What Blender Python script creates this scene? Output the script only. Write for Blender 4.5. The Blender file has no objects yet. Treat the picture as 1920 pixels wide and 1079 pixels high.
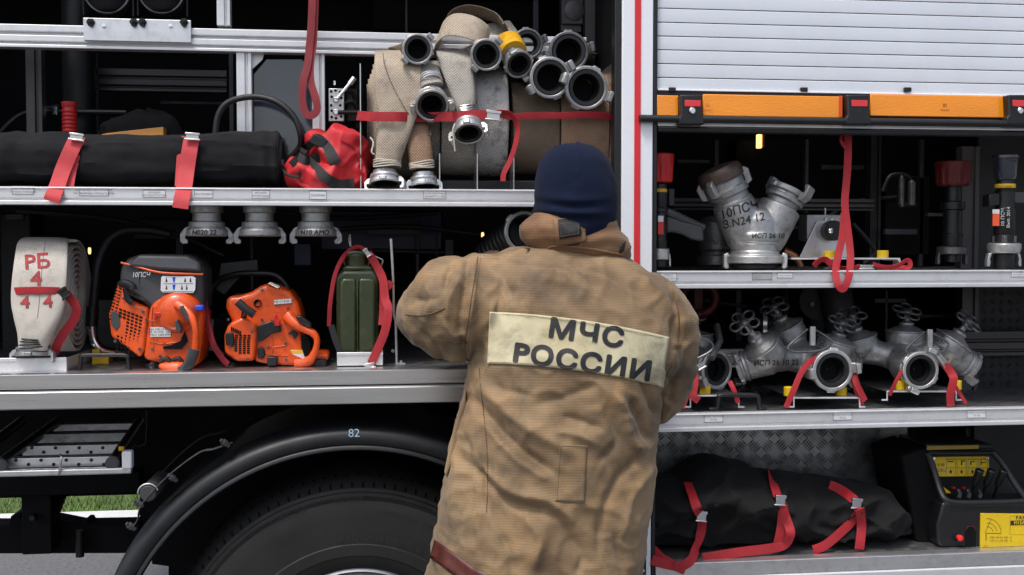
import bpy, bmesh, math, random
from mathutils import Vector, Matrix, noise
from mathutils.bvhtree import BVHTree
random.seed(7)
V = Vector; PI = math.pi; rad = math.radians
scene = bpy.context.scene
COL = scene.collection
# ---------------------------------------------------------------- camera
F = 2069.0
CAMLOC = V((0.0, -3.0, 1.65))
cam_d = bpy.data.cameras.new('camera'); cam = bpy.data.objects.new('camera', cam_d); COL.objects.link(cam)
cam.location = CAMLOC; cam.rotation_euler = (rad(90 - 2.2), 0, rad(-7.0))
cam_d.sensor_width = 36; cam_d.lens = 36 * F / 1920; cam_d.clip_end = 2000; cam_d.clip_start = 0.05
scene.camera = cam
# ---------------------------------------------------------------- sky, sun, exposure
world = bpy.data.worlds.new("World"); scene.world = world; world.use_nodes = True
wn = world.node_tree; wn.nodes.clear()
sky = wn.nodes.new('ShaderNodeTexSky'); sky.sky_type = 'NISHITA'; sky.sun_disc = False
SUN_EL, SUN_AZ = 63, 222   # azimuth from +Y clockwise: behind the photographer, to the left
sky.sun_elevation = rad(SUN_EL); sky.sun_rotation = rad(SUN_AZ); sky.air_density = 1.0; sky.dust_density = 4.0; sky.ozone_density = 1.0
hs = wn.nodes.new('ShaderNodeHueSaturation'); hs.inputs['Saturation'].default_value = 0.75
bg = wn.nodes.new('ShaderNodeBackground'); bg.inputs['Strength'].default_value = 0.15
wo = wn.nodes.new('ShaderNodeOutputWorld')
wn.links.new(sky.outputs[0], hs.inputs['Color']); wn.links.new(hs.outputs[0], bg.inputs['Color']); wn.links.new(bg.outputs[0], wo.inputs['Surface'])
sd = bpy.data.lights.new('sun', 'SUN'); sd.energy = 1.5; sd.angle = rad(12); sd.color = (1, .97, .93)
sun = bpy.data.objects.new('sun', sd); COL.objects.link(sun)
az = rad(SUN_AZ); el = rad(SUN_EL)
sdir = V((math.sin(az) * math.cos(el), math.cos(az) * math.cos(el), math.sin(el)))
sun.rotation_euler = sdir.to_track_quat('Z', 'Y').to_euler(); sun.location = sdir * 20
vs = scene.view_settings; vs.view_transform = 'Standard'; vs.look = 'None'; vs.exposure = 0.55; vs.gamma = 1; vs.use_curve_mapping = False
# ---------------------------------------------------------------- projection helpers: photograph pixel -> place in the world at depth Y
RM = cam.rotation_euler.to_matrix(); FWD = RM @ V((0, 0, -1))
def W(px, py, Y=0.0):
    d = RM @ V(((px - 960) / F, -(py - 539.5) / F, -1))
    return CAMLOC + d * ((Y - CAMLOC.y) / d.y)
def S(px, Y=0.0, py=540):
    return (W(px, py, Y) - CAMLOC).dot(FWD) / F
# ---------------------------------------------------------------- mesh builder
class MB:
    def __init__(s): s.v = []; s.f = []
    def add(s, vs_, fs):
        o = len(s.v); s.v += [V(p) for p in vs_]; s.f += [tuple(i + o for i in q) for q in fs]; return s
    def box(s, a, b):
        x0, y0, z0 = a; x1, y1, z1 = b
        if x0 > x1: x0, x1 = x1, x0
        if y0 > y1: y0, y1 = y1, y0
        if z0 > z1: z0, z1 = z1, z0
        return s.add([(x0,y0,z0),(x1,y0,z0),(x1,y1,z0),(x0,y1,z0),(x0,y0,z1),(x1,y0,z1),(x1,y1,z1),(x0,y1,z1)],
                     [(0,3,2,1),(4,5,6,7),(0,1,5,4),(1,2,6,5),(2,3,7,6),(3,0,4,7)])
    def pbox(s, x0, x1, y0, y1, Y0, Y1):
        m = (x0 + x1) / 2
        a = W(x0, (y0 + y1) / 2, Y0); b = W(x1, (y0 + y1) / 2, Y0)
        return s.box((a.x, Y0, W(m, y1, Y0).z), (b.x, Y1, W(m, y0, Y0).z))
    def prism(s, pts, Y0, Y1, slope=0):
        """outline in pixels (px,py[,Y]) at depth Y0, given thickness back to Y1"""
        fr = [W(p[0], p[1], p[2] if len(p) > 2 else Y0) for p in pts]
        bk = [V((p.x, Y1 + (p.y - Y0 if slope else 0), p.z)) for p in fr]
        n = len(pts); ar = sum(fr[i].x * fr[(i+1) % n].z - fr[(i+1) % n].x * fr[i].z for i in range(n))
        if ar < 0: fr.reverse(); bk.reverse()
        return s.add(fr + bk, [tuple(range(n)), tuple(range(2*n-1, n-1, -1))] + [(i, i+n, (i+1) % n + n, (i+1) % n) for i in range(n)])
    def loft(s, rings, cap=True, closed=False):
        n = len(rings[0]); m = len(rings); vs_ = [p for r in rings for p in r]; fs = []
        for i in range(m if closed else m - 1):
            a = i * n; b = ((i + 1) % m) * n
            fs += [(a + k, a + (k+1) % n, b + (k+1) % n, b + k) for k in range(n)]
        if cap and not closed: fs += [tuple(range(n-1, -1, -1)), tuple(range((m-1)*n, m*n))]
        return s.add(vs_, fs)
    def lathe(s, prof, M, n=28, a0=0, a1=2*PI):
        rings = [[M @ V((r*math.cos(2*PI*k/n), r*math.sin(2*PI*k/n), z)) for k in range(n)] for r, z in prof]
        return s.loft(rings, cap=True)
    def tube(s, path, r, n=10, closed=False):
        return s.sweep(path, r, r, n=n, closed=closed)
    def sweep(s, path, a, b, side=None, n=12, e=1.0, closed=False, cap=True):
        path = [V(p) for p in path]; m = len(path); rings = []; last = None
        for i, p in enumerate(path):
            if closed: t = path[(i+1) % m] - path[i-1]
            else: t = path[min(i+1, m-1)] - path[max(i-1, 0)]
            t.normalize()
            sv = side[i] if isinstance(side, list) else side
            if sv is None: sv = last if last is not None else (V((0,0,1)) if abs(t.z) < .9 else V((1,0,0)))
            sv = V(sv); sv = sv - t * sv.dot(t)
            if sv.length < 1e-6: sv = t.orthogonal()
            sv.normalize(); last = sv; nv = t.cross(sv)
            aa = a[i] if isinstance(a, (list, tuple)) else a; bb = b[i] if isinstance(b, (list, tuple)) else b
            ring = []
            for k in range(n):
                th = 2*PI*(k+.5)/n; c, q = math.cos(th), math.sin(th)
                ring.append(p + sv*aa*math.copysign(abs(c)**e, c) + nv*bb*math.copysign(abs(q)**e, q))
            rings.append(ring)
        return s.loft(rings, cap=cap, closed=closed)
    def deform(s, fn): s.v = [fn(p) for p in s.v]; return s
    def xf(s, M): s.v = [M @ p for p in s.v]; return s
    def build(s, name, mat, parent=None, bevel=0, seg=2, smooth=True, sub=0, ang=35, solid=0, label=None, kind=None):
        org = wloc(parent) if parent is not None else V((0, 0, 0))
        me = bpy.data.meshes.new(name); me.from_pydata([p - org for p in s.v], [], s.f); 
        bm = bmesh.new(); bm.from_mesh(me); bmesh.ops.recalc_face_normals(bm, faces=bm.faces); bm.to_mesh(me); bm.free()
        me.validate(); me.materials.append(MT[mat] if isinstance(mat, str) else mat)
        o = bpy.data.objects.new(name, me); COL.objects.link(o)
        if parent is not None: o.parent = parent
        if smooth:
            me.polygons.foreach_set('use_smooth', [True]*len(me.polygons)); me.set_sharp_from_angle(angle=rad(ang))
        if solid: md = o.modifiers.new('s', 'SOLIDIFY'); md.thickness = solid; md.offset = 0
        if bevel: md = o.modifiers.new('b', 'BEVEL'); md.width = bevel; md.segments = seg; md.limit_method = 'ANGLE'; md.angle_limit = rad(30); md.harden_normals = False
        if sub: md = o.modifiers.new('u', 'SUBSURF'); md.levels = sub; md.render_levels = sub
        if label: o['label'] = label
        if kind: o['kind'] = kind
        return o
def wloc(o):
    l = V(o.location)
    while o.parent: o = o.parent; l += V(o.location)
    return l
def thing(name, label, cat, loc, group=None):
    o = bpy.data.objects.new(name, None); COL.objects.link(o); o.location = loc; o.empty_display_size = .05
    o['label'] = label; o['category'] = cat
    if group: o['group'] = group
    return o
def tag(o, label, cat, group=None):
    o['label'] = label; o['category'] = cat
    if group: o['group'] = group
    return o
def struct(o): o['kind'] = 'structure'; return o
def recenter(o):     # put the origin of a one-mesh thing at its base
    me = o.data; c = V((sum(v.co.x for v in me.vertices)/len(me.vertices), sum(v.co.y for v in me.vertices)/len(me.vertices), min(v.co.z for v in me.vertices)))
    me.transform(Matrix.Translation(-c)); o.location = c; return o
def frame(center, axis, up=(0,0,1), roll=0):
    """matrix with local z along axis (out of a coupling's mouth)"""
    z = V(axis).normalized(); x = V(up).cross(z)
    if x.length < 1e-4: x = V((1,0,0))
    x.normalize(); y = z.cross(x)
    R = Matrix((x, y, z)).transposed().to_4x4()
    return Matrix.Translation(center) @ R @ Matrix.Rotation(roll, 4, 'Z')
def curve(pts, n=6):
    """Catmull-Rom through tuples of any length"""
    P = [pts[0]] + list(pts) + [pts[-1]]; out = []
    for i in range(1, len(P)-2):
        for k in range(n):
            t = k/n
            out.append(tuple(.5*((2*b)+(-a+c)*t+(2*a-5*b+4*c-d)*t*t+(-a+3*b-3*c+d)*t**3) for a, b, c, d in zip(P[i-1], P[i], P[i+1], P[i+2])))
    out.append(tuple(pts[-1])); return out
def PW(pts, n=6): return [W(*p[:3]) for p in curve(pts, n)]
def fbm(p, sc, o=3): return noise.fractal(V(p)*sc, 1.0, 2.0, o)
# ---------------------------------------------------------------- materials
MT = {}
def mat(name, col, rough=.5, metal=0, var=.25, vs_=6, dirt=None, dirt_amt=.4, bump=.0, bs=60, weave=0, wcol=.25, rvar=.12, coat=0, emit=0, sheen=0, streak=0, spec=None, trans=0):
    m = bpy.data.materials.new(name); m.use_nodes = True; nt = m.node_tree; N = nt.nodes; L = nt.links
    b = N['Principled BSDF']; b.inputs['Roughness'].default_value = rough; b.inputs['Metallic'].default_value = metal
    tc = N.new('ShaderNodeTexCoord'); co = tc.outputs['Object']
    if streak:
        mp = N.new('ShaderNodeMapping'); mp.inputs['Scale'].default_value = (streak, 1, 1) if streak < 1 else (1, 1, 1/streak); L.new(co, mp.inputs[0]); sco = mp.outputs[0]
    else: sco = co
    nz = N.new('ShaderNodeTexNoise'); nz.inputs['Scale'].default_value = vs_; nz.inputs['Detail'].default_value = 6; nz.inputs['Roughness'].default_value = .62; L.new(sco, nz.inputs['Vector'])
    c = tuple(col)
    r = N.new('ShaderNodeValToRGB'); r.color_ramp.elements[0].position = .3; r.color_ramp.elements[1].position = .7
    r.color_ramp.elements[0].color = tuple(x*(1-var) for x in c)+(1,); r.color_ramp.elements[1].color = tuple(min(1, x*(1+var*.7)) for x in c)+(1,)
    L.new(nz.outputs[0], r.inputs[0]); out = r.outputs[0]
    if dirt:
        n2 = N.new('ShaderNodeTexNoise'); n2.inputs['Scale'].default_value = vs_*2.3; n2.inputs['Detail'].default_value = 8; n2.inputs['Roughness'].default_value = .7; L.new(co, n2.inputs['Vector'])
        r2 = N.new('ShaderNodeValToRGB'); r2.color_ramp.elements[0].position = .5; r2.color_ramp.elements[1].position = .68; r2.color_ramp.elements[1].color = (dirt_amt,)*3+(1,); r2.color_ramp.elements[0].color = (0,0,0,1)
        L.new(n2.outputs[0], r2.inputs[0]); mx = N.new('ShaderNodeMix'); mx.data_type = 'RGBA'; L.new(r2.outputs[0], mx.inputs['Factor']); L.new(out, mx.inputs['A']); mx.inputs['B'].default_value = tuple(dirt)+(1,); out = mx.outputs['Result']
    h = None
    if weave:
        ws = []
        for ang in (PI/4, -PI/4):
            mp = N.new('ShaderNodeMapping'); mp.inputs['Rotation'].default_value = (0, ang, 0); L.new(co, mp.inputs[0])
            wv = N.new('ShaderNodeTexWave'); wv.bands_direction = 'X'; wv.inputs['Scale'].default_value = weave; wv.inputs['Distortion'].default_value = 1.2; wv.inputs['Detail'].default_value = 1; L.new(mp.outputs[0], wv.inputs['Vector']); ws.append(wv)
        mu = N.new('ShaderNodeMath'); mu.operation = 'MULTIPLY'; L.new(ws[0].outputs['Fac'], mu.inputs[0]); L.new(ws[1].outputs['Fac'], mu.inputs[1]); h = mu.outputs[0]
        mx = N.new('ShaderNodeMix'); mx.data_type = 'RGBA'; mx.blend_type = 'MULTIPLY'
        mr = N.new('ShaderNodeMapRange'); mr.inputs['To Min'].default_value = 1-wcol; mr.inputs['To Max'].default_value = 1+wcol*.3; L.new(h, mr.inputs[0])
        mx.inputs['Factor'].default_value = 1; L.new(out, mx.inputs['A']); L.new(mr.outputs[0], mx.inputs['B']); out = mx.outputs['Result']
    L.new(out, b.inputs['Base Color'])
    if rvar:
        n3 = N.new('ShaderNodeTexNoise'); n3.inputs['Scale'].default_value = vs_*3; n3.inputs['Detail'].default_value = 5; L.new(sco, n3.inputs['Vector'])
        mr = N.new('ShaderNodeMapRange'); mr.inputs['To Min'].default_value = max(0.02, rough-rvar); mr.inputs['To Max'].default_value = min(1, rough+rvar); L.new(n3.outputs[0], mr.inputs[0]); L.new(mr.outputs[0], b.inputs['Roughness'])
    if bump:
        n4 = N.new('ShaderNodeTexNoise'); n4.inputs['Scale'].default_value = bs; n4.inputs['Detail'].default_value = 4; L.new(sco, n4.inputs['Vector'])
        bp = N.new('ShaderNodeBump'); bp.inputs['Strength'].default_value = bump; bp.inputs['Distance'].default_value = .002
        if h is not None:
            ad = N.new('ShaderNodeMath'); ad.operation = 'ADD'; L.new(h, ad.inputs[0]); L.new(n4.outputs[0], ad.inputs[1]); L.new(ad.outputs[0], bp.inputs['Height'])
        else: L.new(n4.outputs[0], bp.inputs['Height'])
        L.new(bp.outputs[0], b.inputs['Normal'])
    if coat: b.inputs['Coat Weight'].default_value = coat; b.inputs['Coat Roughness'].default_value = .1
    if sheen: b.inputs['Sheen Weight'].default_value = sheen
    if spec is not None: b.inputs['Specular IOR Level'].default_value = spec
    if trans: b.inputs['Transmission Weight'].default_value = trans
    if emit: b.inputs['Emission Color'].default_value = tuple(col)+(1,); b.inputs['Emission Strength'].default_value = emit
    MT[name] = m; return m
mat('white_paint', (.74,.76,.80), .28, var=.015, dirt=(.6,.6,.6), dirt_amt=.05, coat=.3)
mat('shutter_aluminium', (.68,.71,.76), .36, metal=.2, var=.05, vs_=2.5, dirt=(.5,.52,.55), dirt_amt=.18, bump=.05, bs=30)
mat('red_stripe', (.62,.02,.03), .35, var=.06)
mat('aluminium', (.66,.66,.67), .34, metal=.85, var=.10, streak=.08, vs_=14, bump=.08, bs=90, dirt=(.3,.3,.3), dirt_amt=.35)
mat('aluminium_white', (.70,.70,.71), .4, metal=.55, var=.05, streak=.1, vs_=10, bump=.04, bs=60, dirt=(.4,.4,.4), dirt_amt=.25)
mat('steel_brushed', (.62,.61,.60), .3, metal=.95, var=.12, streak=.05, vs_=20, bump=.1, bs=120)
mat('plate', (.36,.36,.37), .32, metal=.85, var=.22, vs_=9, bump=.12, bs=60, dirt=(.10,.10,.10), dirt_amt=.6)
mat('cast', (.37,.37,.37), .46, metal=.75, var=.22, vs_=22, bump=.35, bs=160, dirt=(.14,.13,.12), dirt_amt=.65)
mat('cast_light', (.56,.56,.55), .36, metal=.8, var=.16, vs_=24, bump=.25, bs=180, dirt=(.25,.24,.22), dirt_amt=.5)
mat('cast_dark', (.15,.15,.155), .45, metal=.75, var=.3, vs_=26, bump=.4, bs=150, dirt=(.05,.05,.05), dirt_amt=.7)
mat('brown_metal', (.12,.085,.07), .5, metal=.6, var=.35, vs_=26, bump=.4, bs=150)
mat('chrome', (.75,.75,.76), .16, metal=1, var=.1, vs_=40)
mat('shade_black', (.007,.007,.0078), .7, var=.4, vs_=4, spec=.08)  # shade of lockers, recesses and underbody put into a near-black colour
mat('dark_metal', (.012,.012,.013), .5, metal=.3, var=.4, vs_=7, bump=.15, bs=40)
mat('dark_extrusion', (.075,.07,.072), .5, metal=.7, var=.2, vs_=8, streak=.2)
mat('gloss_panel', (.022,.028,.042), .1, metal=.0, var=.3, vs_=3, coat=1)
mat('black_plastic', (.0055,.0058,.007), .42, var=.25, vs_=20, bump=.12, bs=300)
mat('black_rubber', (.007,.007,.0075), .55, var=.3, vs_=20, bump=.2, bs=120)
mat('fender_plastic', (.0072,.0080,.0105), .46, var=.35, vs_=9, dirt=(.022,.021,.020), dirt_amt=.5, bump=.05, bs=200, rvar=.08)
mat('tyre', (.014,.0135,.013), .7, var=.3, vs_=9, bump=.25, bs=60, dirt=(.02,.019,.018), dirt_amt=.4)
mat('grey_plastic', (.048,.049,.053), .42, var=.12, vs_=15, bump=.2, bs=500)
mat('orange', (.68,.078,.006), .34, var=.14, vs_=14, coat=.15, bump=.06, bs=260, dirt=(.20,.035,.012), dirt_amt=.6)
mat('orange_grille', (.62,.09,.012), .45, var=.15)
mat('red_webbing', (.46,.010,.020), .62, var=.18, vs_=20, weave=420, wcol=.3, bump=.3, bs=300, sheen=.03)
mat('pink_webbing', (.62,.045,.055), .6, var=.12, vs_=20, weave=420, wcol=.2, bump=.3, bs=300, sheen=.05)  # lighter, pinker red than the other webbing
mat('dark_red_webbing', (.28,.012,.022), .6, var=.2, vs_=20, weave=420, wcol=.3, bump=.3, bs=300)
mat('black_fabric', (.0085,.0085,.011), .85, var=.3, vs_=12, bump=.4, bs=200, sheen=.03, weave=160, wcol=.25, dirt=(.018,.018,.02), dirt_amt=.4, spec=.25)
mat('black_canvas', (.0060,.0060,.0066), .92, var=.3, vs_=14, bump=.4, bs=160, sheen=.02, spec=.3)
mat('red_fabric', (.47,.008,.015), .6, var=.25, vs_=14, bump=.3, bs=150, sheen=.02)
mat('black_webbing', (.007,.007,.008), .6, var=.3, vs_=30, weave=420, bump=.3, bs=300)
mat('hose_cream', (.52,.43,.33), .8, var=.13, vs_=7, weave=58, wcol=.38, bump=.6, bs=150, dirt=(.22,.17,.13), dirt_amt=.55)
mat('hose_grey', (.44,.41,.36), .8, var=.15, vs_=7, weave=58, wcol=.36, bump=.6, bs=150, dirt=(.12,.10,.09), dirt_amt=.5)
mat('hose_speckled', (.52,.50,.48), .82, var=.15, vs_=9, weave=58, wcol=.4, bump=.6, bs=150, dirt=(.05,.05,.05), dirt_amt=.85)
mat('hose_brown', (.17,.125,.085), .8, var=.3, vs_=7, weave=58, wcol=.25, bump=.5, bs=150, dirt=(.09,.07,.05), dirt_amt=.6)
mat('hose_tan', (.36,.22,.14), .8, var=.15, vs_=7, weave=58, wcol=.4, bump=.6, bs=150, dirt=(.14,.09,.06), dirt_amt=.5)
mat('hose_white', (.62,.57,.50), .8, var=.10, vs_=7, weave=75, wcol=.2, bump=.4, bs=150, dirt=(.32,.28,.23), dirt_amt=.6)
mat('yellow_tape', (.62,.33,.01), .5, var=.2, vs_=30, dirt=(.2,.12,.02), dirt_amt=.6)
mat('yellow_plastic', (.70,.45,.008), .45, var=.08, vs_=20)
mat('yellow_sign', (.66,.45,.012), .35, var=.05, vs_=20)
mat('amber', (.85,.27,.006), .18, var=.12, vs_=8, streak=.3, coat=.6, bump=.35, bs=260)
mat('red_reflector', (.62,.02,.025), .2, var=.05, coat=.5)
mat('red_plastic', (.48,.015,.015), .4, var=.15, vs_=20)
mat('blue_plastic', (.01,.06,.55), .4, var=.1)
mat('olive', (.030,.042,.015), .3, var=.15, vs_=10, coat=.3, bump=.06, bs=40, dirt=(.10,.10,.06), dirt_amt=.25)
mat('wood', (.60,.27,.06), .5, var=.25, vs_=20, streak=.1)
mat('sticker', (.66,.67,.68), .35, var=.08, vs_=30, dirt=(.45,.45,.45), dirt_amt=.3)
mat('sticker_worn', (.34,.34,.33), .6, var=.2, vs_=40)
mat('ink', (.012,.012,.014), .6, var=0, rvar=0)
mat('ink_grey', (.16,.16,.17), .6, var=0, rvar=0)
mat('paint_red_mark', (.36,.045,.045), .8, var=.35, vs_=60)
mat('white_mark', (.65,.66,.66), .7, var=.2, vs_=80)
mat('blue_mark', (.35,.5,.62), .7, var=.2, vs_=80)
mat('hat', (.0055,.0095,.027), .95, var=.25, vs_=12, bump=.5, bs=260, sheen=.02, rvar=.03, spec=.15)
mat('skin', (.52,.30,.21), .5, var=.1, vs_=12)
mat('trousers', (.02,.02,.025), .85, var=.2, bump=.3, bs=100)
mat('reflective_brown', (.09,.018,.012), .5, var=.4, vs_=24, dirt=(.03,.012,.009), dirt_amt=.8)
mat('rope', (.55,.50,.42), .8, var=.15)
mat('amber_glow', (1,.62,.22), .4, emit=1.3, var=0, rvar=0)
mat('blue_dark', (.01,.02,.08), .4, var=.2)
mat('copper', (.42,.19,.11), .3, metal=.9, var=.3, vs_=20)
mat('asphalt', (.105,.105,.108), .9, var=.35, vs_=40, bump=.9, bs=90, dirt=(.22,.22,.21), dirt_amt=.6)
mat('kerb', (.55,.55,.53), .85, var=.12, vs_=10, bump=.4, bs=60)
mat('grass_soil', (.07,.11,.02), .9, var=.3, vs_=5)
mat('grass', (.10,.18,.03), .7, var=.55, vs_=4, dirt=(.22,.22,.07), dirt_amt=.6)
mat('foliage', (.05,.08,.03), .8, var=.4)
mat('tyre_letter', (.016,.016,.016), .7, var=.2)
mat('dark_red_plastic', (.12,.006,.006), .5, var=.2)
mat('orange_label', (.75,.10,.03), .5, var=.1)
mat('dark_yellow', (.25,.16,.01), .5, var=.2)
mat('red_bright', (.8,.02,.02), .3, var=.05)
mat('thread', (.16,.12,.07), .8, var=.2)
mat('seam_cloth', (.13,.075,.035), .85, var=.3, vs_=30)
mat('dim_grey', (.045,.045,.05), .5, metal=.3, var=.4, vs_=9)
mat('hose_seam', (.10,.08,.07), .9)
# jacket fabric: ripstop lines, rusty and grey grime
def jacket_material(name, c1, c2, c3, grime, lines=True):
    m = bpy.data.materials.new(name); m.use_nodes = True; nt = m.node_tree; N = nt.nodes; L = nt.links; b = N['Principled BSDF']
    b.inputs['Roughness'].default_value = .74; b.inputs['Sheen Weight'].default_value = .12
    tc = N.new('ShaderNodeTexCoord'); co = tc.outputs['Object']
    def nz(sc, det=6, ro=.6, strx=1, dist=0):
        mp = N.new('ShaderNodeMapping'); mp.inputs['Scale'].default_value = (strx, 1, 1); L.new(co, mp.inputs[0])
        n = N.new('ShaderNodeTexNoise'); n.inputs['Scale'].default_value = sc; n.inputs['Detail'].default_value = det; n.inputs['Roughness'].default_value = ro; n.inputs['Distortion'].default_value = dist; L.new(mp.outputs[0], n.inputs['Vector']); return n.outputs[0]
    def ramp(src, a, b_, ca, cb):
        r = N.new('ShaderNodeValToRGB'); r.color_ramp.elements[0].position = a; r.color_ramp.elements[1].position = b_; r.color_ramp.elements[0].color = tuple(ca)+(1,); r.color_ramp.elements[1].color = tuple(cb)+(1,); L.new(src, r.inputs[0]); return r.outputs[0]
    def mixc(f, A, B, mode='MIX'):
        mx = N.new('ShaderNodeMix'); mx.data_type = 'RGBA'; mx.blend_type = mode
        if isinstance(f, float): mx.inputs['Factor'].default_value = f
        else: L.new(f, mx.inputs['Factor'])
        for s_, x in (('A', A), ('B', B)):
            if isinstance(x, tuple): mx.inputs[s_].default_value = x+(1,)
            else: L.new(x, mx.inputs[s_])
        return mx.outputs['Result']
    out = ramp(nz(5.5, 5, .55, 1, .4), .36, .60, c1, c2)
    out = mixc(ramp(nz(9, 6, .6, 1, .8), .5, .68, (0,0,0), (.55,.55,.55)), out, c3)
    out = mixc(ramp(nz(4.2, 8, .72, 1, .6), .53, .66, (0,0,0), (.6,.6,.6)), out, grime)
    out = mixc(ramp(nz(60, 3, .6, .5), .35, .7, (.8,.8,.8), (1.05,1.05,1.05)), out, (0.0,0.0,0.0), 'MIX') if False else out
    if lines:
        sep = N.new('ShaderNodeSeparateXYZ'); L.new(co, sep.inputs[0])
        def wv(sock, per, dist):
            ad = N.new('ShaderNodeMath'); ad.operation = 'MULTIPLY_ADD'; L.new(nz(3, 2), ad.inputs[0]); ad.inputs[1].default_value = dist; L.new(sock, ad.inputs[2])
            m1 = N.new('ShaderNodeMath'); m1.operation = 'MULTIPLY'; m1.inputs[1].default_value = 2*PI/per; L.new(ad.outputs[0], m1.inputs[0])
            s1 = N.new('ShaderNodeMath'); s1.operation = 'SINE'; L.new(m1.outputs[0], s1.inputs[0]); return s1.outputs[0]
        w1 = wv(sep.outputs[2], .0062, .03); w2 = wv(sep.outputs[0], .0062, .01)
        mr = N.new('ShaderNodeMapRange'); mr.inputs[1].default_value = -1; mr.inputs['To Min'].default_value = .89; mr.inputs['To Max'].default_value = 1.05; L.new(w1, mr.inputs[0])
        out = mixc(1.0, out, mr.outputs[0], 'MULTIPLY')
        mr2 = N.new('ShaderNodeMapRange'); mr2.inputs[1].default_value = -1; mr2.inputs['To Min'].default_value = .97; mr2.inputs['To Max'].default_value = 1.02; L.new(w2, mr2.inputs[0])
        out = mixc(1.0, out, mr2.outputs[0], 'MULTIPLY')
    L.new(out, b.inputs['Base Color'])
    bp = N.new('ShaderNodeBump'); bp.inputs['Strength'].default_value = .35; bp.inputs['Distance'].default_value = .004; L.new(nz(38, 5, .6, .6, .5), bp.inputs['Height'])
    b2 = N.new('ShaderNodeBump'); b2.inputs['Strength'].default_value = .10; b2.inputs['Distance'].default_value = .001
    if lines: L.new(w1, b2.inputs['Height'])
    L.new(bp.outputs[0], b2.inputs['Normal']); L.new(b2.outputs[0], b.inputs['Normal'])
    MT[name] = m
jacket_material('jacket_cloth', (.125,.076,.036), (.255,.168,.085), (.32,.195,.085), (.060,.050,.034))
jacket_material('collar_cloth', (.13,.06,.024), (.22,.115,.052), (.25,.135,.06), (.045,.03,.018))
jacket_material('patch_cloth', (.40,.35,.21), (.55,.50,.33), (.42,.34,.17), (.085,.068,.04), lines=False)
# ---------------------------------------------------------------- shared pieces
def text_mesh(s, size, shear=0, bold=0, spacing=1.0, align='CENTER'):
    c = bpy.data.curves.new('t', 'FONT'); c.body = s.replace('Р', 'P').replace('б', 'б'); c.size = size; c.align_x = align; c.align_y = 'CENTER'; c.shear = shear; c.offset = bold; c.space_character = spacing; c.resolution_u = 3
    o = bpy.data.objects.new('t', c); COL.objects.link(o); bpy.context.view_layer.update()
    me = bpy.data.meshes.new_from_object(o.evaluated_get(bpy.context.evaluated_depsgraph_get())); bpy.data.objects.remove(o)
    bm = bmesh.new(); bm.from_mesh(me); bpy.data.meshes.remove(me); return bm
def lettering(s, size, fn, mt, parent, name='lettering', cut=0, sx=1, thick=0, **kw):
    """flat print carried onto a surface: fn(u,v) -> point"""
    bm = text_mesh(s, size, **kw)
    bmesh.ops.triangulate(bm, faces=bm.faces)
    if cut:
        xs = [v.co.x for v in bm.verts]; ys = [v.co.y for v in bm.verts]
        for ax, lo, hi in ((0, min(xs), max(xs)), (1, min(ys), max(ys))):
            t = lo + cut
            while t < hi:
                pc = V((0,0,0)); pc[ax] = t; no = V((0,0,0)); no[ax] = 1
                bmesh.ops.bisect_plane(bm, geom=bm.verts[:] + bm.edges[:] + bm.faces[:], plane_co=pc, plane_no=no); t += cut
    mb = MB(); bm.verts.index_update(); fs_ = [tuple(v.index for v in f.verts) for f in bm.faces]
    sh_ = [(0,0)] + ([(thick*math.cos(a*PI/4), thick*math.sin(a*PI/4)) for a in range(8)] if thick else [])
    for i_, (dx, dy) in enumerate(sh_): mb.add([fn(v.co.x*sx + dx, v.co.y + dy) - V((0, i_*.00004, 0)) for v in bm.verts], fs_)
    bm.free()
    return mb.build(name, mt, parent, smooth=False)
def flat_at(px, py, Y, rot=0, out=.0012):
    c = W(px, py, Y); ca, sa = math.cos(rot), math.sin(rot)
    return lambda u, v: V((c.x + u*ca - v*sa, c.y - out, c.z + u*sa + v*ca))
def strap_mb(pts, w, thick=.0012, n=6, side=None, twist=None):
    """webbing: pts (px,py,Y), flat side turned to the front unless a side is given"""
    path = PW(pts, n); m = len(path); sides = []
    for i in range(m):
        t = path[min(i+1, m-1)] - path[max(i-1, 0)]
        sv = V(side) if side is not None else V((-t.z, 0, t.x))
        if sv.length < 1e-5: sv = V((1, 0, 0))
        if side is None and sides and sv.dot(sides[-1]) < 0: sv = -sv
        sv.normalize()
        if twist:
            a = twist[0] + (twist[1]-twist[0])*i/(m-1); sv = Matrix.Rotation(a, 3, t.normalized()) @ sv
        sides.append(sv)
    s_ = S(pts[0][0], pts[0][2])
    return MB().sweep(path, w*s_/2, thick, side=sides, n=8, e=.25)
def buckle_mb(px, py, Y, w, h, rot=0, t=.008):
    s_ = S(px, Y); c = W(px, py, Y); mb = MB()
    mb.box((-w/2*s_, -t/2, -h/2*s_), (w/2*s_, t/2, h*.2*s_)); mb.box((-w*.58*s_, -t*.8, h*.2*s_), (w*.58*s_, t*.4, h/2*s_))
    mb.lathe([(t*.35, -w*.62*s_), (t*.35, w*.62*s_)], Matrix.Translation((0, -t*.4, -h*.45*s_)) @ Matrix.Rotation(PI/2, 4, 'Y'), 8)
    return mb.xf(Matrix.Translation(c) @ Matrix.Rotation(rot, 4, 'Y'))
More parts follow.
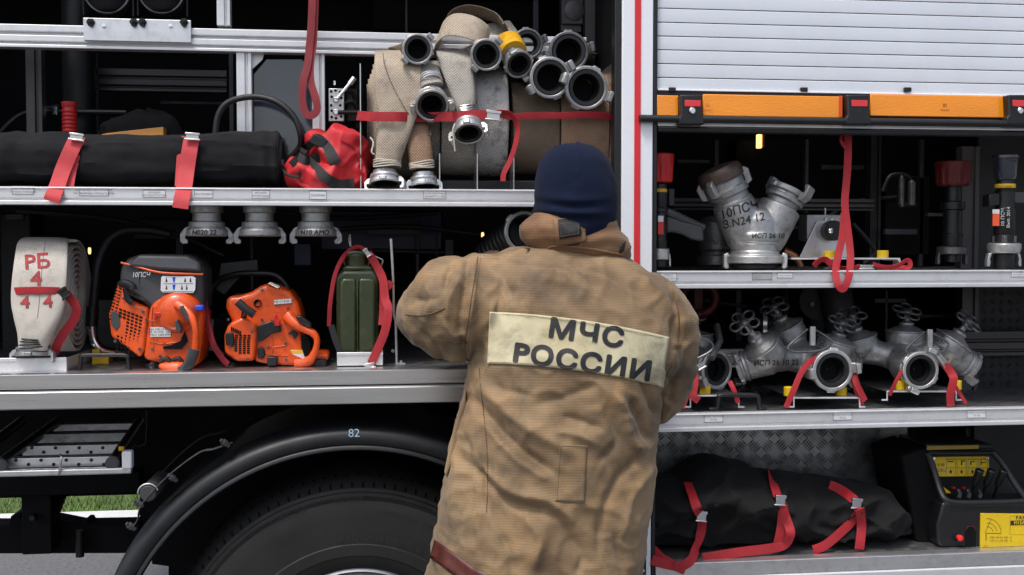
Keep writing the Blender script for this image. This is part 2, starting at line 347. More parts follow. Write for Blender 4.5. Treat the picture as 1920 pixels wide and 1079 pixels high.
def coupling(parent, c, axis, r, length=None, roll=0, ring='cast', bore=.62, face=.84, claws=2, gasket='black_rubber', up=(0,0,1), lug=1.0, n=36, ribs=True):
    """a hose coupling head: ring with hooked claws, rubber face, dark bore"""
    L_ = length or r*1.1; M = frame(c, axis, up, roll); mb = MB()
    prof = [(r*bore*.98, -L_*.95), (r*.74, -L_), (r*.76, -L_*.72), (r*.92, -L_*.68), (r*.94, -L_*.5), (r*.86, -L_*.46), (r*.86, -L_*.34), (r*.99, -L_*.28), (r, -L_*.04), (r*.97, 0), (r*face, 0), (r*face, -r*.10), (r*bore*.98, -r*.12)]
    rings = [[M @ V((q*math.cos(2*PI*k/n), q*math.sin(2*PI*k/n), z)) for k in range(n)] for q, z in prof]
    mb.loft(rings, closed=True, cap=False)
    for j in range(claws):
        a = 2*PI*j/claws
        R = M @ Matrix.Rotation(a, 4, 'Z'); w = r*.24*lug
        pr = [(r*.90, -L_*.5), (r*1.10, -L_*.46), (r*1.28, -L_*.2), (r*1.28, r*.30), (r*1.20, r*.38), (r*1.02, r*.38), (r*1.0, r*.22), (r*1.12, r*.16), (r*1.12, -r*.02), (r*.92, -r*.05)]
        k = len(pr); vs_ = [R @ V((x, -w*(1 if q > -r*.2 else .8), q)) for x, q in pr] + [R @ V((x, w*(1 if q > -r*.2 else .8), q)) for x, q in pr]
        mb.add(vs_, [tuple(range(k)), tuple(range(2*k-1, k-1, -1))] + [(i, i+k, (i+1) % k+k, (i+1) % k) for i in range(k)])
        if ribs:
            R2 = M @ Matrix.Rotation(a + PI/claws*.9, 4, 'Z')
            q = [R2 @ V(p) for p in [(r*.95,-w,-L_*.3),(r*1.08,-w*.7,-L_*.28),(r*1.08,w*.7,-L_*.28),(r*.95,w,-L_*.3),(r*.95,-w,-L_*.02),(r*1.07,-w*.7,-L_*.05),(r*1.07,w*.7,-L_*.05),(r*.95,w,-L_*.02)]]
            mb.add(q, [(0,1,2,3),(7,6,5,4),(0,4,5,1),(1,5,6,2),(2,6,7,3),(3,7,4,0)])
    o = mb.build('coupling_ring', ring, parent, bevel=r*.03, seg=2)
    g = MB(); prof = [(r*(face-.02), -r*.09), (r*(face-.04), -r*.02), (r*(bore+.03), -r*.03), (r*bore, -r*.1), (r*(face-.02), -r*.14)]
    g.loft([[M @ V((q*math.cos(2*PI*k/n), q*math.sin(2*PI*k/n), z)) for k in range(n)] for q, z in prof], closed=True, cap=False)
    g.build('gasket', gasket, parent)
    b = MB(); b.loft([[M @ V((q*math.cos(2*PI*k/n), q*math.sin(2*PI*k/n), z)) for k in range(n)] for q, z in [(r*bore*.97, -r*.08), (r*bore*.93, -L_*.4), (r*bore*.84, -L_*.45), (r*bore*.82, -L_*.80), (.001, -L_*.81)]], cap=False)
    b.build('bore', 'shade_black', parent)
    return o
def remeshed(mb, name, mt, vox, smooth_it, parent, fn=None, fac=.6):
    me = bpy.data.meshes.new('t'); me.from_pydata(mb.v, [], mb.f)
    bm = bmesh.new(); bm.from_mesh(me); bmesh.ops.recalc_face_normals(bm, faces=bm.faces); bm.to_mesh(me); bm.free()
    o = bpy.data.objects.new('t', me); COL.objects.link(o)
    md = o.modifiers.new('r', 'REMESH'); md.mode = 'VOXEL'; md.voxel_size = vox
    md = o.modifiers.new('s', 'SMOOTH'); md.iterations = smooth_it; md.factor = fac
    bpy.context.view_layer.update()
    m2 = bpy.data.meshes.new_from_object(o.evaluated_get(bpy.context.evaluated_depsgraph_get())); bpy.data.objects.remove(o)
    if fn:
        nr = [v.normal.copy() for v in m2.vertices]
        for v, n_ in zip(m2.vertices, nr): v.co = fn(v.co, n_)
    out = MB(); out.v = [v.co.copy() for v in m2.vertices]; out.f = [tuple(p.vertices) for p in m2.polygons]; bpy.data.meshes.remove(m2)
    return out
def proj(bvh, px, py, off=.0012, fb=.05):
    d = (W(px, py, 1) - CAMLOC).normalized(); h = bvh.ray_cast(CAMLOC, d)
    return (h[0] - d*off) if h[0] is not None else W(px, py, fb)
def on(bvh, px, py, rot=0, s_=.0015, off=.0012):
    ca, sa = math.cos(rot), math.sin(rot)
    return lambda u, v: proj(bvh, px + (u*ca - v*sa)/s_, py - (u*sa + v*ca)/s_, off)
# ================================================================= SETTING: ground
g = MB().box((-60,-60,-.3),(60,3.38,0)).build('road_asphalt', 'asphalt', smooth=False); struct(g)
g = MB().box((-60,3.6,-.3),(60,80,.09)).build('verge_ground', 'grass_soil', smooth=False); struct(g)
kr = MB()
x = -14.0
while x < 14:
    kr.box((x, 3.38, -.3), (x+.99, 3.6, .11)); x += 1.0
o = kr.build('kerb', 'kerb', bevel=.012); struct(o)
gm = MB()
for i in range(16000):
    x = random.uniform(-4.2, 1.2); y = 3.61 + 3.2*random.random()**1.4; h = random.uniform(.04, .11); a = random.uniform(0, PI); w = .004; lx, ly = random.uniform(-.03,.03), random.uniform(-.03,.03)
    dx, dy = math.cos(a)*w, math.sin(a)*w
    gm.add([(x-dx,y-dy,.09),(x+dx,y+dy,.09),(x+lx,y+ly,.09+h*.6)], [(0,1,2)])
o = gm.build('grass', 'grass', smooth=False); o['kind'] = 'stuff'
# ================================================================= FIRE TRUCK
truck = thing('fire_truck', 'white fire engine with a red stripe and its equipment lockers standing open', 'fire truck', (0.2, 1.25, 0))
def T(mb, name, mt, **kw): return mb.build(name, mt, truck, **kw)
def rail(name, x0, x1, ytop, ybot, Y0, depth, mt='aluminium_white', xr=960, steps=None, parent=truck, bev=.0015):
    """extruded aluminium rail; steps: (fraction down, set-back) profile"""
    zt = W(xr, ytop, Y0).z; zb = W(xr, ybot, Y0).z; H = zt - zb
    A = W(x0, ytop, Y0).x; B = W(x1, ytop, Y0).x
    steps = steps or [(0, 0), (1, 0)]
    pr = [(Y0 + d, zt - f*H) for f, d in steps] + [(Y0 + depth, zb), (Y0 + depth, zt)]
    k = len(pr); mb = MB(); mb.add([(A, y, z) for y, z in pr] + [(B, y, z) for y, z in pr], [tuple(range(k)), tuple(range(2*k-1, k-1, -1))] + [(i, i+k, (i+1) % k+k, (i+1) % k) for i in range(k)])
    return mb.build(name, mt, parent, bevel=bev, seg=2, smooth=False)
XL = W(-420, 400, 0).x; XR = W(2330, 400, 0).x
SHELF = [(0,.004),(.04,0),(.10,0),(.13,.004),(.62,.004),(.66,.010),(.74,.010),(.78,-.002),(1,-.002)]
GROOVE = [(0,0),(.30,0),(.34,.012),(.42,.012),(.46,0),(.72,0),(.76,.012),(.82,.012),(.86,0),(1,0)]
# shelves of the left locker
xp = W(1150, 300, 0).x
rail('shelf_rail', -420, 1152, 349+6.5, 385+3, 0.0, .03, xr=960, steps=SHELF)
zs1 = W(960, 357.5, 0).z
T(MB().box((XL, .034, zs1-.012), (xp, .80, zs1-.004)), 'shelf_board', 'dark_metal', smooth=False)
rail('sill_beam', -420, 1163, 691, 721, -.03, .06, mt='steel_brushed', xr=780, steps=[(0,.012),(.08,0),(.93,0),(1,.006)])
rail('sill_beam', -420, 1163, 722.5, 757, -.034, .06, mt='steel_brushed', xr=780, steps=[(0,.008),(.1,0),(.95,0),(1,.006)])
zf1 = W(780, 689, -.02).z
T(MB().box((XL, .032, zf1-.02), (xp, .95, zf1-.004)), 'locker_floor', 'plate', smooth=False)
def tread(name, P0, U, Vv, N, nu, nv, pitch, size, mt='plate', parent=truck, hgt=.0010):
    """five-bar tread pattern as raised lozenges on a sheet"""
    mb = MB()
    for i in range(nu):
        for j in range(nv):
            c = P0 + U*(i+.5)*pitch + Vv*(j+.5)*pitch
            d1, d2 = ((U+Vv), (U-Vv)) if (i+j) % 2 == 0 else ((U-Vv), (U+Vv))
            d1 = d1.normalized(); d2 = d2.normalized()
            for k in range(-2, 3):
                q = c + d2*k*size*.40; l = size*(1.0 - abs(k)*.10); w = size*.13
                mb.add([q-d1*l, q+d2*w, q+d1*l, q-d2*w, q+N*hgt], [(0,1,4),(1,2,4),(2,3,4),(3,0,4)])
    return mb.build(name, mt, parent, smooth=False, kind='stuff')
UX, UY, UZ = V((1,0,0)), V((0,1,0)), V((0,0,1))
tread('tread_bars', V((XL, .036, zf1-.004)), UX, UY, UZ, 64, 24, .036, .0165)
# upper beam, posts
rail('locker_beam', -420, 1100, 67, 108, .16, .04, xr=960, steps=GROOVE)
def post(px0, px1, py0, py1, Y, mt='aluminium_white', d=.04, name='locker_post', groove=True):
    a = W(px0, (py0+py1)/2, Y); b = W(px1, (py0+py1)/2, Y); zt = W((px0+px1)/2, py0, Y).z; zb = W((px0+px1)/2, py1, Y).z; w = b.x - a.x
    pr = [(0,0),(.55,0),(.6,.008),(.72,.008),(.77,0),(1,0)] if groove else [(0,0),(1,0)]
    P = [(a.x + f*w, Y + q) for f, q in pr] + [(b.x, Y+d), (a.x, Y+d)]; k = len(P)
    mb = MB(); mb.add([(x, y, zb) for x, y in P] + [(x, y, zt) for x, y in P], [tuple(range(k)), tuple(range(2*k-1, k-1, -1))] + [(i, i+k, (i+1) % k+k, (i+1) % k) for i in range(k)])
    return T(mb, name, mt, smooth=False, bevel=.001)
post(444, 472, 97, 330, .17); post(586, 609, 100, 330, .17)
post(49, 79, 84, 330, .34, 'dark_extrusion'); post(406, 431, -60, 48, .18)
post(1053, 1090, -160, 60, .34, 'dark_extrusion', groove=False); post(1098, 1122, -160, 330, .30, 'dark_extrusion', groove=False)
T(MB().prism([(476,140),(500,112),(566,112),(586,135),(586,330),(476,330)], .205, .215), 'gloss_panel', 'gloss_panel', smooth=False)
T(MB().prism([(472,98),(496,98),(492,112),(473,130)], .195, .20), 'corner_gusset', 'aluminium_white', smooth=False)
rail('rear_rail', 176, 425, 130, 172, .62, .03, mt='dark_extrusion', xr=300, steps=GROOVE)
T(MB().lathe([(.046, 0), (.046, 1.4)], Matrix.Translation((W(146, 300, .5).x, .52, zs1))), 'vertical_pipe', 'dark_metal')
pm = MB(); c = W(133, 210, .44)
pm.tube([c+V((-.09,0,0)), c+V((.16,0,0))], .009, 10); T(pm, 'pipe_clamp', 'black_plastic')
T(buckle_mb(103, 209, .43, 8, 16), 'clamp_bolt', 'chrome')
# bolted bracket plate with bolts
bp = T(MB().pbox(156, 358, 36, 78, .148, .158), 'bracket_plate', 'aluminium', smooth=False, bevel=.001)
for bx in (170, 251, 267, 345):
    M_ = frame(W(bx, 42, .146), (0,-1,0)); s_ = S(bx, .146)
    q = MB().lathe([(8*s_, 0), (8*s_, .003), (5*s_, .003), (5*s_, .012), (2.5*s_, .012), (2.5*s_, .018)], M_, 6); q.box(W(bx-3, 50, .14)-V((0,.004,0)), W(bx+3, 44, .14)+V((0,.004,0)))
    q.build('bolt', 'dark_metal', bp)
for bx in (195, 320):
    MB().lathe([(4*S(bx,.15), 0), (4*S(bx,.15), .002), (1.5*S(bx,.15), .0025)], frame(W(bx, 49, .1475), (0,-1,0)), 14).build('screw', 'chrome', bp)
# round stowage cups above the beam
for cx in (205, 306):
    s_ = S(cx, .3); c = W(cx, -18, .3)
    cup = thing('storage_cup', 'round black pouch with a grey rim above the beam, ' + ('leftmost of the two' if cx < 250 else 'right one beside the bracket bolts'), 'pouch', c - V((0,0,40*s_)))
    MB().loft([[c + V((math.cos(t)*w*s_, math.sin(t)*.05, z*s_)) for t in [2*PI*k/28 for k in range(28)]] for w, z in ((18,-46),(32,-38),(39,-20),(41,0),(41,60))]).build('pouch', 'black_fabric', cup, sub=1)
    MB().tube([c + V((math.cos(t)*40*s_, -.03, math.sin(t)*40*s_ - 6*s_)) for t in [PI + PI*k/20 for k in range(21)]], .0035, 8).build('wire_rim', 'cast_dark', cup)
    for dx in (-44, 46):
        MB().tube([c+V((dx*s_,-.02,60*s_)), c+V((dx*s_*.98,-.02,-50*s_))], .003, 8).build('wire_hook', 'dark_metal', cup)
# locker shell: back walls, ceilings, dividers, closed body
xpl = W(1152, 300, 0).x; xpr = W(1229, 300, 0).x
zb_l = W(700, 757, 0).z
zr_bot = W(1500, 1046, 0).z; ROOF = 3.2
T(MB().box((XL, 1.02, zb_l), (xpl, 1.04, ROOF)), 'locker_back_wall', 'shade_black', smooth=False)
T(MB().box((xpr, .86, zr_bot-.05), (XR, .88, ROOF)), 'locker_back_wall', 'shade_black', smooth=False)
T(MB().box((xpl+.004, .03, .75), (xpr-.004, 1.02, ROOF-.01)), 'locker_divider', 'shade_black', smooth=False)
T(MB().box((XL, .0, ROOF), (XR, 2.5, ROOF+.03)), 'roof', 'white_paint', smooth=False)
T(MB().box((XL, .95, zf1-.10), (xpl, 2.47, zf1-.03)), 'underfloor', 'shade_black', smooth=False)
T(MB().box((XL, .05, zf1-.075), (xpl, .95, zf1-.03)), 'underfloor', 'shade_black', smooth=False)
T(MB().box((XL, 2.47, zb_l-.02), (XR, 2.5, ROOF-.002)), 'far_side_wall', 'white_paint', smooth=False)
T(MB().box((XL-.03, .0, zb_l), (XL-.002, 2.5, ROOF)), 'end_wall', 'white_paint', smooth=False)
T(MB().box((XR+.002, .0, .6), (XR+.03, 2.5, ROOF)), 'end_wall', 'white_paint', smooth=False)
T(MB().box((XL, .0, W(500,-330,0).z), (xpl, .06, ROOF-.002)), 'upper_side_panel', 'white_paint', smooth=False)
T(MB().box((XL, .2, W(500,-200,.2).z), (xpl, 1.0, W(500,-206,.2).z)), 'upper_shelf', 'shade_black', smooth=False)
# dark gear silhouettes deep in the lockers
T(MB().pbox(-420, 300, 750, 936, 1.0, 1.02), 'chassis_panel', 'shade_black')
for (a, b, t0, t1, Y, mt) in ((0,60,400,690,.7,'dark_metal'),(600,830,395,470,.75,'blue_dark'),(550,585,455,500,.6,'blue_dark'),(860,990,520,680,.7,'dark_metal'),(180,330,560,690,.8,'dark_metal'),(700,1000,0,60,.8,'shade_black'),(250,420,410,450,.8,'dark_metal')):
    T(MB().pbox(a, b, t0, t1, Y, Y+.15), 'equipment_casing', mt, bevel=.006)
for pts in (([(30,395,.5),(200,410,.55),(330,440,.6),(420,480,.6)]), ([(640,430,.6),(760,425,.6),(900,440,.6)]), ([(0,250,.5),(40,215,.5),(110,200,.55)]), ([(700,470,.7),(860,475,.7)]), ([(860,620,.55),(990,630,.6)]), ([(500,395,.7),(640,410,.7),(820,400,.7)])):
    T(MB().tube(PW(pts), .008, 8), 'cable', 'black_rubber')
for (px, py) in ((168,469),(905,440)):
    T(MB().lathe([(.003,0),(.005,.006),(.005,.018),(.003,.022)], Matrix.Translation(W(px, py+8, .8)), 10), 'amber_glow_spot', 'amber_glow')  # glowing spots put in for amber light seen through from the far side
for (a, b, t0, t1, Y) in ((10,44,402,412,.55),(60,110,470,476,.7),(330,344,430,560,.7),(470,476,430,690,.78),(640,655,500,640,.8),(780,786,400,640,.7),(690,790,430,440,.65),(835,850,450,530,.6),(845,875,540,552,.5),(210,330,60,70,.7),(640,900,60,66,.9),(760,764,0,60,.7),(1000,1010,0,70,.6),(180,184,100,250,.62),(300,420,190,196,.7),(430,438,100,330,.6)):
    T(MB().pbox(a, b, t0, t1, Y, Y+.02), 'locker_bracket', 'dim_grey', bevel=.001)
for (a, b, t0, t1, Y) in ((1270,1330,300,306,.6),(1340,1348,262,370,.6),(1510,1516,262,400,.6),(1540,1620,310,318,.7),(1725,1732,262,500,.6),(1660,1720,430,440,.5),(1740,1800,400,406,.5),(1380,1390,545,640,.6),(1470,1478,545,600,.6),(1640,1700,560,568,.6),(1660,1664,545,690,.6),(1720,1800,590,596,.6)):
    T(MB().pbox(a, b, t0, t1, Y, Y+.02), 'locker_bracket', 'dim_grey', bevel=.001)
T(MB().pbox(1053, 1094, -60, 46, .33, .338), 'speaker_plate', 'dim_grey', bevel=.003)
T(MB().lathe([(.03,0),(.03,.004),(.024,.006),(.01,.007)], frame(W(1077,20,.33),(0,-1,0)), 28), 'speaker_cone', 'dark_extrusion')
# pillar
pil = T(MB().box((W(1164,300,0).x, -.012, .60), (W(1222,300,0).x, .03, ROOF-.003)), 'side_pillar', 'white_paint', bevel=.003)
T(MB().box((W(1187,300,0).x, -.0145, W(1190,470,0).z-.9), (W(1198.5,300,0).x, -.0135, ROOF-.01)), 'red_stripe', 'red_stripe', smooth=False)
T(MB().box((W(1151,300,0).x, -.006, .60), (W(1163,300,0).x, .04, ROOF-.004)), 'door_seal', 'black_plastic', bevel=.003)
T(MB().box((W(1223,300,0).x, -.008, .60), (W(1231,300,0).x, .04, ROOF-.004)), 'shutter_guide', 'black_plastic', bevel=.003)
hp = T(MB().pbox(1200, 1212, 1024, 1079, -.02, -.013), 'latch_plate', 'black_plastic', bevel=.002)
for yy in (1028, 1037, 1070): MB().lathe([(.004,0),(.004,.003)], frame(W(1206, yy, -.02), (0,-1,0)), 12).build('screw', 'chrome', hp)
# roller shutter
def zrow(py): return W(1500, py, .01).z
xs0 = W(1231.5, 100, .01).x; xs1 = XR
shutter = T(MB().box((xs0, .024, zrow(172)), (xs1, .030, zrow(-330))), 'roller_shutter', 'shutter_aluminium', smooth=False)
rows = [150.5, 125, 99.5, 74.2, 48.7, 22.8, -2.7, -28, -54, -79.5, -105, -131, -156]
prev = 172
for i, r_ in enumerate(rows):
    zt, zb = zrow(r_+.9), zrow(prev - (0 if i == 0 else .5)); h = zt - zb
    pr = [(.0235, zb), (.0068, zb+.0004), (.0064, zb+h*.15), (.0062, zb+h*.6), (.0064, zt-.002), (.0078, zt-.0004), (.0235, zt)]
    k = len(pr); mb = MB().add([(xs0, y, z) for y, z in pr] + [(xs1, y, z) for y, z in pr], [tuple(range(k)), tuple(range(2*k-1,k-1,-1))] + [(j, j+k, (j+1)%k+k, (j+1)%k) for j in range(k)])
    mb.build('slat', 'shutter_aluminium', shutter, ang=25); prev = r_
MB().box((xs0, -.002, zrow(175.5)), (xs1, .03, zrow(172.5))).build('bottom_lip', 'white_paint', shutter, bevel=.001)
MB().box((xs0, .0, zrow(234)), (xs1, .03, zrow(176))).build('bottom_bar', 'dark_metal', shutter, smooth=False)
MB().box((xs0, -.004, zrow(241)), (xs1, .03, zrow(234.5))).build('bottom_bar', 'aluminium', shutter, bevel=.001)
MB().box((xs0, -.006, zrow(252)), (xs1, .03, zrow(242))).build('rubber_seal', 'black_rubber', shutter, bevel=.003)
for px in (1261, 1508.5, 1703): MB().pbox(px-6.5, px+6.5, 164, 172, -.006, .004).build('stop_block', 'black_plastic', shutter, bevel=.0015)
for a, b in ((1232,1272),(1318,1580),(1632,1891),(1936,2200)):
    rf = T(MB().pbox(a, b, 179, 219.5, -.008, -.001), 'amber_reflector', 'amber', bevel=.002)
    if b - a > 100: 
        MB().pbox(b-7, b-.5, 180, 219, -.0095, -.008).build('reflector_end', 'orange_grille', rf, smooth=False)
        lettering('E1', 8*S(a+8), flat_at(a+10 if a < 1500 else 1772, 198, -.0082), 'orange_grille', rf)
        lettering('02 A 0417', 4*S(a+8), flat_at(a+10 if a < 1500 else 1772, 207, -.0082), 'orange_grille', rf)
for i, px in enumerate((1297, 1610, 1912)):
    hb = T(MB().prism([(px-22,178),(px+20,178),(px+20,218),(px+24,222),(px+24,234),(px-24,234),(px-24,222),(px-20,216)], -.035, -.001), 'bar_bracket', 'black_plastic', bevel=.004, seg=3)
    MB().pbox(px-13, px+17, 188, 200, -.0365, -.034).build('red_reflector', 'red_reflector', hb, bevel=.001)
    if i != 1: MB().lathe([(.009, 0), (.009, .003), (.007, .005), (.002, .005)], frame(W(px+1, 208, -.035), (0,-1,0)), 18).build('lock_cylinder', 'chrome', hb)
    else: lettering('U', 9*S(px), flat_at(px+1, 209, -.0352), 'grey_plastic', hb)
yb = W(1500, 226.5, -.03).z
T(MB().lathe([(.0105, 0), (.0105, XR - W(1200,226,-.03).x)], Matrix.Translation((W(1200,226,-.03).x, -.024, yb)) @ Matrix.Rotation(PI/2, 4, 'Y'), 18), 'shutter_lift_bar', 'black_plastic')
# right lockers: rails, shelves
xr0 = W(1231, 500, 0).x
def rsteps(): return SHELF
rail('shelf_rail', 1231, 2330, 507.5, 540, 0.0, .03, xr=1560, steps=SHELF)
rail('shelf_rail', 1227, 2330, 771, 804, 0.0, .03, xr=1560, steps=SHELF)
rail('sill_beam', 1229, 2330, 1045.5, 1073, -.012, .04, xr=1560, mt='aluminium', steps=[(0,.006),(.05,0),(.95,0),(1,.003)])
rail('sill_beam', 1229, 2330, 1074, 1120, -.016, .04, xr=1560, mt='aluminium_white', steps=[(0,.003),(.05,0),(.95,0),(1,.003)])
zr1 = W(1560, 508, 0).z; zr2 = W(1560, 771.5, 0).z; zr3 = W(1560, 1045, -.01).z
for z, nm in ((zr1, 'shelf_board'), (zr2, 'shelf_board'), (zr3, 'locker_floor')):
    T(MB().box((xr0, .034, z-.014), (XR, .84, z-.004)), nm, 'plate', smooth=False)
    tread('tread_bars', V((xr0, .036, z-.004)), UX, UY, UZ, 38, 20, .036, .0165)
T(MB().box((xr0, .05, zr3-.10), (XR, 2.45, zr3-.03)), 'underfloor', 'shade_black', smooth=False)
# tread plate back wall of the low locker
T(MB().box((xr0-.02, .40, zr3), (W(1700, 900, .4).x, .41, zr2-.02)), 'tread_plate_wall', 'plate', smooth=False)
tread('tread_bars', V((xr0, .3985, zr3)), UX, UZ, V((0,-1,0)), 19, 10, .045, .0205, hgt=.003)
T(MB().box((W(1700,900,.4).x, .60, zr3), (XR, .61, zr2-.02)), 'tread_plate_wall', 'shade_black', smooth=False)
# right posts and side wall
post(1803, 1836, 275, 507, .42, 'dark_extrusion'); post(1803, 1834, 540, 775, .42, 'dark_extrusion'); post(1810, 1836, 803, 1040, .45, 'dark_extrusion')
T(MB().box((W(1838,600,.40).x, .425, zr3), (XR, .435, ROOF-.1)), 'inner_wall', 'dark_metal', smooth=False)
rail('rear_rail', 1780, 2200, 622, 668, .36, .03, mt='dark_extrusion', xr=1850, steps=GROOVE)
tread('tread_bars', V((W(1845,600,.4).x, .4245, zr2)), UX, UZ, V((0,-1,0)), 12, 13, .030, .011, mt='dark_metal')
rail('rear_rail', 1262, 1640, 372, 394, .5, .03, mt='dark_extrusion', xr=1300, steps=GROOVE)
rail('rear_rail', 1340, 1500, 655, 690, .42, .03, mt='aluminium', xr=1370, steps=GROOVE)
post(1632, 1652, 252, 500, .55, 'dark_metal')
lm = MB().pbox(1421, 1429, 252, 278, .70, .72); T(lm, 'locker_lamp', 'amber_glow', bevel=.002)
T(MB().pbox(1430, 1434, 252, 276, .69, .72), 'locker_lamp_frame', 'copper')
for (a, b, t0, t1, Y, mt) in ((1380,1500,262,400,.75,'shade_black'),(1660,1745,330,480,.6,'shade_black'),(1520,1600,540,640,.55,'dark_metal'),(1230,1330,540,620,.75,'shade_black')):
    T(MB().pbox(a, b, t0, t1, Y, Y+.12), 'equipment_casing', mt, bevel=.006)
for pts in (([(1460,430,.5),(1530,420,.55),(1600,380,.6),(1680,370,.6)]), ([(1300,560,.6),(1400,575,.6)]), ([(1655,360,.5),(1670,330,.5),(1700,330,.5),(1712,350,.5)]), ([(1600,420,.45),(1640,470,.45),(1620,495,.45)])):
    T(MB().tube(PW(pts), .007, 8), 'cable', 'black_rubber')
for pts in (([(1470,470,.55),(1490,480,.55),(1502,500,.55)]),):
    T(MB().tube(PW(pts), .012, 8), 'copper_fitting', 'copper')
# small shelf stickers
def sticker(px, py, w, h, lines, Y=0.0, mt='sticker', out=.006):
    s_ = S(px, Y); o = T(MB().pbox(px-w/2, px+w/2, py-h/2, py+h/2, Y+.0022, Y+.006), 'shelf_label', mt, smooth=False); MB().pbox(px-w/2-.9, px+w/2+.9, py-h/2-.9, py+h/2+.9, Y+.0030, Y+.006).build('label_frame', 'ink_grey', o, smooth=False)
    n = len(lines)
    for i, t in enumerate(lines):
        lettering(t, h*.40*s_/max(1, n*.55), flat_at(px, py - h*.22*(n-1) + i*h*.44, Y+.0022, 0, .0008), 'ink_grey', o)
sticker(43, 357, 39, 14, ['НАБОР ОКАЗАНИЯ', 'ПЕРВОЙ ПОМОЩИ']); sticker(176, 360, 54, 14, ['ПОЖАРНЫЙ ИНСТРУМЕНТ', 'НА СЪЕМНЫЕ КРОНШТЕЙНЫ'])
sticker(289, 364, 41, 12, ['КОЛОДКИ', 'ПРОТИВООТКАТНЫЕ']); sticker(382, 364.5, 33, 13, ['ИНСТРУМЕНТ']); sticker(489, 365, 32, 14, ['ФОНАРИ', 'ГРУППОВЫЕ']); sticker(596, 366.5, 31, 14, ['ЗАЖИМЫ'])
sticker(815, 366, 41, 13, ['РУКАВ НАПОРНЫЙ', 'ДИАМЕТР 51 ММ'])
sticker(1253, 520, 30, 14, ['СТВОЛ', 'РУЧНОЙ РСП-50']); sticker(1429, 519, 36, 11, [], mt='sticker_worn'); sticker(1472, 517, 28, 8, ['ВОДОСБОРНИК']); sticker(1912, 513, 30, 12, ['СТВОЛ','РУЧНОЙ РСК'])
sticker(1338, 784.5, 34, 14, ['РАЗВЕТВЛЕНИЕ', 'РТ-70']); sticker(1580, 781, 34, 13, ['РАЗВЕТВЛЕНИЕ', 'РТ-70']); sticker(1831, 777, 34, 13, ['РАЗВЕТВЛЕНИЕ', 'РТ-70'])
# pull handles
def handle(x0, x1, ytop, ybot, Y, r=4.0):
    s_ = S(x0, Y)
    o = T(MB().tube(PW([(x0, ybot, Y), (x0+3, ytop+8, Y), (x0+7, ytop, Y), ((x0+x1)/2, ytop-1, Y), (x1-7, ytop, Y), (x1-3, ytop+8, Y), (x1, ybot, Y)], 4), r*s_, 12), 'pull_handle', 'black_plastic')
    for xx in (x0-6, x1+6): MB().pbox(xx-8, xx+8, ybot-3, ybot+2, Y-.01, Y+.01).build('handle_foot', 'black_plastic', o, bevel=.002)
handle(149, 243, 667, 698, .05); handle(1344, 1425, 742, 768, .05, 4.5)
# ---------------------------------------------------------------- chassis below the left locker
XW, ZW = W(672, 1264, 0.02).x, None
def dk(mb, name, mt='dark_metal', **kw): return T(mb, name, mt, **kw)
dk(MB().pbox(-420, 262, 893, 934, .75, .83), 'chassis_rail', 'shade_black', bevel=.004)
dk(MB().pbox(-420, 1700, 800, 900, 1.62, 1.70), 'chassis_rail', 'shade_black')
dk(MB().prism([(-420,985),(16,985),(20,968),(38,964),(40,972),(100,974),(150,984),(156,978),(164,978),(166,984),(262,982),(262,1038),(-420,1040)], .9, 1.0), 'tank', 'shade_black', bevel=.004)
dk(MB().pbox(40, 96, 890, 1040, .78, .88), 'hanger_bracket', 'shade_black', bevel=.004)
dk(MB().prism([(96,934),(120,934),(106,970),(110,985),(90,985)], .86, .9), 'hanger_bracket', 'shade_black')
dk(MB().lathe([(.014,0),(.014,.09)], Matrix.Translation(W(150, 1044, .85))), 'drain_valve', 'dark_metal')
dk(MB().prism([(240,760),(620,760),(700,1300),(316,1300),(316,1062),(285,1058),(285,1045),(262,1040),(262,900)], .95, 1.3), 'mudguard_liner', 'shade_black')
dk(MB().pbox(600, 1700, 720, 1500, 1.0, 1.1), 'chassis_panel', 'shade_black')
dk(MB().lathe([(.10,-.2),(.10,1.9)], frame(W(672,1262,.3), (0,1,0))), 'axle', 'dark_metal')
sp = dk(MB().lathe([(.008,0),(.012,.01),(.012,.02),(.008,.03)], frame(W(65, 968, .775),(0,-1,0))), 'bolt_head', 'dark_metal')
# stowed aluminium steps
step = T(MB().pbox(-60, 246, 881, 893, .05, .075), 'folding_step', 'aluminium', bevel=.004)
for (xa, xb, ya, yb_, Y) in ((14,208,858,876,.10),(42,226,835,853,.24),(66,238,813,830,.40),(86,250,795,808,.58)):
    rg = MB().pbox(xa, xb, ya, yb_, Y, Y+.03).build('step_tread', 'aluminium' if Y < .3 else 'plate', step, bevel=.002)
    s_ = S(xa, Y); n = 7
holes = MB()
for (xa, xb, yc, Y) in ((30,195,867,.10),(60,215,844,.24)):
    for i in range(8):
        xx = xa + (xb-xa)*i/7
        holes.lathe([(3.2*S(xx,Y),-.0005),(3.2*S(xx,Y),.002),(1.7*S(xx,Y),.0028)], frame(W(xx, yc+(4 if i%2 else -4), Y),(0,-1,0)), 12)
holes.build('grip_studs', 'dark_metal', step, kind='stuff')
for a, b in (((210,868,.07),(262,790,.62)),((2,868,.07),(110,790,.62)),((-60,868,.07),(40,790,.62))):
    MB().tube([W(*a), W(*b)], .015, 12).build('side_tube', 'black_plastic', step)
MB().lathe([(.019,0),(.019,.01),(.015,.014)], frame(W(212,868,.066),(0,-1,0)), 20).build('end_plug', 'grey_plastic', step)
MB().lathe([(.019,0),(.019,.01),(.015,.014)], frame(W(3,873,.066),(0,-1,0)), 20).build('end_plug', 'grey_plastic', step)
MB().pbox(228, 247, 847, 880, .045, .075).build('end_block', 'sticker', step, bevel=.004, seg=3)
MB().pbox(222, 232, 838, 846, .1, .11).build('amber_marker', 'yellow_tape', step, bevel=.001)
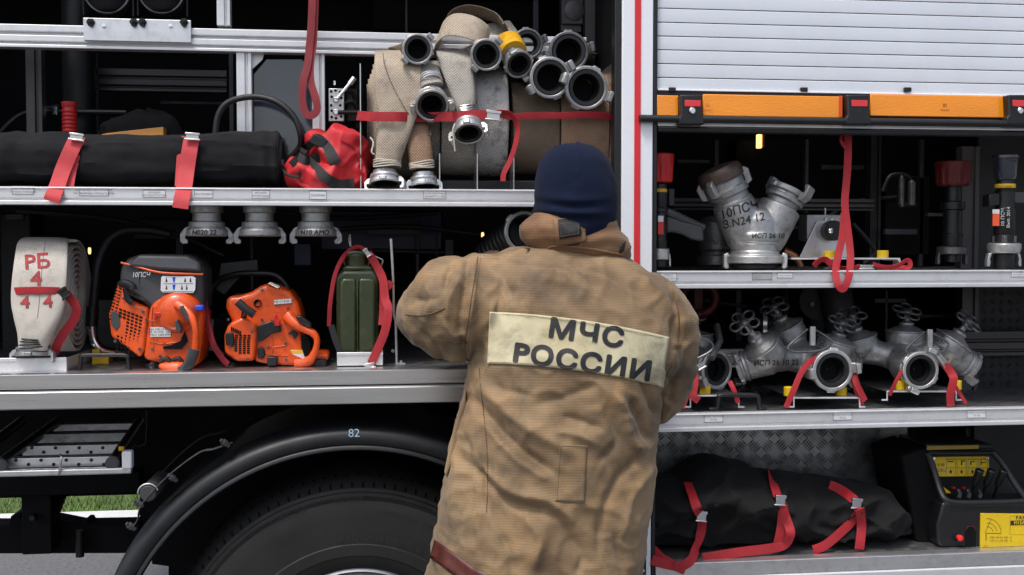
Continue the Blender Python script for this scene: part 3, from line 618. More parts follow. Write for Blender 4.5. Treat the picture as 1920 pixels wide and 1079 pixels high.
MB().tube(PW([(113,853,.06),(115,858,.045),(111,885,.045),(110,889,.05)]), .003, 8).build('retaining_hook', 'steel_brushed', step)
T(MB().sweep(PW([(275,770,.2),(274,832,.2),(250,836,.2),(248,865,.2)],2), .012, .002, side=(0,1,0), n=8), 'hanger_bracket', 'dark_metal')
# fender arc
CX, CZ = W(664, 1284, 0).x, W(664, 1284, 0).z; s0 = S(664, 0)
zc_w = CZ
fm = MB(); prof = [(498,.10),(493,.03),(488,.006),(478,-.006),(462,-.004),(458,.001),(455,-.004),(450,-.004),(447,.004),(447,.018),(457,.014),(480,.012),(490,.10)]
rings = []
for i in range(97):
    a = PI*( -0.06 + 1.12*i/96)
    rings.append([V((CX - math.cos(a)*r_*s0, y, CZ + math.sin(a)*r_*s0)) for r_, y in prof])
fender = T(fm.loft(rings), 'fender', 'fender_plastic', ang=50)
MB().loft([[V((CX - math.cos(a)*r_*s0, y, CZ + math.sin(a)*r_*s0)) for r_, y in ((492,.09),(490,.62),(486,.62),(488,.09))] for a in [PI*(-.06+1.12*i/48) for i in range(49)]]).build('fender_top', 'fender_plastic', fender)
lettering('82', 22*s0, lambda u, v: V((W(664,812,0).x+u, -.009, W(664,812,0).z+v)), 'blue_mark', fender)
T(MB().sweep(PW([(246,990,-.0),(258,975,-.0),(264,950,-.0),(292,915,0),(330,880,0),(375,848,0),(400,842,0),(434,830,.02)]), .013, .0018, side=(0,1,0), n=8), 'fender_bracket', 'cast_dark')
T(MB().sweep(PW([(300,890,.1),(340,850,.1),(380,820,.1),(410,812,.1),(430,805,.12)]), .01, .002, side=(0,1,0), n=8), 'fender_bracket', 'dark_metal')
lamp_ = T(MB().lathe([(16*s0,.18),(16*s0,.0),(14*s0,-.006)], frame(W(278,925,-.0),(0,1,0)), 24), 'fender_stay_tube', 'grey_plastic', bevel=.001)
T(MB().tube([W(278,925,.0)+V((math.cos(t)*18*s0, -.004, math.sin(t)*18*s0)) for t in [PI*(.1+.9*k/14) for k in range(15)]], .0022, 6), 'clamp_band', 'steel_brushed')
for bx, by in ((262,946),(248,989),(326,898),(424,833)):
    T(MB().lathe([(.006,-.01),(.006,.0),(.009,.0),(.009,.012),(.005,.012),(.005,.02)], frame(W(bx,by,-.004),(-.6,-.4,.6)), 8), 'bolt', 'cast_dark')
# wheels
def wheel(c, sgn):
    wh = T(MB().box(c+V((-.02,.0,-.02)), c+V((.02,.04,.02))), 'wheel', 'dark_metal'); s_ = s0
    R_ = 376*S(672, .06)
    def ring(prof, mt, nm, n=120, **kw):
        return MB().loft([[c + V((math.cos(t)*q*R_, y*sgn, math.sin(t)*q*R_)) for q, y in prof] for t in [2*PI*i/n for i in range(n)]], closed=True, cap=False).build(nm, mt, wh, **kw)
    ring([(.515,.06),(.53,.03),(.555,.018),(.60,.012),(.605,.009),(.66,.006),(.665,.009),(.80,.002),(.86,.002),(.885,.006),(.888,.012),(.90,.010),(.903,.016),(.92,.018),(.925,.024),(.94,.028),(.955,.040),(.972,.055),(.985,.075),(.995,.105),(1.0,.15),(1.0,.30),(.95,.33),(.7,.34),(.515,.3)], 'tyre', 'tyre', ang=28)
    tb = MB()
    for i in range(110):
        t = 2*PI*i/110; 
        for (q0,q1,y0,y1,w) in ((.945,.972,.030,.058,.0032),(.975,.992,.062,.09,.0045)):
            tt = t + (0 if q0 < .96 else PI/110)
            u = V((-math.sin(tt),0,math.cos(tt))); r0 = V((math.cos(tt),0,math.sin(tt)))
            p0 = c + r0*q0*R_ + V((0,(y0-.0015)*sgn,0)); p1 = c + r0*q1*R_ + V((0,(y1-.0015)*sgn,0)); p2 = p0+V((0,.006*sgn,0)); p3 = p1+V((0,.006*sgn,0))
            tb.add([p0-u*w, p0+u*w, p1+u*w, p1-u*w, p2-u*w, p2+u*w, p3+u*w, p3-u*w], [(0,1,2,3),(7,6,5,4),(0,4,5,1),(1,5,6,2),(2,6,7,3),(3,7,4,0)])
    tb.build('tread_sipes', 'shade_black', wh, smooth=False, kind='stuff')
    if sgn > 0:
        for (txt, q, a0, sz) in (('REGIONAL RHD II', .70, 80, .026), ('315/80 R22.5  156/150L', .83, 70, .018), ('TUBELESS', .895, 113, .022), ('OUTSIDE', .895, 93, .018)):
            def fn(u, v, q=q, a0=a0):
                a = rad(a0) - u/(q*R_); rr = q*R_ + v; return c + V((math.cos(a)*rr, .0005, math.sin(a)*rr))
            lettering(txt, sz, fn, 'tyre_letter', wh, spacing=1.15)
    ring([(.51,.055),(.53,.040),(.51,.034),(.498,.04),(.48,.07),(.47,.12),(.36,.14),(.35,.16),(.51,.2)], 'aluminium', 'rim', n=72)
    MB().lathe([(.26*R_,.10),(.24*R_,.03),(.20*R_,.02)], frame(c,(0,-sgn,0)) @ Matrix.Translation((0,0,-.13))).build('hub', 'dark_metal', wh)
    for i in range(10):
        t = 2*PI*i/10; MB().lathe([(.013,0),(.013,.03)], frame(c+V((math.cos(t)*.32*R_,.15*sgn,math.sin(t)*.32*R_)),(0,-sgn,0)), 6).build('wheel_nut', 'steel_brushed', wh)
wheel(W(672, 1266, .06), 1)
wc2 = W(672, 1266, .06); wheel(V((wc2.x, 2.40, wc2.z)), -1)
# ================================================================= THINGS ON THE LEFT SHELF
# long black roll
roll = thing('rolled_bag', 'long black fabric roll lying on the upper shelf under two pale red straps', 'bag', W(270, 352, .13))
path = PW([(-330,302,.14),(-60,302,.14),(0,301,.14),(60,302,.14),(200,302,.14),(360,302,.14),(470,302,.14),(515,303,.14),(527,304,.14)], 16)
n_ = len(path); zbot = zs1
mb = MB(); rings = []
for i, p in enumerate(path):
    f = i/(n_-1); rr = .071*(1 + .02*math.sin(i*.5)); 
    if i > n_-6: rr *= 1 - .10*((i-(n_-6))/5)**2
    ring = []
    for k in range(64):
        t = 2*PI*k/64; c, q = math.cos(t), math.sin(t)
        y = p.y + rr*1.3*math.copysign(abs(c)**.85, c); z = p.z + rr*math.copysign(abs(q)**.8, q)
        d = .010*fbm((p.x*3, t*.6, 1), 1.6, 4) + .006*noise.noise(V((p.x*4, t*2.2, 3))) + .004*(1-abs(noise.noise(V((p.x*3+t*1.5, t*3, 9))))*2)**3
        for sx_ in (-.0,):
            pass
        for px_ in (130, 355):
            dx = p.x - W(px_, 300, .05).x; d -= .007*math.exp(-(dx/.03)**2)
        v = V((p.x, y + d*c, z + d*q)); v.z = max(v.z, zbot-.002); ring.append(v)
    rings.append(ring)
mb.loft(rings); mb.build('cover', 'black_fabric', roll)
MB().tube([V((path[-1].x+.002, path[-1].y + math.cos(t)*.072, path[-1].z + math.sin(t)*.058)) for t in [2*PI*k/40 for k in range(40)]], .005, 8, closed=True).build('piping', 'black_webbing', roll)
sp_ = []
for k in range(90):
    t = k*.35; r_ = .006 + .056*k/90; sp_.append(V((path[-1].x+.003, path[-1].y + math.cos(t)*r_*1.15, path[-1].z + math.sin(t)*r_)))
MB().tube(sp_, .003, 6).build('roll_end', 'black_fabric', roll)
def luggage_strap(name, label, pts1, pts2, bk, w=29, mt='pink_webbing'):
    t = thing(name, label, 'strap', W(pts1[-1][0], pts1[-1][1], .0))
    for p in pts2: strap_mb(p, w*.9, .0010).build('webbing', mt, t)
    strap_mb(pts1, w, .0011).build('loose_end', mt, t)
    buckle_mb(*bk).build('buckle', 'steel_brushed', t, bevel=.0008)
    return t
luggage_strap('fastening_strap', 'pale red strap slanting over the black roll beside the red ribbed grip', [(143,262,.050),(133,283,.040),(118,318,.035),(108,347,.012),(100,366,-.012),(96,378,-.014)], [[(146,258,.07),(140,285,.05),(130,320,.045),(125,350,.03)]], (144,257,.040,23,13,.12))
luggage_strap('fastening_strap', 'pale red strap with a silver buckle hanging straight down over the black roll', [(359,262,.050),(355,285,.040),(350,318,.035),(346,348,.012),(341,372,-.012),(338,391,-.016)], [[(354,258,.07),(346,285,.05),(343,320,.045),(341,350,.03)]], (361,256,.040,23,13,.05))
# soft dark heap behind and orange wedge
hp_ = thing('dark_bag', 'soft black bag heaped behind the long roll', 'bag', W(270, 352, .36))
mb = MB(); c = W(275, 262, .38); rings = []
for j in range(17):
    ph = -PI/2 + PI*j/16; rings.append([c + V((math.cos(t)*math.cos(ph)*.13*(1+.25*fbm((math.cos(t),math.sin(t),ph),1.3)), math.sin(t)*math.cos(ph)*.09, math.sin(ph)*.085*(1+.2*fbm((t,ph,2),1)))) for t in [2*PI*k/32 for k in range(32)]])
mb.loft(rings).build('bag_body', 'black_canvas', hp_)
o = MB().prism([(172,257),(200,250),(306,238),(307,256),(306,268),(172,268)], .25, .30).build('wooden_wedge', 'wood', bevel=.002); recenter(o); tag(o, 'flat orange wooden wedge lying behind the black roll', 'wedge')
# red ribbed grip
gt = thing('ribbed_grip', 'red ribbed rubber grip standing behind the left strap of the black roll', 'grip', W(132, 270, .30))
c = W(132, 330, .30); H = W(132,192,.30).z - c.z; s_ = S(132,.3); prof = [(11*s_, 0)]
for i in range(17):
    z = H*(.0 + .92*i/17); prof += [(13.5*s_, z), (13.5*s_, z+H*.03), (12.2*s_, z+H*.04)]
prof += [(13*s_, H*.93), (14.5*s_, H*.96), (14.5*s_, H), (10*s_, H), (9.5*s_, H-.02)]
MB().lathe(prof, Matrix.Translation(c)).build('grip_body', 'red_plastic', gt, ang=60)
# black hose loop
o = MB().tube(PW([(405,330,.14),(404,250,.14),(412,210,.14),(435,189,.14),(480,182,.13),(520,192,.11),(550,218,.10),(563,250,.10),(562,275,.12),(540,300,.14)], 8), .0085, 14).build('rubber_hose', 'black_rubber'); recenter(o); tag(o, 'black rubber hose arching in front of the glossy dark panel', 'hose')
# red bag with black straps
rb = thing('red_bag', 'crumpled bright red bag with black webbing beside the black roll', 'bag', W(615, 353, .08))
mb = MB()
for (x, y, Yq, ax, az, ay) in ((640,298,.11,50,56,.075),(572,328,.09,36,28,.055),(612,335,.07,55,26,.05),(665,325,.10,26,38,.06),(600,275,.12,22,30,.05)):
    c = W(x, y, Yq); q_ = S(x, Yq)
    mb.loft([[c + V((math.cos(t)*math.cos(ph)*ax*q_, math.sin(t)*math.cos(ph)*ay, math.sin(ph)*az*q_)) for t in [2*PI*k/28 for k in range(28)]] for ph in [-1.5 + 3.0*j/14 for j in range(15)]])
def rag(co, n_):
    d = .012*(1-2.6*abs(noise.noise(V((co.x*9+co.z*6, co.y*7, co.z*10-co.x*5))))) + .006*(1-2.5*abs(noise.noise(V((co.x*21, co.y*18, co.z*25-co.x*9)))))
    v = co + n_*d; v.z = max(v.z, zs1-.001); return v
mb = remeshed(mb, 't', 'red_fabric', .004, 6, None, fn=rag)
mb.build('bag_body', 'red_fabric', rb, ang=180)
bagbvh = BVHTree.FromPolygons([p for p in mb.v], [f for f in mb.f if len(f) <= 4])
def on_bag(px, py, off=.004):
    d = (W(px, py, 1) - CAMLOC).normalized(); h = bagbvh.ray_cast(CAMLOC, d)
    return (h[0] - d*off) if h[0] is not None else W(px, py, .05)
def bag_strap(pts, w, mt='black_webbing', nm='webbing'):
    P = [on_bag(x, y) for x, y in curve(pts, 5)]; sides = []
    for i in range(len(P)):
        t = P[min(i+1,len(P)-1)] - P[max(i-1,0)]; sides.append(V((-t.z, 0, t.x)))
    MB().sweep(P, w*S(600)/2, .0014, side=sides, n=8, e=.3).build(nm, mt, rb)
bag_strap([(586,262),(600,264),(616,282),(630,308)], 22); bag_strap([(548,312),(566,298),(588,312),(606,330),(632,346),(664,344)], 20); bag_strap([(566,284),(584,270),(596,256)], 16)
bag_strap([(556,300),(575,308),(600,300)], 30)
p = on_bag(597, 266, .010); MB().box(p+V((-.022,-.006,-.014)), p+V((.022,.006,.014))).xf(Matrix.Translation(p)@Matrix.Rotation(.5,4,'Y')@Matrix.Translation(-p)).build('buckle', 'black_plastic', rb, bevel=.003)
for pts in (([(640,262),(665,275),(676,300),(684,330),(676,352)]), ([(560,315),(556,335),(575,350),(620,352)]), ([(606,255),(620,275),(640,300)])):
    bag_strap(pts, 7, 'red_fabric', 'seam')
MB().tube([on_bag(x, y, .012) for x, y in curve([(530,300),(535,325),(560,332),(562,322)], 5)], .004, 8).build('drawcord', 'black_webbing', rb)
# hydraulic valve block
vb = thing('valve_block', 'small metal valve block with two ports beside the rolled hoses', 'valve', W(640, 235, .20))
MB().prism([(616,166),(645,166),(645,228),(616,228)], .18, .23).build('block', 'cast_light', vb, bevel=.002)
hm = MB()
for x, y in ((621,172),(629,170),(638,173),(622,182),(640,184),(621,198),(638,198),(622,220),(630,222),(640,219),(622,208)): hm.lathe([(2.6*S(x,.18),-.001),(2.6*S(x,.18),.0012),(.0005,.0012)], frame(W(x,y,.18),(0,-1,0)), 12)
hm.build('port_holes', 'shade_black', vb, kind='stuff')
for x, y in ((630,188),(630,211)):
    MB().lathe([(5.5*S(x,.18),0),(5.5*S(x,.18),.008),(3.4*S(x,.18),.009),(3.4*S(x,.18),.002)], frame(W(x,y,.18),(0,-1,0)), 18).build('port', 'chrome', vb)
MB().tube([W(632,186,.17), W(660,152,.19)], .005, 10).build('fitting_pipe', 'steel_brushed', vb); MB().lathe([(.008,0),(.008,.022)], frame(W(656,158,.188),(.6,0,.8)), 6).build('pipe_nut', 'chrome', vb)
MB().tube([W(634,211,.17), W(680,211,.19)], .006, 10).build('fitting_pipe', 'dark_metal', vb); MB().lathe([(.004,0),(.004,.012)], Matrix.Translation(W(627,160,.2)), 10).build('bleed_nipple', 'chrome', vb)
for pts in ([(655,155,.19),(668,150,.22),(672,190,.24),(668,225,.24)],[(645,195,.2),(660,190,.2),(672,210,.22)],[(648,170,.2),(664,180,.22),(670,240,.24)]):
    MB().tube(PW(pts), .006, 8).build('hydraulic_line', 'black_rubber', vb)
MB().pbox(648, 672, 165, 230, .22, .27).build('solenoid', 'dark_metal', vb, bevel=.006)
# hanging red straps
def hang_strap(label, paths, w, mt, group=None, edge=None):
    t = thing('hanging_strap', label, 'strap', W(paths[0][-1][0], paths[0][-1][1], paths[0][-1][2]))
    for i, (p, tw) in enumerate(zip(paths, edge or [None]*len(paths))): strap_mb(p, w, .0011, twist=tw).build('webbing', mt, t)
    return t
hang_strap('dark red strap dangling in a loop in front of the upper locker beam', [[(587,-50,.09),(584,40,.09),(580,90,.09),(576,125,.085),(568,155,.08),(567,190,.08),(573,212,.08),(584,217,.08),(594,207,.08),(592,185,.08),(583,155,.085),(582,120,.09),(588,70,.095),(592,-50,.095)]], 14, 'dark_red_webbing')
# ---------------------------------------------------------------- hose rack with rolled hoses
rack = thing('hose_rack', 'thin metal rack with dividers holding the rolled fire hoses', 'rack', W(905, 356, .2))
for i, (px, top) in enumerate(((676,120),(823,230),(893,200),(961,190),(1147,120))):
    a = W(px, 240, .06)
    pts = [(px,356,.05),(px,330,.05),(px,top+20,.06),(px,top,.09)]
    MB().box((a.x-.0013, .055 if i in (0,4) else .03, zs1), (a.x+.0013, .50, W(px, top if i in (0,4) else 290, .06).z)).build('divider', 'steel_brushed', rack)
MB().box((W(680,340,.12).x, .12, zs1), (W(1146,340,.12).x, .17, zs1+.035)).build('cross_bar', 'black_plastic', rack, bevel=.004)
def hose_roll(label, x0, x1, ytop, ybot, mt, Yf=.055, turns=5, th=None, skew=0, seed=0, depth=1.0):
    """flat fire hose rolled into a coil whose axle runs along the shelf"""
    t = thing('hose_roll', label, 'fire hose', W((x0+x1)/2, ybot, .22), 'rolled fire hoses standing in the rack')
    zt = W((x0+x1)/2, ytop, Yf+.12).z; zb = W((x0+x1)/2, ybot, Yf+.03).z; R_ = (zt-zb)/2; cz = (zt+zb)/2; cy = Yf + R_*depth
    a = W(x0, (ytop+ybot)/2, Yf+.02).x; b = W(x1, (ytop+ybot)/2, Yf+.02).x; w = b - a
    rng = random.Random(seed); pts = []; th = th or .0085; N = turns*44; r0 = R_ - turns*th*1.18
    for i in range(N+1):
        an = 2*PI*i/44; r_ = r0 + (R_-r0)*i/N; r_ -= th/2
        wob = 1 + .012*math.sin(an*2.1+seed) + .006*noise.noise(V((an*1.3, seed, 0)))
        # front of coil ends near the top front
        A = an + PI*.5
        ca_ = math.copysign(abs(math.cos(A))**.72, math.cos(A)); sa_ = math.copysign(abs(math.sin(A))**.9, math.sin(A))
        off = .004*noise.noise(V((an*.7, seed*3.1, 1)))
        pts.append(V(((a+b)/2 + off + skew*(r_-r0), cy + ca_*r_*wob*depth, cz + sa_*r_*wob)))
    MB().sweep(pts, w/2, th*.52, side=(1,0,0), n=14, e=.45).build('coil', mt, t, ang=70)
    return t, (cy, cz, R_, (a+b)/2, w)
hc, g1 = hose_roll('cream fire hose roll leftmost in the rack, its layers showing along the left', 688, 778, 97, 338, 'hose_cream', turns=6, th=.012, seed=1, Yf=.05, skew=.32)
# loose diagonal layer with tail and coupling
def tail(t, pts, ws, ts, mt, n=6, side=(1,0,0), nm='hose_tail'):
    P = curve([(*p, w_, t_) for p, w_, t_ in zip(pts, ws, ts)], n); s_ = S(pts[0][0], .05)
    return MB().sweep([W(*p[:3]) for p in P], [p[3]*s_/2 for p in P], [p[4]*s_/2 for p in P], side=side, n=20, e=.75).build(nm, mt, t, ang=70)
def binding(t, c, axis, r, L_=.03, mt='steel_brushed', n=9):
    for k in range(n//2):
        M_ = frame(c, axis) @ Matrix.Translation((0,0,L_*k/(n//2)))
        MB().tube([M_ @ V((math.cos(a)*r*1.01, math.sin(a)*r*1.01, .002*math.sin(a*2+k))) for a in [2*PI*j/24 for j in range(24)]], .0022, 6, closed=True).build('wire_binding', mt, t)
tail(hc, [(744,98,.10),(746,130,.040),(748,180,.028),(744,225,.020),(735,262,.022),(729,290,.028),(725,308,.03)], [84,86,86,66,58,50,46], [8,8,9,16,34,44,46], 'hose_cream')
MB().sweep([W(x, y, Yq) for x, y, Yq in curve([(718,100,.055),(722,125,.026),(738,165,.014),(760,205,.010),(772,222,.016)], 6)], .0012, .0008, side=(1,0,0), n=6).build('woven_seam', 'hose_seam', hc)
frb = random.Random(3)
for (x0, x1, yy, Yq, own) in ((706,758,238,.006,hc),(768,806,252,.036,None)):
    fm_ = MB()
    for k in range(26):
        x = x0 + (x1-x0)*k/25; y = yy + 5*math.sin(k*.5) + frb.uniform(-2,2); fm_.tube([W(x, y-4, Yq+.012*abs(k-12)/13), W(x+frb.uniform(-3,3), y+frb.uniform(1,7), Yq+.012*abs(k-12)/13-.002)], .0009, 5)
    fm_.build('frayed_threads', 'rope', hc, kind='stuff')
binding(hc, W(726,302,.03), (0,0,-1), 25*S(726,.03), .02, 'rope'); 
coupling(hc, W(722,346,.03), (0,-.25,-1), 30*S(722,.03), 26*S(722), roll=.3, ring='cast_light')
MB().tube(PW([(694,258,.02),(700,268,.015),(697,285,.01),(702,290,.012)],5), .0022, 8).build('cord', 'rope', hc)
hc2, _ = hose_roll('light tan fire hose roll behind the mouth that points down, second in the rack', 780, 826, 118, 345, 'hose_grey', Yf=.09, turns=6, th=.010, seed=2)
tail(hc2, [(800,118,.10),(802,135,.06),(806,150,.045),(810,165,.035)], [56,50,46,42], [10,20,30,38], 'hose_grey')
coupling(hc2, W(810,199,.0), (0,-.95,-.5), 32*S(810), 48*S(810), roll=.1, ring='cast_light')
binding(hc2, W(807,150,.045), (.1,-.6,-.8), 22*S(810), .02, 'steel_brushed', 6)
t3 = thing('hose_end', 'tan hose end with a pale coupling resting right of the cream hose tail', 'fire hose', W(792,352,.05))
tail(t3, [(768,200,.075),(776,235,.06),(783,262,.048),(788,290,.038),(791,318,.035)], [60,54,50,46,42], [10,22,34,40,42], 'hose_tan', nm='hose_body')
binding(t3, W(790,305,.035), (.1,0,-1), 23*S(790), .02, 'rope', 8)
coupling(t3, W(795,350,.035), (.05,-.15,-1), 27*S(795), 26*S(795), roll=.2, ring='cast_light')
h3, _ = hose_roll('pale grey fire hose roll with a bright coupling hanging below the red strap', 828, 893, 92, 330, 'hose_grey', turns=6, seed=3, Yf=.05, th=.010)
tail(h3, [(850,95,.11),(853,110,.05),(860,140,.035),(868,175,.03),(872,200,.028),(875,222,.028)], [66,64,56,46,40,38], [8,8,14,26,36,38], 'hose_grey')
binding(h3, W(873,200,.028), (.05,0,-1), 20*S(873), .02, 'steel_brushed', 8)
coupling(h3, W(879,252,.0), (.05,-.75,-1), 30*S(879), 34*S(879), roll=.4, ring='cast_light')
MB().tube(PW([(853,232,.0),(849,245,-.005),(851,262,-.005),(853,284,-.003)],5), .002, 8).build('cord', 'rope', h3)
h4, _ = hose_roll('grey white speckled fire hose roll in the middle of the rack', 896, 957, 122, 330, 'hose_speckled', turns=6, seed=4, Yf=.045, th=.010, skew=-.08)
h5, _ = hose_roll('dark brown fire hose roll right of the speckled one', 962, 1050, 148, 328, 'hose_brown', turns=5, seed=5, Yf=.07, th=.011)
h6, _ = hose_roll('rusty tan fire hose roll at the right end of the rack', 1053, 1143, 130, 328, 'hose_tan', turns=6, seed=6, Yf=.06, th=.010)
def hose_head(label, x, y, Y, r, axis, back, ring, roll, mt='hose_brown', wb=None, extra=None):
    s_ = S(x, Y); t = thing('hose_end', label, 'fire hose', W(x, y+r, Y), 'fire hose ends lying on top of the rolled hoses')
    coupling(t, W(x, y, Y), axis, r*s_, r*s_*1.15, roll=roll, ring=ring)
    if back:
        P = [W(x, y, Y) - V(axis).normalized()*r*s_*1.12] + [W(*b) for b in back]; m = len(P)
        P = [V(q) for q in curve([tuple(p) for p in P], 5)]; m = len(P)
        wb = wb or 1.5; MB().sweep(P, [r*s_*(.78 + (wb-.78)*min(1,i/(m*.5))) for i in range(m)], [r*s_*(.78*(1-min(1,i/(m*.5))) + .12) for i in range(m)], side=(1,0,0), n=20, e=.8).build('hose_tail', mt, t, ang=70)
    return t
hose_head('small grey hose mouth at the top left of the hose stack', 783, 92, .02, 29, (.02,-1,-.05), [(772,92,.16),(740,110,.26)], 'cast', .75, 'hose_brown')
hh = hose_head('hose mouth under the folded cream hose flap', 912, 103, .015, 30, (.02,-1,-.12), [(905,92,.14),(900,95,.24)], 'cast', .85, 'hose_grey')
fl = thing('hose_end', 'cream folded flap of flat hose lying over the top hoses', 'fire hose', W(865, 90, .10), 'fire hose ends lying on top of the rolled hoses')
tail(fl, [(820,92,.15),(824,66,.10),(842,48,.07),(868,48,.045),(892,56,.035),(908,66,.045),(914,74,.07)], [46,50,52,52,50,46,42], [5,5,5,5,5,5,5], 'hose_cream', side=[V((-.30,-.35,-.85))]*37, nm='hose_body')
fk = thing('hose_end', 'dark brown flat hose folded behind the cream flap', 'fire hose', W(890, 60, .2), 'fire hose ends lying on top of the rolled hoses')
tail(fk, [(840,80,.26),(850,36,.24),(885,22,.21),(930,35,.18),(950,60,.15)], [60,60,60,58,54], [6,6,6,6,8], 'hose_brown', side=(.2,.9,-.2), nm='hose_body')
yt = hose_head('coupling with yellow tape wound round the hose behind it', 974, 122, .02, 27, (.22,-.85,-.5), [(962,98,.10),(948,70,.17),(930,45,.22)], 'cast', 2.2, 'hose_grey', wb=1.15)
P = [W(964,98,.055), W(958,86,.085), W(952,75,.115)]; MB().sweep(P, [24*S(960), 25*S(960), 25*S(960)], [23*S(960), 22*S(960), 18*S(960)], side=(1,0,.3), n=24).build('yellow_tape', 'yellow_tape', yt)
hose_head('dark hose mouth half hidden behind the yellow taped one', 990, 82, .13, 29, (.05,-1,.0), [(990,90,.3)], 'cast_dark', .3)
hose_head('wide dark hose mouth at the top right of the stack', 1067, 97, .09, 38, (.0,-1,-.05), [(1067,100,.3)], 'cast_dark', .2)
hose_head('wide hose mouth in the middle right of the stack, below the topmost dark one', 1032, 146, .02, 39, (.03,-1,-.08), [(1025,140,.2)], 'cast', .55)
hose_head('wide hose mouth nearest the right divider of the rack', 1100, 165, .015, 41, (.06,-1,-.08), [(1095,150,.2)], 'cast', -.35)
# red strap across the rack
rs = thing('fastening_strap', 'bright red strap with a silver buckle drawn across the rolled hoses', 'strap', W(920, 345, .02))
strap_mb([(670,217,.048),(684,218,.020),(700,219,.000),(745,219,-.008),(785,220,.03),(845,219,.002),(890,216,-.002),(918,216,.006)], 18, .0011).build('webbing', 'red_webbing', rs)
strap_mb([(932,213,.010),(962,219,.025),(1000,217,.035),(1060,217,.030),(1100,215,.028),(1147,219,.045)], 13, .0011, twist=(0,.5)).build('webbing', 'red_webbing', rs)
strap_mb([(930,210,.01),(955,213,.010),(970,235,.018),(968,265,.02),(957,300,.022),(945,325,.02),(943,340,.018)], 10, .0011, twist=(.9,.1)).build('loose_end', 'red_webbing', rs)
buckle_mb(925, 217, .000, 24, 18, .1).build('buckle', 'steel_brushed', rs, bevel=.0008)
# ================================================================= LOWER LEFT LOCKER
for i, (px, ring, lab) in enumerate(((388,'cast','dark coupling hanging under the shelf above the power cutter'),(487,'cast','grey coupling hanging under the shelf between two others'),(592,'cast','coupling hanging under the shelf nearest the jerry can, black ink on its ring'))):
    s_ = S(px, .08); c = W(px, 430, .08); t = thing('hanging_coupling', lab, 'coupling', W(px, 455, .08), 'couplings hanging under the shelf')
    H = W(px, 388, .08).z - c.z
    MB().lathe([(.001,H+.01),(30*s_,H+.01),(30*s_,H*.75),(26*s_,H*.7),(26*s_,H*.35),(33*s_,H*.3),(33*s_,H*.05),(.001,H*.05)], Matrix.Translation(c), 36).build('coupling_neck', ring, t, bevel=.001)
    rm = MB(); rm.lathe([(34*s_,H*.10),(39*s_,-2*s_),(39*s_,-12*s_),(36*s_,-14*s_),(28*s_,-14*s_),(28*s_,H*.1)], Matrix.Translation(c), 36)
    rm.build('coupling_ring', ring, t, bevel=.0018)
    for a in (.15, PI+.1):
        R = Matrix.Translation(c) @ Matrix.Rotation(a, 4, 'Z'); w = 9*s_
        pr = [(30*s_,6*s_),(40*s_,2*s_),(48*s_,-10*s_),(48*s_,-24*s_),(43*s_,-28*s_),(34*s_,-27*s_),(34*s_,-20*s_),(39*s_,-17*s_),(36*s_,-8*s_)]; k = len(pr)
        MB().add([R @ V((x,-w,z)) for x, z in pr]+[R @ V((x,w,z)) for x, z in pr], [tuple(range(k)), tuple(range(2*k-1,k-1,-1))] + [(q, q+k, (q+1)%k+k, (q+1)%k) for q in range(k)]).build('claw', ring, t, bevel=.0018)
    if i != 1:
        tx = 'N020 22' if i == 0 else 'N10 AMO'
        lettering(tx, 13*s_, lambda u, v, c=c, s_=s_: V((c.x + math.sin(u/(39.5*s_))*39.8*s_, c.y - math.cos(u/(39.5*s_))*39.8*s_, c.z + v - 7*s_)), 'ink', t, shear=.1, thick=.0005)
# hose roll marked P6 4 44
rh = thing('hose_roll', 'dirty white fire hose roll with red painted letters standing in a metal tray', 'fire hose', W(72, 672, .1))
a = W(26, 540, .06).x; b = W(124, 540, .06).x; zt = W(75, 449, .17).z; zb = W(75, 672, .1).z; R_ = (zt-zb)/2; cy, cz = .06+R_*.95, (zt+zb)/2
pts = []; N = 9*44
for i in range(N+1):
    an = 2*PI*i/44; r_ = .018 + (R_-.022)*i/N; A = an + PI*.5
    pts.append(V(((a+b)/2 + .004*noise.noise(V((an*.6,4,4))), cy + math.cos(A)*r_*.95, cz + math.sin(A)*r_)))
MB().sweep(pts, (b-a)*.44, .0042, side=(1,0,0), n=14, e=.45).build('coil', 'hose_white', rh, ang=70)
body_pts = [(86,449,.17,84,9),(82,453,.12,88,9),(79,465,.07,92,9),(76,500,.035,96,10),(73,540,.022,98,12),(71,575,.02,94,20),(69,600,.022,80,34),(67,625,.025,62,46),(65,645,.03,54,48),(64,655,.03,52,48)]
P = curve(body_pts, 6); s_ = S(75,.04)
mbx = MB().sweep([W(*p[:3]) for p in P], [p[3]*s_/2 for p in P], [p[4]*s_/2 for p in P], side=(1,0,-.03), n=28, e=.62)
mbx.build('hose_tail', 'hose_white', rh, ang=70); tb_ = BVHTree.FromPolygons(mbx.v, [f for f in mbx.f if len(f) <= 4])
for tx, x, y, sz, rt in (('РБ',70,492,38,.06),('4',68,524,38,.05),('4',47,568,32,.02),('4',90,567,32,.1)):
    lettering(tx, sz*s_, on(tb_, x, y, rt, s_), 'paint_red_mark', rh, cut=.008, thick=.0012, sx=1.15)
pl = [(85,452),(79,500),(74,560),(70,598)]
MB().sweep([proj(tb_, x, y, .0006) for x, y in curve(pl, 6)], .0009, .0003, side=(1,0,0), n=6).build('blue_thread', 'ink_grey', rh)
coupling(rh, W(62,668,.035), (0,-.1,-1), 33*S(62), 26*S(62), roll=.15, ring='cast')
binding(rh, W(64,635,.028), (0,0,-1), 27*S(64), .028, 'dark_metal', 8)
strp = thing('fastening_strap', 'red strap round the white hose roll with its end hanging right', 'strap', W(115,640,.03))
strap_mb([(24,548,.05),(30,546,.012),(60,545,.008),(90,545,.008),(112,546,.015)], 14, .0012).build('webbing', 'red_webbing', strp)
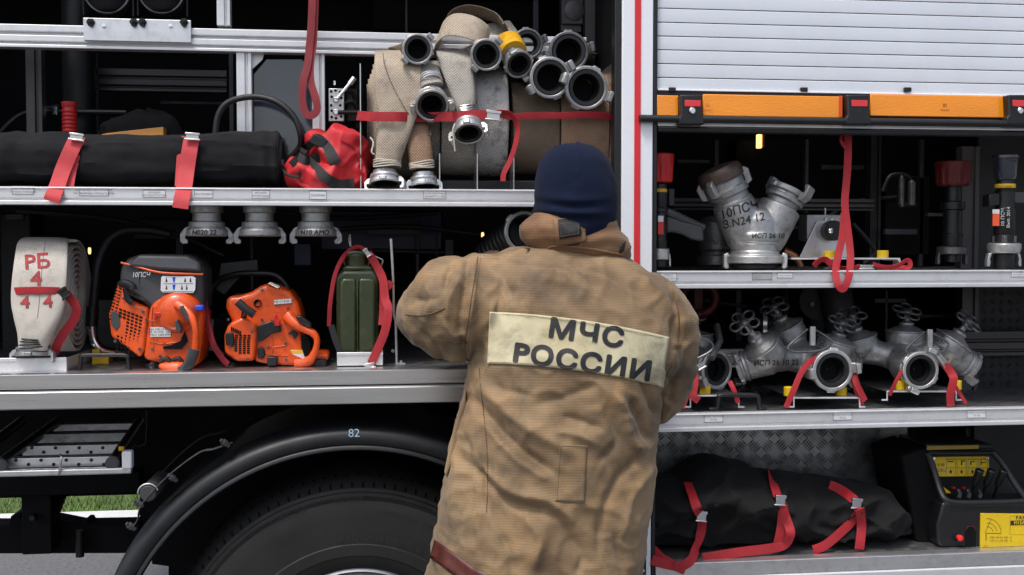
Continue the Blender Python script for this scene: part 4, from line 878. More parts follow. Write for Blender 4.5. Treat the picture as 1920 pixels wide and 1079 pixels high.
strap_mb([(122,548,.02),(132,560,.03),(143,578,.035),(138,600,.04),(120,625,.04),(108,645,.04),(102,664,.05)], 17, .0012, twist=(.2,-.4)).build('loose_end', 'red_webbing', strp)
buckle_mb(120, 550, .016, 15, 20, -.6).build('buckle', 'dark_metal', strp, bevel=.0008)
for x0, x1, y0, y1, lab in ((-120,125,672,700,'aluminium tray at the far left of the lower locker'),(632,718,661,686,'short white tray under the green jerry can')):
    t = thing('metal_tray', lab, 'tray', W((x0+x1)/2, y1, .1)); 
    MB().pbox(x0, x1, y0, y1, .03, .034).build('front_wall', 'aluminium_white', t, bevel=.0012)
    A = W(x0, y1, .034); B = W(x1, y0, .034); MB().box((A.x,.034,A.z+.001),(B.x,.28,A.z+.004)).build('base', 'aluminium', t)
    for xx in (A.x, B.x-.003): MB().box((xx,.036,A.z+.005),(xx+.003,.28,B.z)).build('side_wall', 'aluminium_white', t)
    MB().box((A.x, .028, A.z+(B.z-A.z)*.82), (B.x, .0295, B.z)).build('folded_rim', 'aluminium_white', t)
# yellow blocks and thick hose behind the cutter
o = MB().prism([(172,656),(187,656),(187,665),(204,668),(204,684),(172,684)], .22, .27).build('yellow_chock', 'yellow_plastic', bevel=.002); recenter(o); tag(o, 'yellow plastic chock behind the pull handle', 'chock')
eh = thing('exhaust_hose', 'thick black hose with a bright metal end arching left of the power cutter', 'hose', W(180,650,.25))
MB().tube(PW([(320,440,.30),(280,432,.30),(235,433,.29),(205,450,.28),(185,490,.26),(178,540,.25),(174,590,.25)], 6), .013, 18).build('hose_body', 'black_rubber', eh)
MB().tube(PW([(174,575,.25),(172,612,.25)], 4), .017, 18).build('collar', 'black_plastic', eh)
MB().tube(PW([(173,612,.25),(176,635,.25),(186,652,.25),(205,660,.26),(240,662,.28)], 5), .0125, 18).build('metal_end', 'chrome', eh)
# ---------------------------------------------------------------- power cutter
pc = thing('power_cutter', 'orange petrol power cutter with a dark grey top cover', 'power cutter', W(300, 697, .12))
def P_(mb, nm, mt, par=pc, **kw): return mb.build(nm, mt, par, **kw)
def soft(pts, Y0, Y1, nm, mt, par=pc, bev=.012, seg=4, taper=None): return P_(MB().prism(pts, Y0, Y1), nm, mt, par, bevel=bev, seg=seg, ang=50)
soft([(226,497,.07),(240,484,.07),(262,477,.07),(350,478,.06),(372,488,.06),(381,505,.06),(382,585,.06),(340,600,.055),(285,585,.055),(262,563,.06),(238,548,.07),(222,530,.07)], .06, .24, 'top_cover', 'grey_plastic', bev=.016)
soft([(236,500,.05),(258,478,.05),(350,480,.045),(374,492,.045),(379,512,.045),(300,508,.04)], .045, .20, 'lid_crown', 'grey_plastic', bev=.010)
P_(MB().sweep([W(x,y,Y) for x,y,Y in curve([(227,493,.064),(250,499,.055),(297,511,.043),(340,514,.042),(380,515,.052)],6)], .0032, .0028, side=(0,0,1), n=10), 'orange_trim', 'orange')
gp = soft([(223,523,.075),(203,590,.075),(208,632,.075),(262,672,.045),(272,655,.045),(278,578,.045),(243,565,.06)], .06, .24, 'side_cover', 'orange', bev=.009)
# grille slots follow the slanted side cover
gm_ = MB()
def gY(px): return .076 - (px-205)*.00044
for r_ in range(14):
    for c_ in range(6):
        x = 226 + c_*7.6 - (r_*.55); y = 580 + r_*6.3 + c_*2.9
        if x < 268 and y < 668 and not (x < 232 and 598 < y < 628): 
            q = [W(x-2.7, y-1.9, gY(x)-.0015), W(x+2.7, y+.1, gY(x+2)-.0015), W(x+2.7, y+3.6, gY(x+2)-.0015), W(x-2.7, y+1.6, gY(x)-.0015)]
            gm_.add(q + [p + V((0,.008,0)) for p in q], [(0,1,2,3),(0,4,5,1),(1,5,6,2),(2,6,7,3),(3,7,4,0)])
for r_ in range(12):
    for c_ in range(2):
        x = 220 - r_*1.2 + c_*7; y = 532 + r_*6.0 + c_*3
        q = [W(x-2.4, y-1.6, gY(x)-.001), W(x+2.4, y+.1, gY(x)-.001), W(x+2.4, y+3.2, gY(x)-.001), W(x-2.4, y+1.4, gY(x)-.001)]
        if x > 206: gm_.add(q, [(0,1,2,3)])
P_(gm_, 'cooling_slots', 'shade_black', gp, smooth=False, kind='stuff')
P_(MB().prism([(207,586),(214,582),(225,590),(227,612),(218,620),(208,610)], .066, .075), 'cover_boss', 'grey_plastic', gp, bevel=.002)
soft([(279,577),(296,560),(333,554),(366,563),(380,590),(378,640),(372,684),(352,694),(320,690),(300,682),(268,674),(272,640)], .045, .22, 'rear_housing', 'orange', bev=.012)
s_ = S(333, .05); c = W(335, 586, .055)
P_(MB().loft([[c + V((math.cos(t)*r_*s_, y, math.sin(t)*r_*.95*s_)) for t in [2*PI*k/40 for k in range(40)]] for r_, y in ((44,.05),(43,.0),(39,-.014),(31,-.024),(18,-.030),(5,-.032))]), 'filter_dome', 'orange')
# rear handle
hpts = [(334,572,.026,22,14),(348,582,.010,18,13),(361,598,-.002,15,12),(367,620,-.006,13,11),(367,645,-.004,14,11),(364,668,-.0,16,13),(356,684,.004,18,13),(340,690,.012,24,10),(318,688,.022,22,9),(304,684,.035,20,9)]
Pq = curve(hpts, 6); P_(MB().sweep([W(*p[:3]) for p in Pq], [p[3]*s_/2*.92 for p in Pq], [p[4]*s_/2*1.4 for p in Pq], side=[V((1,0,.4))]*len(Pq), n=18, e=.75), 'rear_handle', 'orange')
P_(MB().sweep([W(*p) for p in curve([(364,655,-.013),(359,672,-.011),(351,687,-.006),(340,694,.002)],6)], .0145, .010, side=(1,0,.4), n=14, e=.7), 'handle_grip', 'grey_plastic')
P_(MB().prism([(306,655),(340,655),(352,640),(346,622),(338,640),(320,648),(306,650)], .038, .046), 'trigger_recess', 'shade_black')
P_(MB().prism([(327,603),(332,600),(340,618),(338,626),(330,620)], .0, .03), 'trigger', 'grey_plastic', bevel=.002)
P_(MB().prism([(337,574),(342,573),(358,598),(356,606),(350,602),(336,580)], -.012, .01), 'throttle_lock', 'grey_plastic', bevel=.003)
P_(MB().pbox(287, 309, 583, 597, .038, .05), 'switch_recess', 'orange_grille'); P_(MB().pbox(289, 306, 586, 595, .030, .045), 'stop_switch', 'red_plastic', bevel=.002)
P_(MB().pbox(365, 381, 573, 583, .0, .03), 'blue_tap', 'blue_plastic', bevel=.003); P_(MB().lathe([(.006,0),(.006,.02)], frame(W(372,578,.03),(0,-1,0)), 14), 'tap_stem', 'blue_plastic')
P_(MB().sweep([W(*p) for p in curve([(226,534,.045),(234,531,.035),(247,537,.03),(250,544,.03)],5)], .010, .008, side=(0,0,1), n=12, e=.7), 'starter_grip', 'black_plastic')
P_(MB().sweep([W(*p) for p in curve([(236,540,.05),(240,560,.05),(248,568,.05)],5)], .009, .006, side=(1,0,0), n=12), 'starter_lever', 'black_plastic')
lb = P_(MB().prism([(302,521),(305,518),(362,519),(367,522),(366,544),(362,550),(306,549),(301,545)], .0425, .046), 'info_label', 'sticker', bevel=.0008, smooth=False)
for yy, xs in ((525,(312,326,347,357)),(539,(312,326,341,350))):
    for xx in xs: P_(MB().prism([(xx-2,yy+4),(xx,yy-5),(xx+2,yy+4)] if xx != 326 else [(xx-3,yy-5),(xx+3,yy-5),(xx+1,yy+5),(xx-1,yy+5)], .0418, .0424), 'pictogram', 'ink' if xx != 326 else 'blue_plastic', lb, smooth=False)
for yy in (532, 547): P_(MB().pbox(306, 362, yy-.4, yy+.4, .0418, .0424), 'label_rule', 'ink_grey', lb, smooth=False)
lb = P_(MB().pbox(282, 320, 614, 632, .0425, .0445), 'type_plate', 'sticker', smooth=False, bevel=.0005)
for k, tx in enumerate(('SERIAL NO 13 0700112','DISPL 94 CM3   4.8 KW','MAX 5400 RPM')): lettering(tx, 5.4*s_, flat_at(301, 618+k*5.2, .0425, 0, .0006), 'ink', lb)
lettering('10ПСЧ', 13*s_, lambda u, v: V((W(258,516,.0).x + u, .042 - .0006 + .03*max(0, .0 - u)*0, W(258,516,.04).z + v + u*.0)), 'white_mark', pc, shear=.2, sx=.8)
P_(MB().lathe([(.009,0),(.009,.012),(.006,.014)], frame(W(286,684,.04),(0,-1,-.2)), 12), 'fuel_knob', 'black_plastic')
for xx in (300, 322): P_(MB().tube(PW([(xx,678,.03),(xx+12,672,.025),(xx+20,680,.025)],4), .006, 10), 'engine_cable', 'black_rubber')
P_(MB().box(W(270,680,.10), W(372,697,.20)), 'foot_frame', 'black_plastic', bevel=.006)
sm_ = MB()
for x, y, Yq in ((216,640,.068),(262,655,.044),(268,585,.044),(232,560,.06),(286,655,.043),(300,668,.043),(322,604,.043),(275,600,.043),(312,562,.040),(352,610,.036)):
    P_(MB().lathe([(.0042,0),(.0042,.0022),(.0022,.0024),(.002,.0008)], frame(W(x,y,Yq+.001),(0,-1,0)), 12), 'screw', 'cast_dark')
for pts in ([(279,600),(300,604),(326,606)],[(280,640),(305,645),(330,642)],[(262,500),(262,530),(268,552)],[(286,575),(284,610),(288,650)]):
    P_(MB().sweep([W(x,y,.0435 if x > 270 else .058) for x, y in curve(pts,4)], .0010, .0012, side=(1,0,0), n=6), 'panel_line', 'orange_grille' if pts[0][1] > 560 else 'black_plastic')
P_(MB().tube(PW([(238,548,.05),(262,560,.04),(276,566,.042)],4), .004, 8), 'vent_hose', 'black_rubber')
# ---------------------------------------------------------------- chainsaw
cs = thing('chainsaw', 'orange chainsaw with a black front handle lying beside the power cutter', 'chainsaw', W(515, 690, .14))
def q4(x, y): return (380 + x/2.698, 370 + y/2.698)
def poly4(l): return [q4(*p) for p in l]
def C_(mb, nm, mt, par=cs, **kw): return mb.build(nm, mt, par, **kw)
C_(MB().prism(poly4([(120,500),(180,500),(245,480),(290,450),(320,437),(385,450),(440,478),(480,530),(498,590),(505,640),(480,660),(440,690),(420,760),(330,800),(240,780),(150,640),(115,560)]), .09, .26), 'top_cover', 'orange', bevel=.016, seg=5, ang=50)
C_(MB().prism(poly4([(130,640),(200,605),(270,640),(275,700),(262,830),(170,833),(110,790),(108,700)]), .06, .2), 'starter_housing', 'orange', bevel=.010, seg=4, ang=50)
C_(MB().prism(poly4([(262,700),(400,640),(420,600),(470,600),(500,700),(510,790),(585,790),(635,793),(637,822),(600,850),(560,856),(350,850),(262,832)]), .075, .2), 'crankcase', 'orange', bevel=.008, seg=4, ang=50)
s_ = S(500, .06)
hp2 = [(q4(430,600)+(.075,30,16)),(q4(470,640)+(.06,24,16)),(q4(520,668)+(.05,19,15)),(q4(560,690)+(.045,17,15)),(q4(578,720)+(.045,15,15)),(q4(575,760)+(.045,15,14)),(q4(560,800)+(.05,18,14)),(q4(530,835)+(.055,22,12)),(q4(470,842)+(.065,18,12))]
Pq = curve(hp2, 6); C_(MB().sweep([W(*p[:3]) for p in Pq], [p[3]*s_/2*.8 for p in Pq], [p[4]*s_/2*1.4 for p in Pq], side=[V((.3,0,1)) if i < len(Pq)*.45 else V((1,0,0)) for i in range(len(Pq))], n=18, e=.75), 'rear_handle', 'orange')
C_(MB().prism(poly4([(500,700),(530,705),(545,740),(540,800),(515,808),(500,760)]), .072, .078), 'handle_gap', 'shade_black')
gm_ = MB()
for r_ in range(9):
    for c_ in range(4):
        x, y = q4(168 + c_*21 + (3 if r_ < 2 else 0), 700 + r_*11); 
        if not (c_ == 0 and r_ > 7): gm_.pbox(x-2.7, x+2.7, y-1.2, y+1.6, .0588, .066)
for k in range(6): x, y = q4(150-4+k*9, 668+k*4); gm_.pbox(x-1.2, x+1.2, y-4, y+4, .0588, .066)
C_(gm_, 'cooling_slots', 'shade_black', smooth=False, kind='stuff')
gm_ = MB()
for k in range(5): gm_.add([W(*q4(320+k*5, 452+k*7), .088), W(*q4(400+k*6, 470+k*7), .088), W(*q4(400+k*6, 473+k*7), .088), W(*q4(320+k*5, 455+k*7), .088)], [(0,1,2,3)])
C_(gm_, 'cover_lines', 'orange_grille', smooth=False, kind='stuff')
s2 = S(480, .09)
C_(MB().lathe([(20/2.7*s2,-.002),(20/2.7*s2,.002),(16/2.7*s2,.003),(15/2.7*s2,-.004)], frame(W(*q4(278,537),.088),(0,-1,0)), 20), 'cover_hole', 'shade_black')
C_(MB().sweep([W(*q4(178,530),.04), W(*q4(215,565),.035), W(*q4(262,595),.035)], .011, .008, side=(.5,0,1), n=12, e=.6), 'starter_grip', 'black_plastic')
C_(MB().tube([W(*q4(215,570),.04), W(*q4(208,605),.07), W(*q4(205,640),.07)], .008, 12), 'starter_post', 'black_plastic')
C_(MB().prism(poly4([(262,690),(280,650),(345,625),(390,640),(398,680),(350,690),(300,728),(270,738),(262,715)]), .066, .09), 'choke_panel', 'black_plastic', bevel=.003)
C_(MB().prism(poly4([(360,596),(372,596),(375,620),(392,622),(390,652),(362,652),(362,625)]), .055, .075), 'stop_switch', 'red_plastic', bevel=.002)
C_(MB().prism(poly4([(275,770),(290,757),(312,768),(316,800),(300,822),(280,815)]), .068, .08), 'cover_boss', 'black_plastic', bevel=.003)
C_(MB().prism(poly4([(112,700),(125,682),(156,690),(158,740),(150,760),(118,750)]), .052, .075), 'fuel_cap', 'black_plastic', bevel=.003)
C_(MB().prism(poly4([(428,690),(455,672),(485,690),(480,705),(462,720),(455,700)]), .068, .08), 'trigger', 'black_plastic', bevel=.002)
C_(MB().prism(poly4([(470,600),(500,602),(550,640),(548,664),(530,655),(478,625)]), .030, .06), 'throttle_lock', 'black_plastic', bevel=.003)
lb = C_(MB().prism(poly4([(443,773),(520,774),(535,800),(533,822),(510,820),(455,795)]), .0735, .0755), 'warning_label', 'sticker', smooth=False)
C_(MB().prism(poly4([(444,774),(505,775),(510,788),(452,790)]), .0725, .0735), 'label_band', 'yellow_sign', lb, smooth=False)
lb = C_(MB().prism(poly4([(358,520),(448,512),(452,537),(362,546)]), .0865, .0895), 'number_label', 'ink_grey', smooth=False)
for k in range(5): C_(MB().prism(poly4([(361+k*18,521-k*1.5),(376+k*18,519.5-k*1.5),(377+k*18,541-k*1.5),(362+k*18,543-k*1.5)]), .0855, .0865), 'pictogram', 'sticker', lb, smooth=False)
for k in range(5): lettering('MVAOC'[k], 6*s2, flat_at(*q4(369+k*18, 531-k*1.5), .0855, .08, .0006), 'ink', lb)
for a, b in (((325,808),(376,854)),((566,820),(625,866))):
    C_(MB().pbox(*[v for v in (q4(*a)[0], q4(*b)[0], q4(*a)[1], q4(*b)[1])], .055, .085), 'foot_pad', 'black_rubber', bevel=.003)
C_(MB().tube(PW([(q4(110,800)+(.24,)),(q4(40,720)+(.25,)),(q4(20,560)+(.25,)),(q4(60,440)+(.24,)),(q4(150,395)+(.22,)),(q4(270,385)+(.20,)),(q4(370,395)+(.19,)),(q4(430,460)+(.19,)),(q4(470,560)+(.2,))], 8), .0085, 14), 'front_handle', 'black_plastic')
C_(MB().prism(poly4([(60,470),(90,330),(280,310),(285,380),(200,400),(110,500)]), .26, .275), 'hand_guard', 'black_plastic', bevel=.004)
C_(MB().box(W(400,600,.27), W(420,640,.60)), 'guide_bar', 'steel_brushed', bevel=.001)
C_(MB().prism(poly4([(325,438),(345,430),(390,448),(392,460),(380,462),(345,445)]), .085, .11), 'cover_clip', 'steel_brushed', bevel=.002)
for x, y, Yq in ((300,470,.088),(400,520,.088),(430,560,.088),(300,620,.088),(130,620,.058),(250,680,.058),(225,820,.058),(330,760,.073),(420,740,.073),(420,820,.073)):
    C_(MB().lathe([(.0038,0),(.0038,.002),(.002,.0022),(.0018,.0008)], frame(W(*q4(x,y),Yq+.001),(0,-1,0)), 12), 'screw', 'cast_dark')
for pts in ([(200,505),(230,560),(250,610)],[(270,740),(330,760),(420,750)],[(400,470),(430,520),(440,590)],[(290,780),(360,800),(430,800)],[(350,700),(355,740),(350,790)]):
    C_(MB().sweep([W(*q4(x,y),.0885 if y < 640 else .0735) for x, y in curve(pts,4)], .0010, .0012, side=(1,0,0), n=6), 'panel_line', 'orange_grille')
# red strap between the saws
st = thing('hanging_strap', 'red strap hanging behind the power cutter beside the chainsaw', 'strap', W(425,685,.1))
strap_mb([(380,520,.18),(384,570,.12),(390,610,.09),(400,645,.07),(415,670,.06),(428,684,.05)], 12, .0012, twist=(.2,.5)).build('webbing', 'dark_red_webbing', st)
# ---------------------------------------------------------------- jerry can
jc = thing('jerry_can', 'olive green steel jerry can with a closed spout standing in a white tray', 'jerry can', W(671, 664, .14))
z0 = W(671, 661, .07).z
for x0, x1 in ((637,668.5),(672,704)):
    MB().prism([(x0,661),(x0,535),(x0+ (2 if x0 < 650 else 1),527),(x0+(6 if x0<650 else 2),522),(x1-(2 if x0<650 else 6),522),(x1-(1 if x0<650 else 2),527),(x1,535),(x1,661)], .06, .22).build('can_half', 'olive', jc, bevel=.010, seg=4, ang=50)
MB().prism([(630,661),(630,520),(640,506),(702,506),(710,520),(710,661)], .075, .23).build('can_body', 'olive', jc, bevel=.014, seg=4, ang=50)
MB().pbox(669, 671.5, 524, 661, .058, .07).build('weld_seam', 'olive', jc, bevel=.002)
MB().prism([(640,508),(647,498),(694,498),(702,508)], .08, .22).build('shoulder', 'olive', jc, bevel=.006)
s_ = S(670,.11)
MB().lathe([(23*s_,-.005),(20*s_,.0),(19*s_,18*s_),(20*s_,20*s_),(20*s_,24*s_),(17*s_,26*s_)], Matrix.Translation(W(669, 502, .11)), 28).build('spout_neck', 'olive', jc, bevel=.001)
MB().lathe([(19*s_,0),(19*s_,5*s_),(14*s_,8*s_),(2*s_,9*s_)], Matrix.Translation(W(669, 478, .11)), 28).build('spout_cap', 'olive', jc, bevel=.001)
MB().sweep(PW([(649,476,.09),(669,474,.085),(689,476,.09)],4), .006, .004, side=(0,0,1), n=10).build('cap_clamp', 'olive', jc)
for x in (648, 690): MB().tube(PW([(x,478,.095),(x-(3 if x<660 else -3),490,.09),(x,500,.095)],4), .003, 8).build('clamp_arm', 'olive', jc)
MB().tube(PW([(652,500,.2),(655,490,.22),(685,490,.22),(690,500,.2)],4), .006, 10).build('carry_handle', 'olive', jc)
st = thing('fastening_strap', 'red strap looped over the green jerry can with its metal hook below', 'strap', W(694,690,.03))
strap_mb([(617,612,.07),(619,570,.06),(627,520,.06),(640,488,.07),(655,470,.09),(672,463,.09),(686,470,.09)], 8, .0012, twist=(0,.5)).build('webbing', 'red_webbing', st)
strap_mb([(690,474,.09),(704,495,.08),(718,525,.06),(722,560,.05),(728,580,.035),(722,620,.03),(708,655,.028),(696,682,.022)], 16, .0012, twist=(.4,-.1)).build('webbing', 'red_webbing', st)
strap_mb([(708,500,.08),(716,530,.075),(716,580,.07),(714,610,.06)], 10, .0012).build('webbing', 'red_webbing', st)
strap_mb([(722,545,.06),(730,536,.06),(734,528,.06)], 12, .0012).build('webbing', 'red_webbing', st)
buckle_mb(693, 686, .018, 18, 10, -.2).build('buckle', 'steel_brushed', st, bevel=.0008)
buckle_mb(688, 474, .085, 8, 17, -.6).build('buckle', 'chrome', st, bevel=.0008)
MB().tube(PW([(657,462,.1),(654,450,.1),(656,440,.1)],4)+PW([(658,462,.1),(664,464,.1)],2), .002, 6).build('hook', 'steel_brushed', st)
MB().tube(PW([(690,473,.085),(705,482,.085),(717,488,.085),(716,496,.085),(712,504,.085)],4), .0022, 6).build('hook', 'steel_brushed', st)
strap_mb([(621,610,.06),(628,635,.06),(638,660,.06)], 12, .001).build('lower_webbing', 'black_webbing', st)
br = thing('bracket_rod', 'thin upright metal rod bracket between the jerry can and the fireman', 'bracket', W(745,683,.1))
MB().sweep(PW([(733,448,.1),(736,500,.1),(738,560,.1),(739,590,.1),(742,604,.1),(743,640,.1),(744,682,.1)],3), .0035, .0018, side=(1,0,0), n=8, e=.4).build('rod', 'steel_brushed', br)
MB().box(W(743,682,.1)-V((0,.01,.002)), W(760,680,.1)+V((0,.012,0))).build('foot', 'aluminium', br); MB().lathe([(.005,0),(.005,.006)], Matrix.Translation(W(752,680,.1)), 6).build('bolt', 'steel_brushed', br)
MB().lathe([(.005,0),(.005,.008)], frame(W(739,658,.1),(-.6,-1,0)), 8).build('bolt', 'steel_brushed', br)
for xx, yt in ((818,445),):
    o = MB().tube([W(xx,yt,.5), W(xx+8,610,.5)], .003, 8).build('support_rod', 'dark_metal', truck)
# suction hose coupling by the fireman's head
sc = thing('suction_hose', 'wide dark hose mouth poking out beside the fireman collar', 'hose', W(960,465,.12))
s_ = S(980,.06); coupling(sc, W(985,435,.05), (.12,-1,.05), 40*s_, 38*s_, roll=1.0, ring='cast', bore=.74, face=.82)
MB().tube([W(972,440,.085), W(945,455,.14), W(905,500,.22), W(880,560,.3)], 34*s_, 28).build('hose_body', 'black_rubber', sc)
rm = MB()
for k in range(7):
    f = k/6; p = W(966-40*f, 443+30*f, .10+.08*f); M_ = frame(p, (.5,-.7,.45)); rm.tube([M_ @ V((math.cos(a)*35.5*s_, math.sin(a)*35.5*s_, 0)) for a in [2*PI*j/28 for j in range(28)]], .003, 6, closed=True)
rm.build('hose_ribs', 'black_plastic', sc, kind='stuff')
# ================================================================= UPPER RIGHT LOCKER
def nozzle(label, px, ybase, Y, caps, tilt=0, group=None):
    s_ = S(px, Y); base = W(px, ybase, Y); t = thing('hose_nozzle', label, 'nozzle', base)
    for (nm, prof, mt) in caps:
        MB().lathe([(r*s_, (ybase-y)*s_) for r, y in prof], Matrix.Translation(base), 32).build(nm, mt, t, bevel=.0008, ang=40)
    return t, base, s_
def claws(t, base, s_, z, r, mt='cast_light'):
    for a in (.1, PI-.1):
        R = Matrix.Translation(base) @ Matrix.Rotation(a, 4, 'Z'); w = 6*s_
        pr = [(r*.9*s_,(z+8)*s_),(r*1.15*s_,(z+6)*s_),(r*1.25*s_,(z-6)*s_),(r*1.25*s_,(z-18)*s_),(r*1.05*s_,(z-18)*s_),(r*1.0*s_,(z-10)*s_),(r*1.05*s_,(z-4)*s_)]; k = len(pr)
        MB().add([R @ V((x,-w,q)) for x, q in pr]+[R @ V((x,w,q)) for x, q in pr], [tuple(range(k)), tuple(range(2*k-1,k-1,-1))]+[(q, q+k, (q+1)%k+k, (q+1)%k) for q in range(k)]).build('claw', mt, t, bevel=.0015)
t, b_, s_ = nozzle('hose nozzle with a bright red ribbed cap at the left edge of the right locker', 1236, 502, .10,
    [('foot_sleeve', [(12,502),(14,500),(14,489),(12,488)], 'black_plastic'), ('coupling_ring', [(16,488),(19,486),(19,468),(16,466)], 'cast_light'), ('lower_body', [(14,466),(15,452),(13,450),(13,400),(16,398),(16,392),(13,391)], 'black_plastic'),
     ('yellow_ring', [(14,362),(14.5,361),(14.5,356),(14,355)], 'yellow_tape'), ('upper_body', [(13,391),(15,385),(15,362),(13,361),(13,356),(14,355),(14,346),(10,344)], 'black_plastic')])
claws(t, b_, s_, 20, 17)
mb = MB(); rings = []
for y, r, fl in ((344,19,0),(342,22,0),(312,24,1),(308,26,0),(292,27,0),(290,25,0)):
    rings.append([b_ + V((math.cos(a)*s_*(r + (1.6*(1 if int(a/(2*PI)*26) % 2 else 0) if fl or y==342 else 0)), math.sin(a)*s_*(r+(1.6*(1 if int(a/(2*PI)*26) % 2 else 0) if fl or y == 342 else 0)), (502-y)*s_)) for a in [2*PI*k/104 for k in range(104)]])
mb.loft(rings).build('red_cap', 'red_plastic', t, ang=30)
MB().pbox(1234, 1244, 405, 416, .078, .08).build('label', 'sticker', t); MB().pbox(1234, 1244, 416, 440, .078, .08).build('label', 'red_reflector', t)
MB().sweep(PW([(1246,395,.12),(1258,400,.12),(1275,408,.13),(1300,420,.14),(1320,428,.14)],5), [.012]*21, [.011]*21, side=(0,0,1), n=14).build('pistol_grip', 'grey_plastic', t)
MB().prism([(1249,402),(1262,405),(1275,414),(1292,418),(1320,424),(1321,453),(1300,450),(1280,440),(1262,436),(1249,438)], .12, .155).build('pistol_grip', 'grey_plastic', t, bevel=.008, seg=3)
MB().pbox(1254, 1265, 354, 386, .10, .15).build('bail_bracket', 'black_plastic', t, bevel=.002)
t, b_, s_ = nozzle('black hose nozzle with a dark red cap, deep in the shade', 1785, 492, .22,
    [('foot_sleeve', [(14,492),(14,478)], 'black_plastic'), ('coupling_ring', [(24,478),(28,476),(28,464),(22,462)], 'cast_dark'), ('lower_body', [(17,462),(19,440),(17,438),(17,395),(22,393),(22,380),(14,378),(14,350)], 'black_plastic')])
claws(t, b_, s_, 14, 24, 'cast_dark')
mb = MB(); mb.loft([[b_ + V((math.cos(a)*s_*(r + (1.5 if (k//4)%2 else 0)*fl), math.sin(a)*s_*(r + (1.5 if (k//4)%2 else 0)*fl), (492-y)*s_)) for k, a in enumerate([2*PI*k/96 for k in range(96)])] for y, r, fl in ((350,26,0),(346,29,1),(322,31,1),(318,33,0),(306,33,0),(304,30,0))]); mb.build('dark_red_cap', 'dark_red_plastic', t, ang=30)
t, b_, s_ = nozzle('tall hose nozzle with a clear top, yellow ring and orange label at the right edge', 1882, 504, .08,
    [('foot_sleeve', [(17,504),(18,502),(18,478),(16,476)], 'black_plastic'), ('coupling_ring', [(24,476),(28,474),(30,466),(30,458),(26,456)], 'cast_light'), ('nut', [(19,456),(22,454),(22,442),(19,440)], 'dark_metal'),
     ('lower_body', [(18,440),(19,438),(19,392),(17,390),(17,360),(19,358)], 'black_plastic'), ('yellow_ring', [(18,354),(18.5,353),(18.5,347),(18,346)], 'yellow_sign'), ('upper_body', [(15,358),(16,350),(15,340),(17,338)], 'black_plastic'),
     ('top_cup', [(17,338),(20,332),(21,300),(24,298),(24,293),(20,292),(18,296),(17,330)], 'gloss_panel')])
claws(t, b_, s_, 22, 27)
MB().pbox(1862, 1874, 393, 401, .048, .052).build('label', 'sticker', t); MB().pbox(1862, 1874, 401, 424, .048, .052).build('label', 'orange_label', t)
lettering('10 ПСЧ', 10*S(1880), lambda u, v: V((W(1879,408,.05).x - v, .046, W(1879,408,.05).z + u)), 'white_mark', t); lettering('Вып. 2014', 9*S(1880), lambda u, v: V((W(1890,408,.05).x - v, .047, W(1890,408,.05).z + u)), 'white_mark', t)
lettering('ОТКР ЗАКР', 6*S(1880), flat_at(1882, 350, .051), 'red_plastic', t)
nut = MB().lathe([(24*s_,0),(24*s_,12*s_)], Matrix.Translation(b_+V((0,0,49*s_))), 6); nut.build('hex_nut', 'cast_dark', t, bevel=.001)
MB().prism([(1855,365),(1875,362),(1875,385),(1855,388)], .06, .1).build('lever', 'black_plastic', t, bevel=.003); MB().prism([(1898,360),(1960,362),(1960,385),(1900,380)], .07, .09).build('lever', 'grey_plastic', t, bevel=.003)
# Y shaped collector
yc = thing('hose_collector', 'grey cast Y shaped hose collector with black ink writing, left branch capped brown', 'hose collector', W(1415, 503, .12))
s_ = S(1415, .10); B0 = W(1415, 503, .12)
def Yp(px, py, dy=0): return V((B0.x + (px-1415)*s_, B0.y + dy, B0.z + (503-py)*s_))
def ylathe(prof, c, axis, nm, mt, n=36, bev=.001): return MB().lathe([(r*s_, z*s_) for r, z in prof], frame(c, axis), n).build(nm, mt, yc, bevel=bev, ang=40)
ylathe([(40,0),(42,2),(42,8),(46,10)], Yp(1415,505), (0,0,1), 'rubber_foot', 'black_rubber')
ylathe([(52,9),(55,11),(55,22),(52,25),(46,26),(46,31),(43,33),(43,44),(47,46),(47,50)], Yp(1415,503), (0,0,1), 'base_ring', 'cast_light')
for a in (-.35, PI-.35+.2, PI*.5):
    R = Matrix.Translation(Yp(1415,503)) @ Matrix.Rotation(a, 4, 'Z'); w = 9*s_; pr = [(50*s_,30*s_),(60*s_,26*s_),(60*s_,2*s_),(54*s_,-2*s_),(48*s_,0),(50*s_,10*s_)]; k = len(pr)
    MB().add([R @ V((x,-w,q)) for x, q in pr]+[R @ V((x,w,q)) for x, q in pr], [tuple(range(k)), tuple(range(2*k-1,k-1,-1))]+[(q, q+k, (q+1)%k+k, (q+1)%k) for q in range(k)]).build('claw', 'cast_light', yc, bevel=.003)
# chamber + branches merged
mb = MB(); mb.lathe([(r*s_, z*s_) for r, z in ((45,48),(50,50),(50,64),(47,66),(46,76),(44,92),(34,108),(18,118),(4,120))], Matrix.Translation(Yp(1415,503)), 40)
axL = V((-.42,0,.91)).normalized(); axR = V((.46,0,.89)).normalized()
mb.lathe([(r*s_, z*s_) for r, z in ((20,-30),(37,-20),(40,0),(40,62),(36,64))], frame(Yp(1398,440), axL), 40)
mb.lathe([(r*s_, z*s_) for r, z in ((20,-30),(37,-20),(40,0),(40,58),(36,60))], frame(Yp(1437,440), axR), 40)
chm = remeshed(mb, 't', 'cast', .003, 4, None, fac=.5); chm.build('chamber', 'cast', yc, ang=180); ybv = BVHTree.FromPolygons(chm.v, chm.f)
cL = Yp(1398,440) + axL*60*s_; cR = Yp(1437,440) + axR*56*s_
ylathe([(35,0),(38,3),(38,8),(35,10),(35,20),(40,22),(40,34),(37,36),(37,48),(41,50),(41,62),(36,66),(36,60)], cL, axL, 'branch_ring', 'cast')
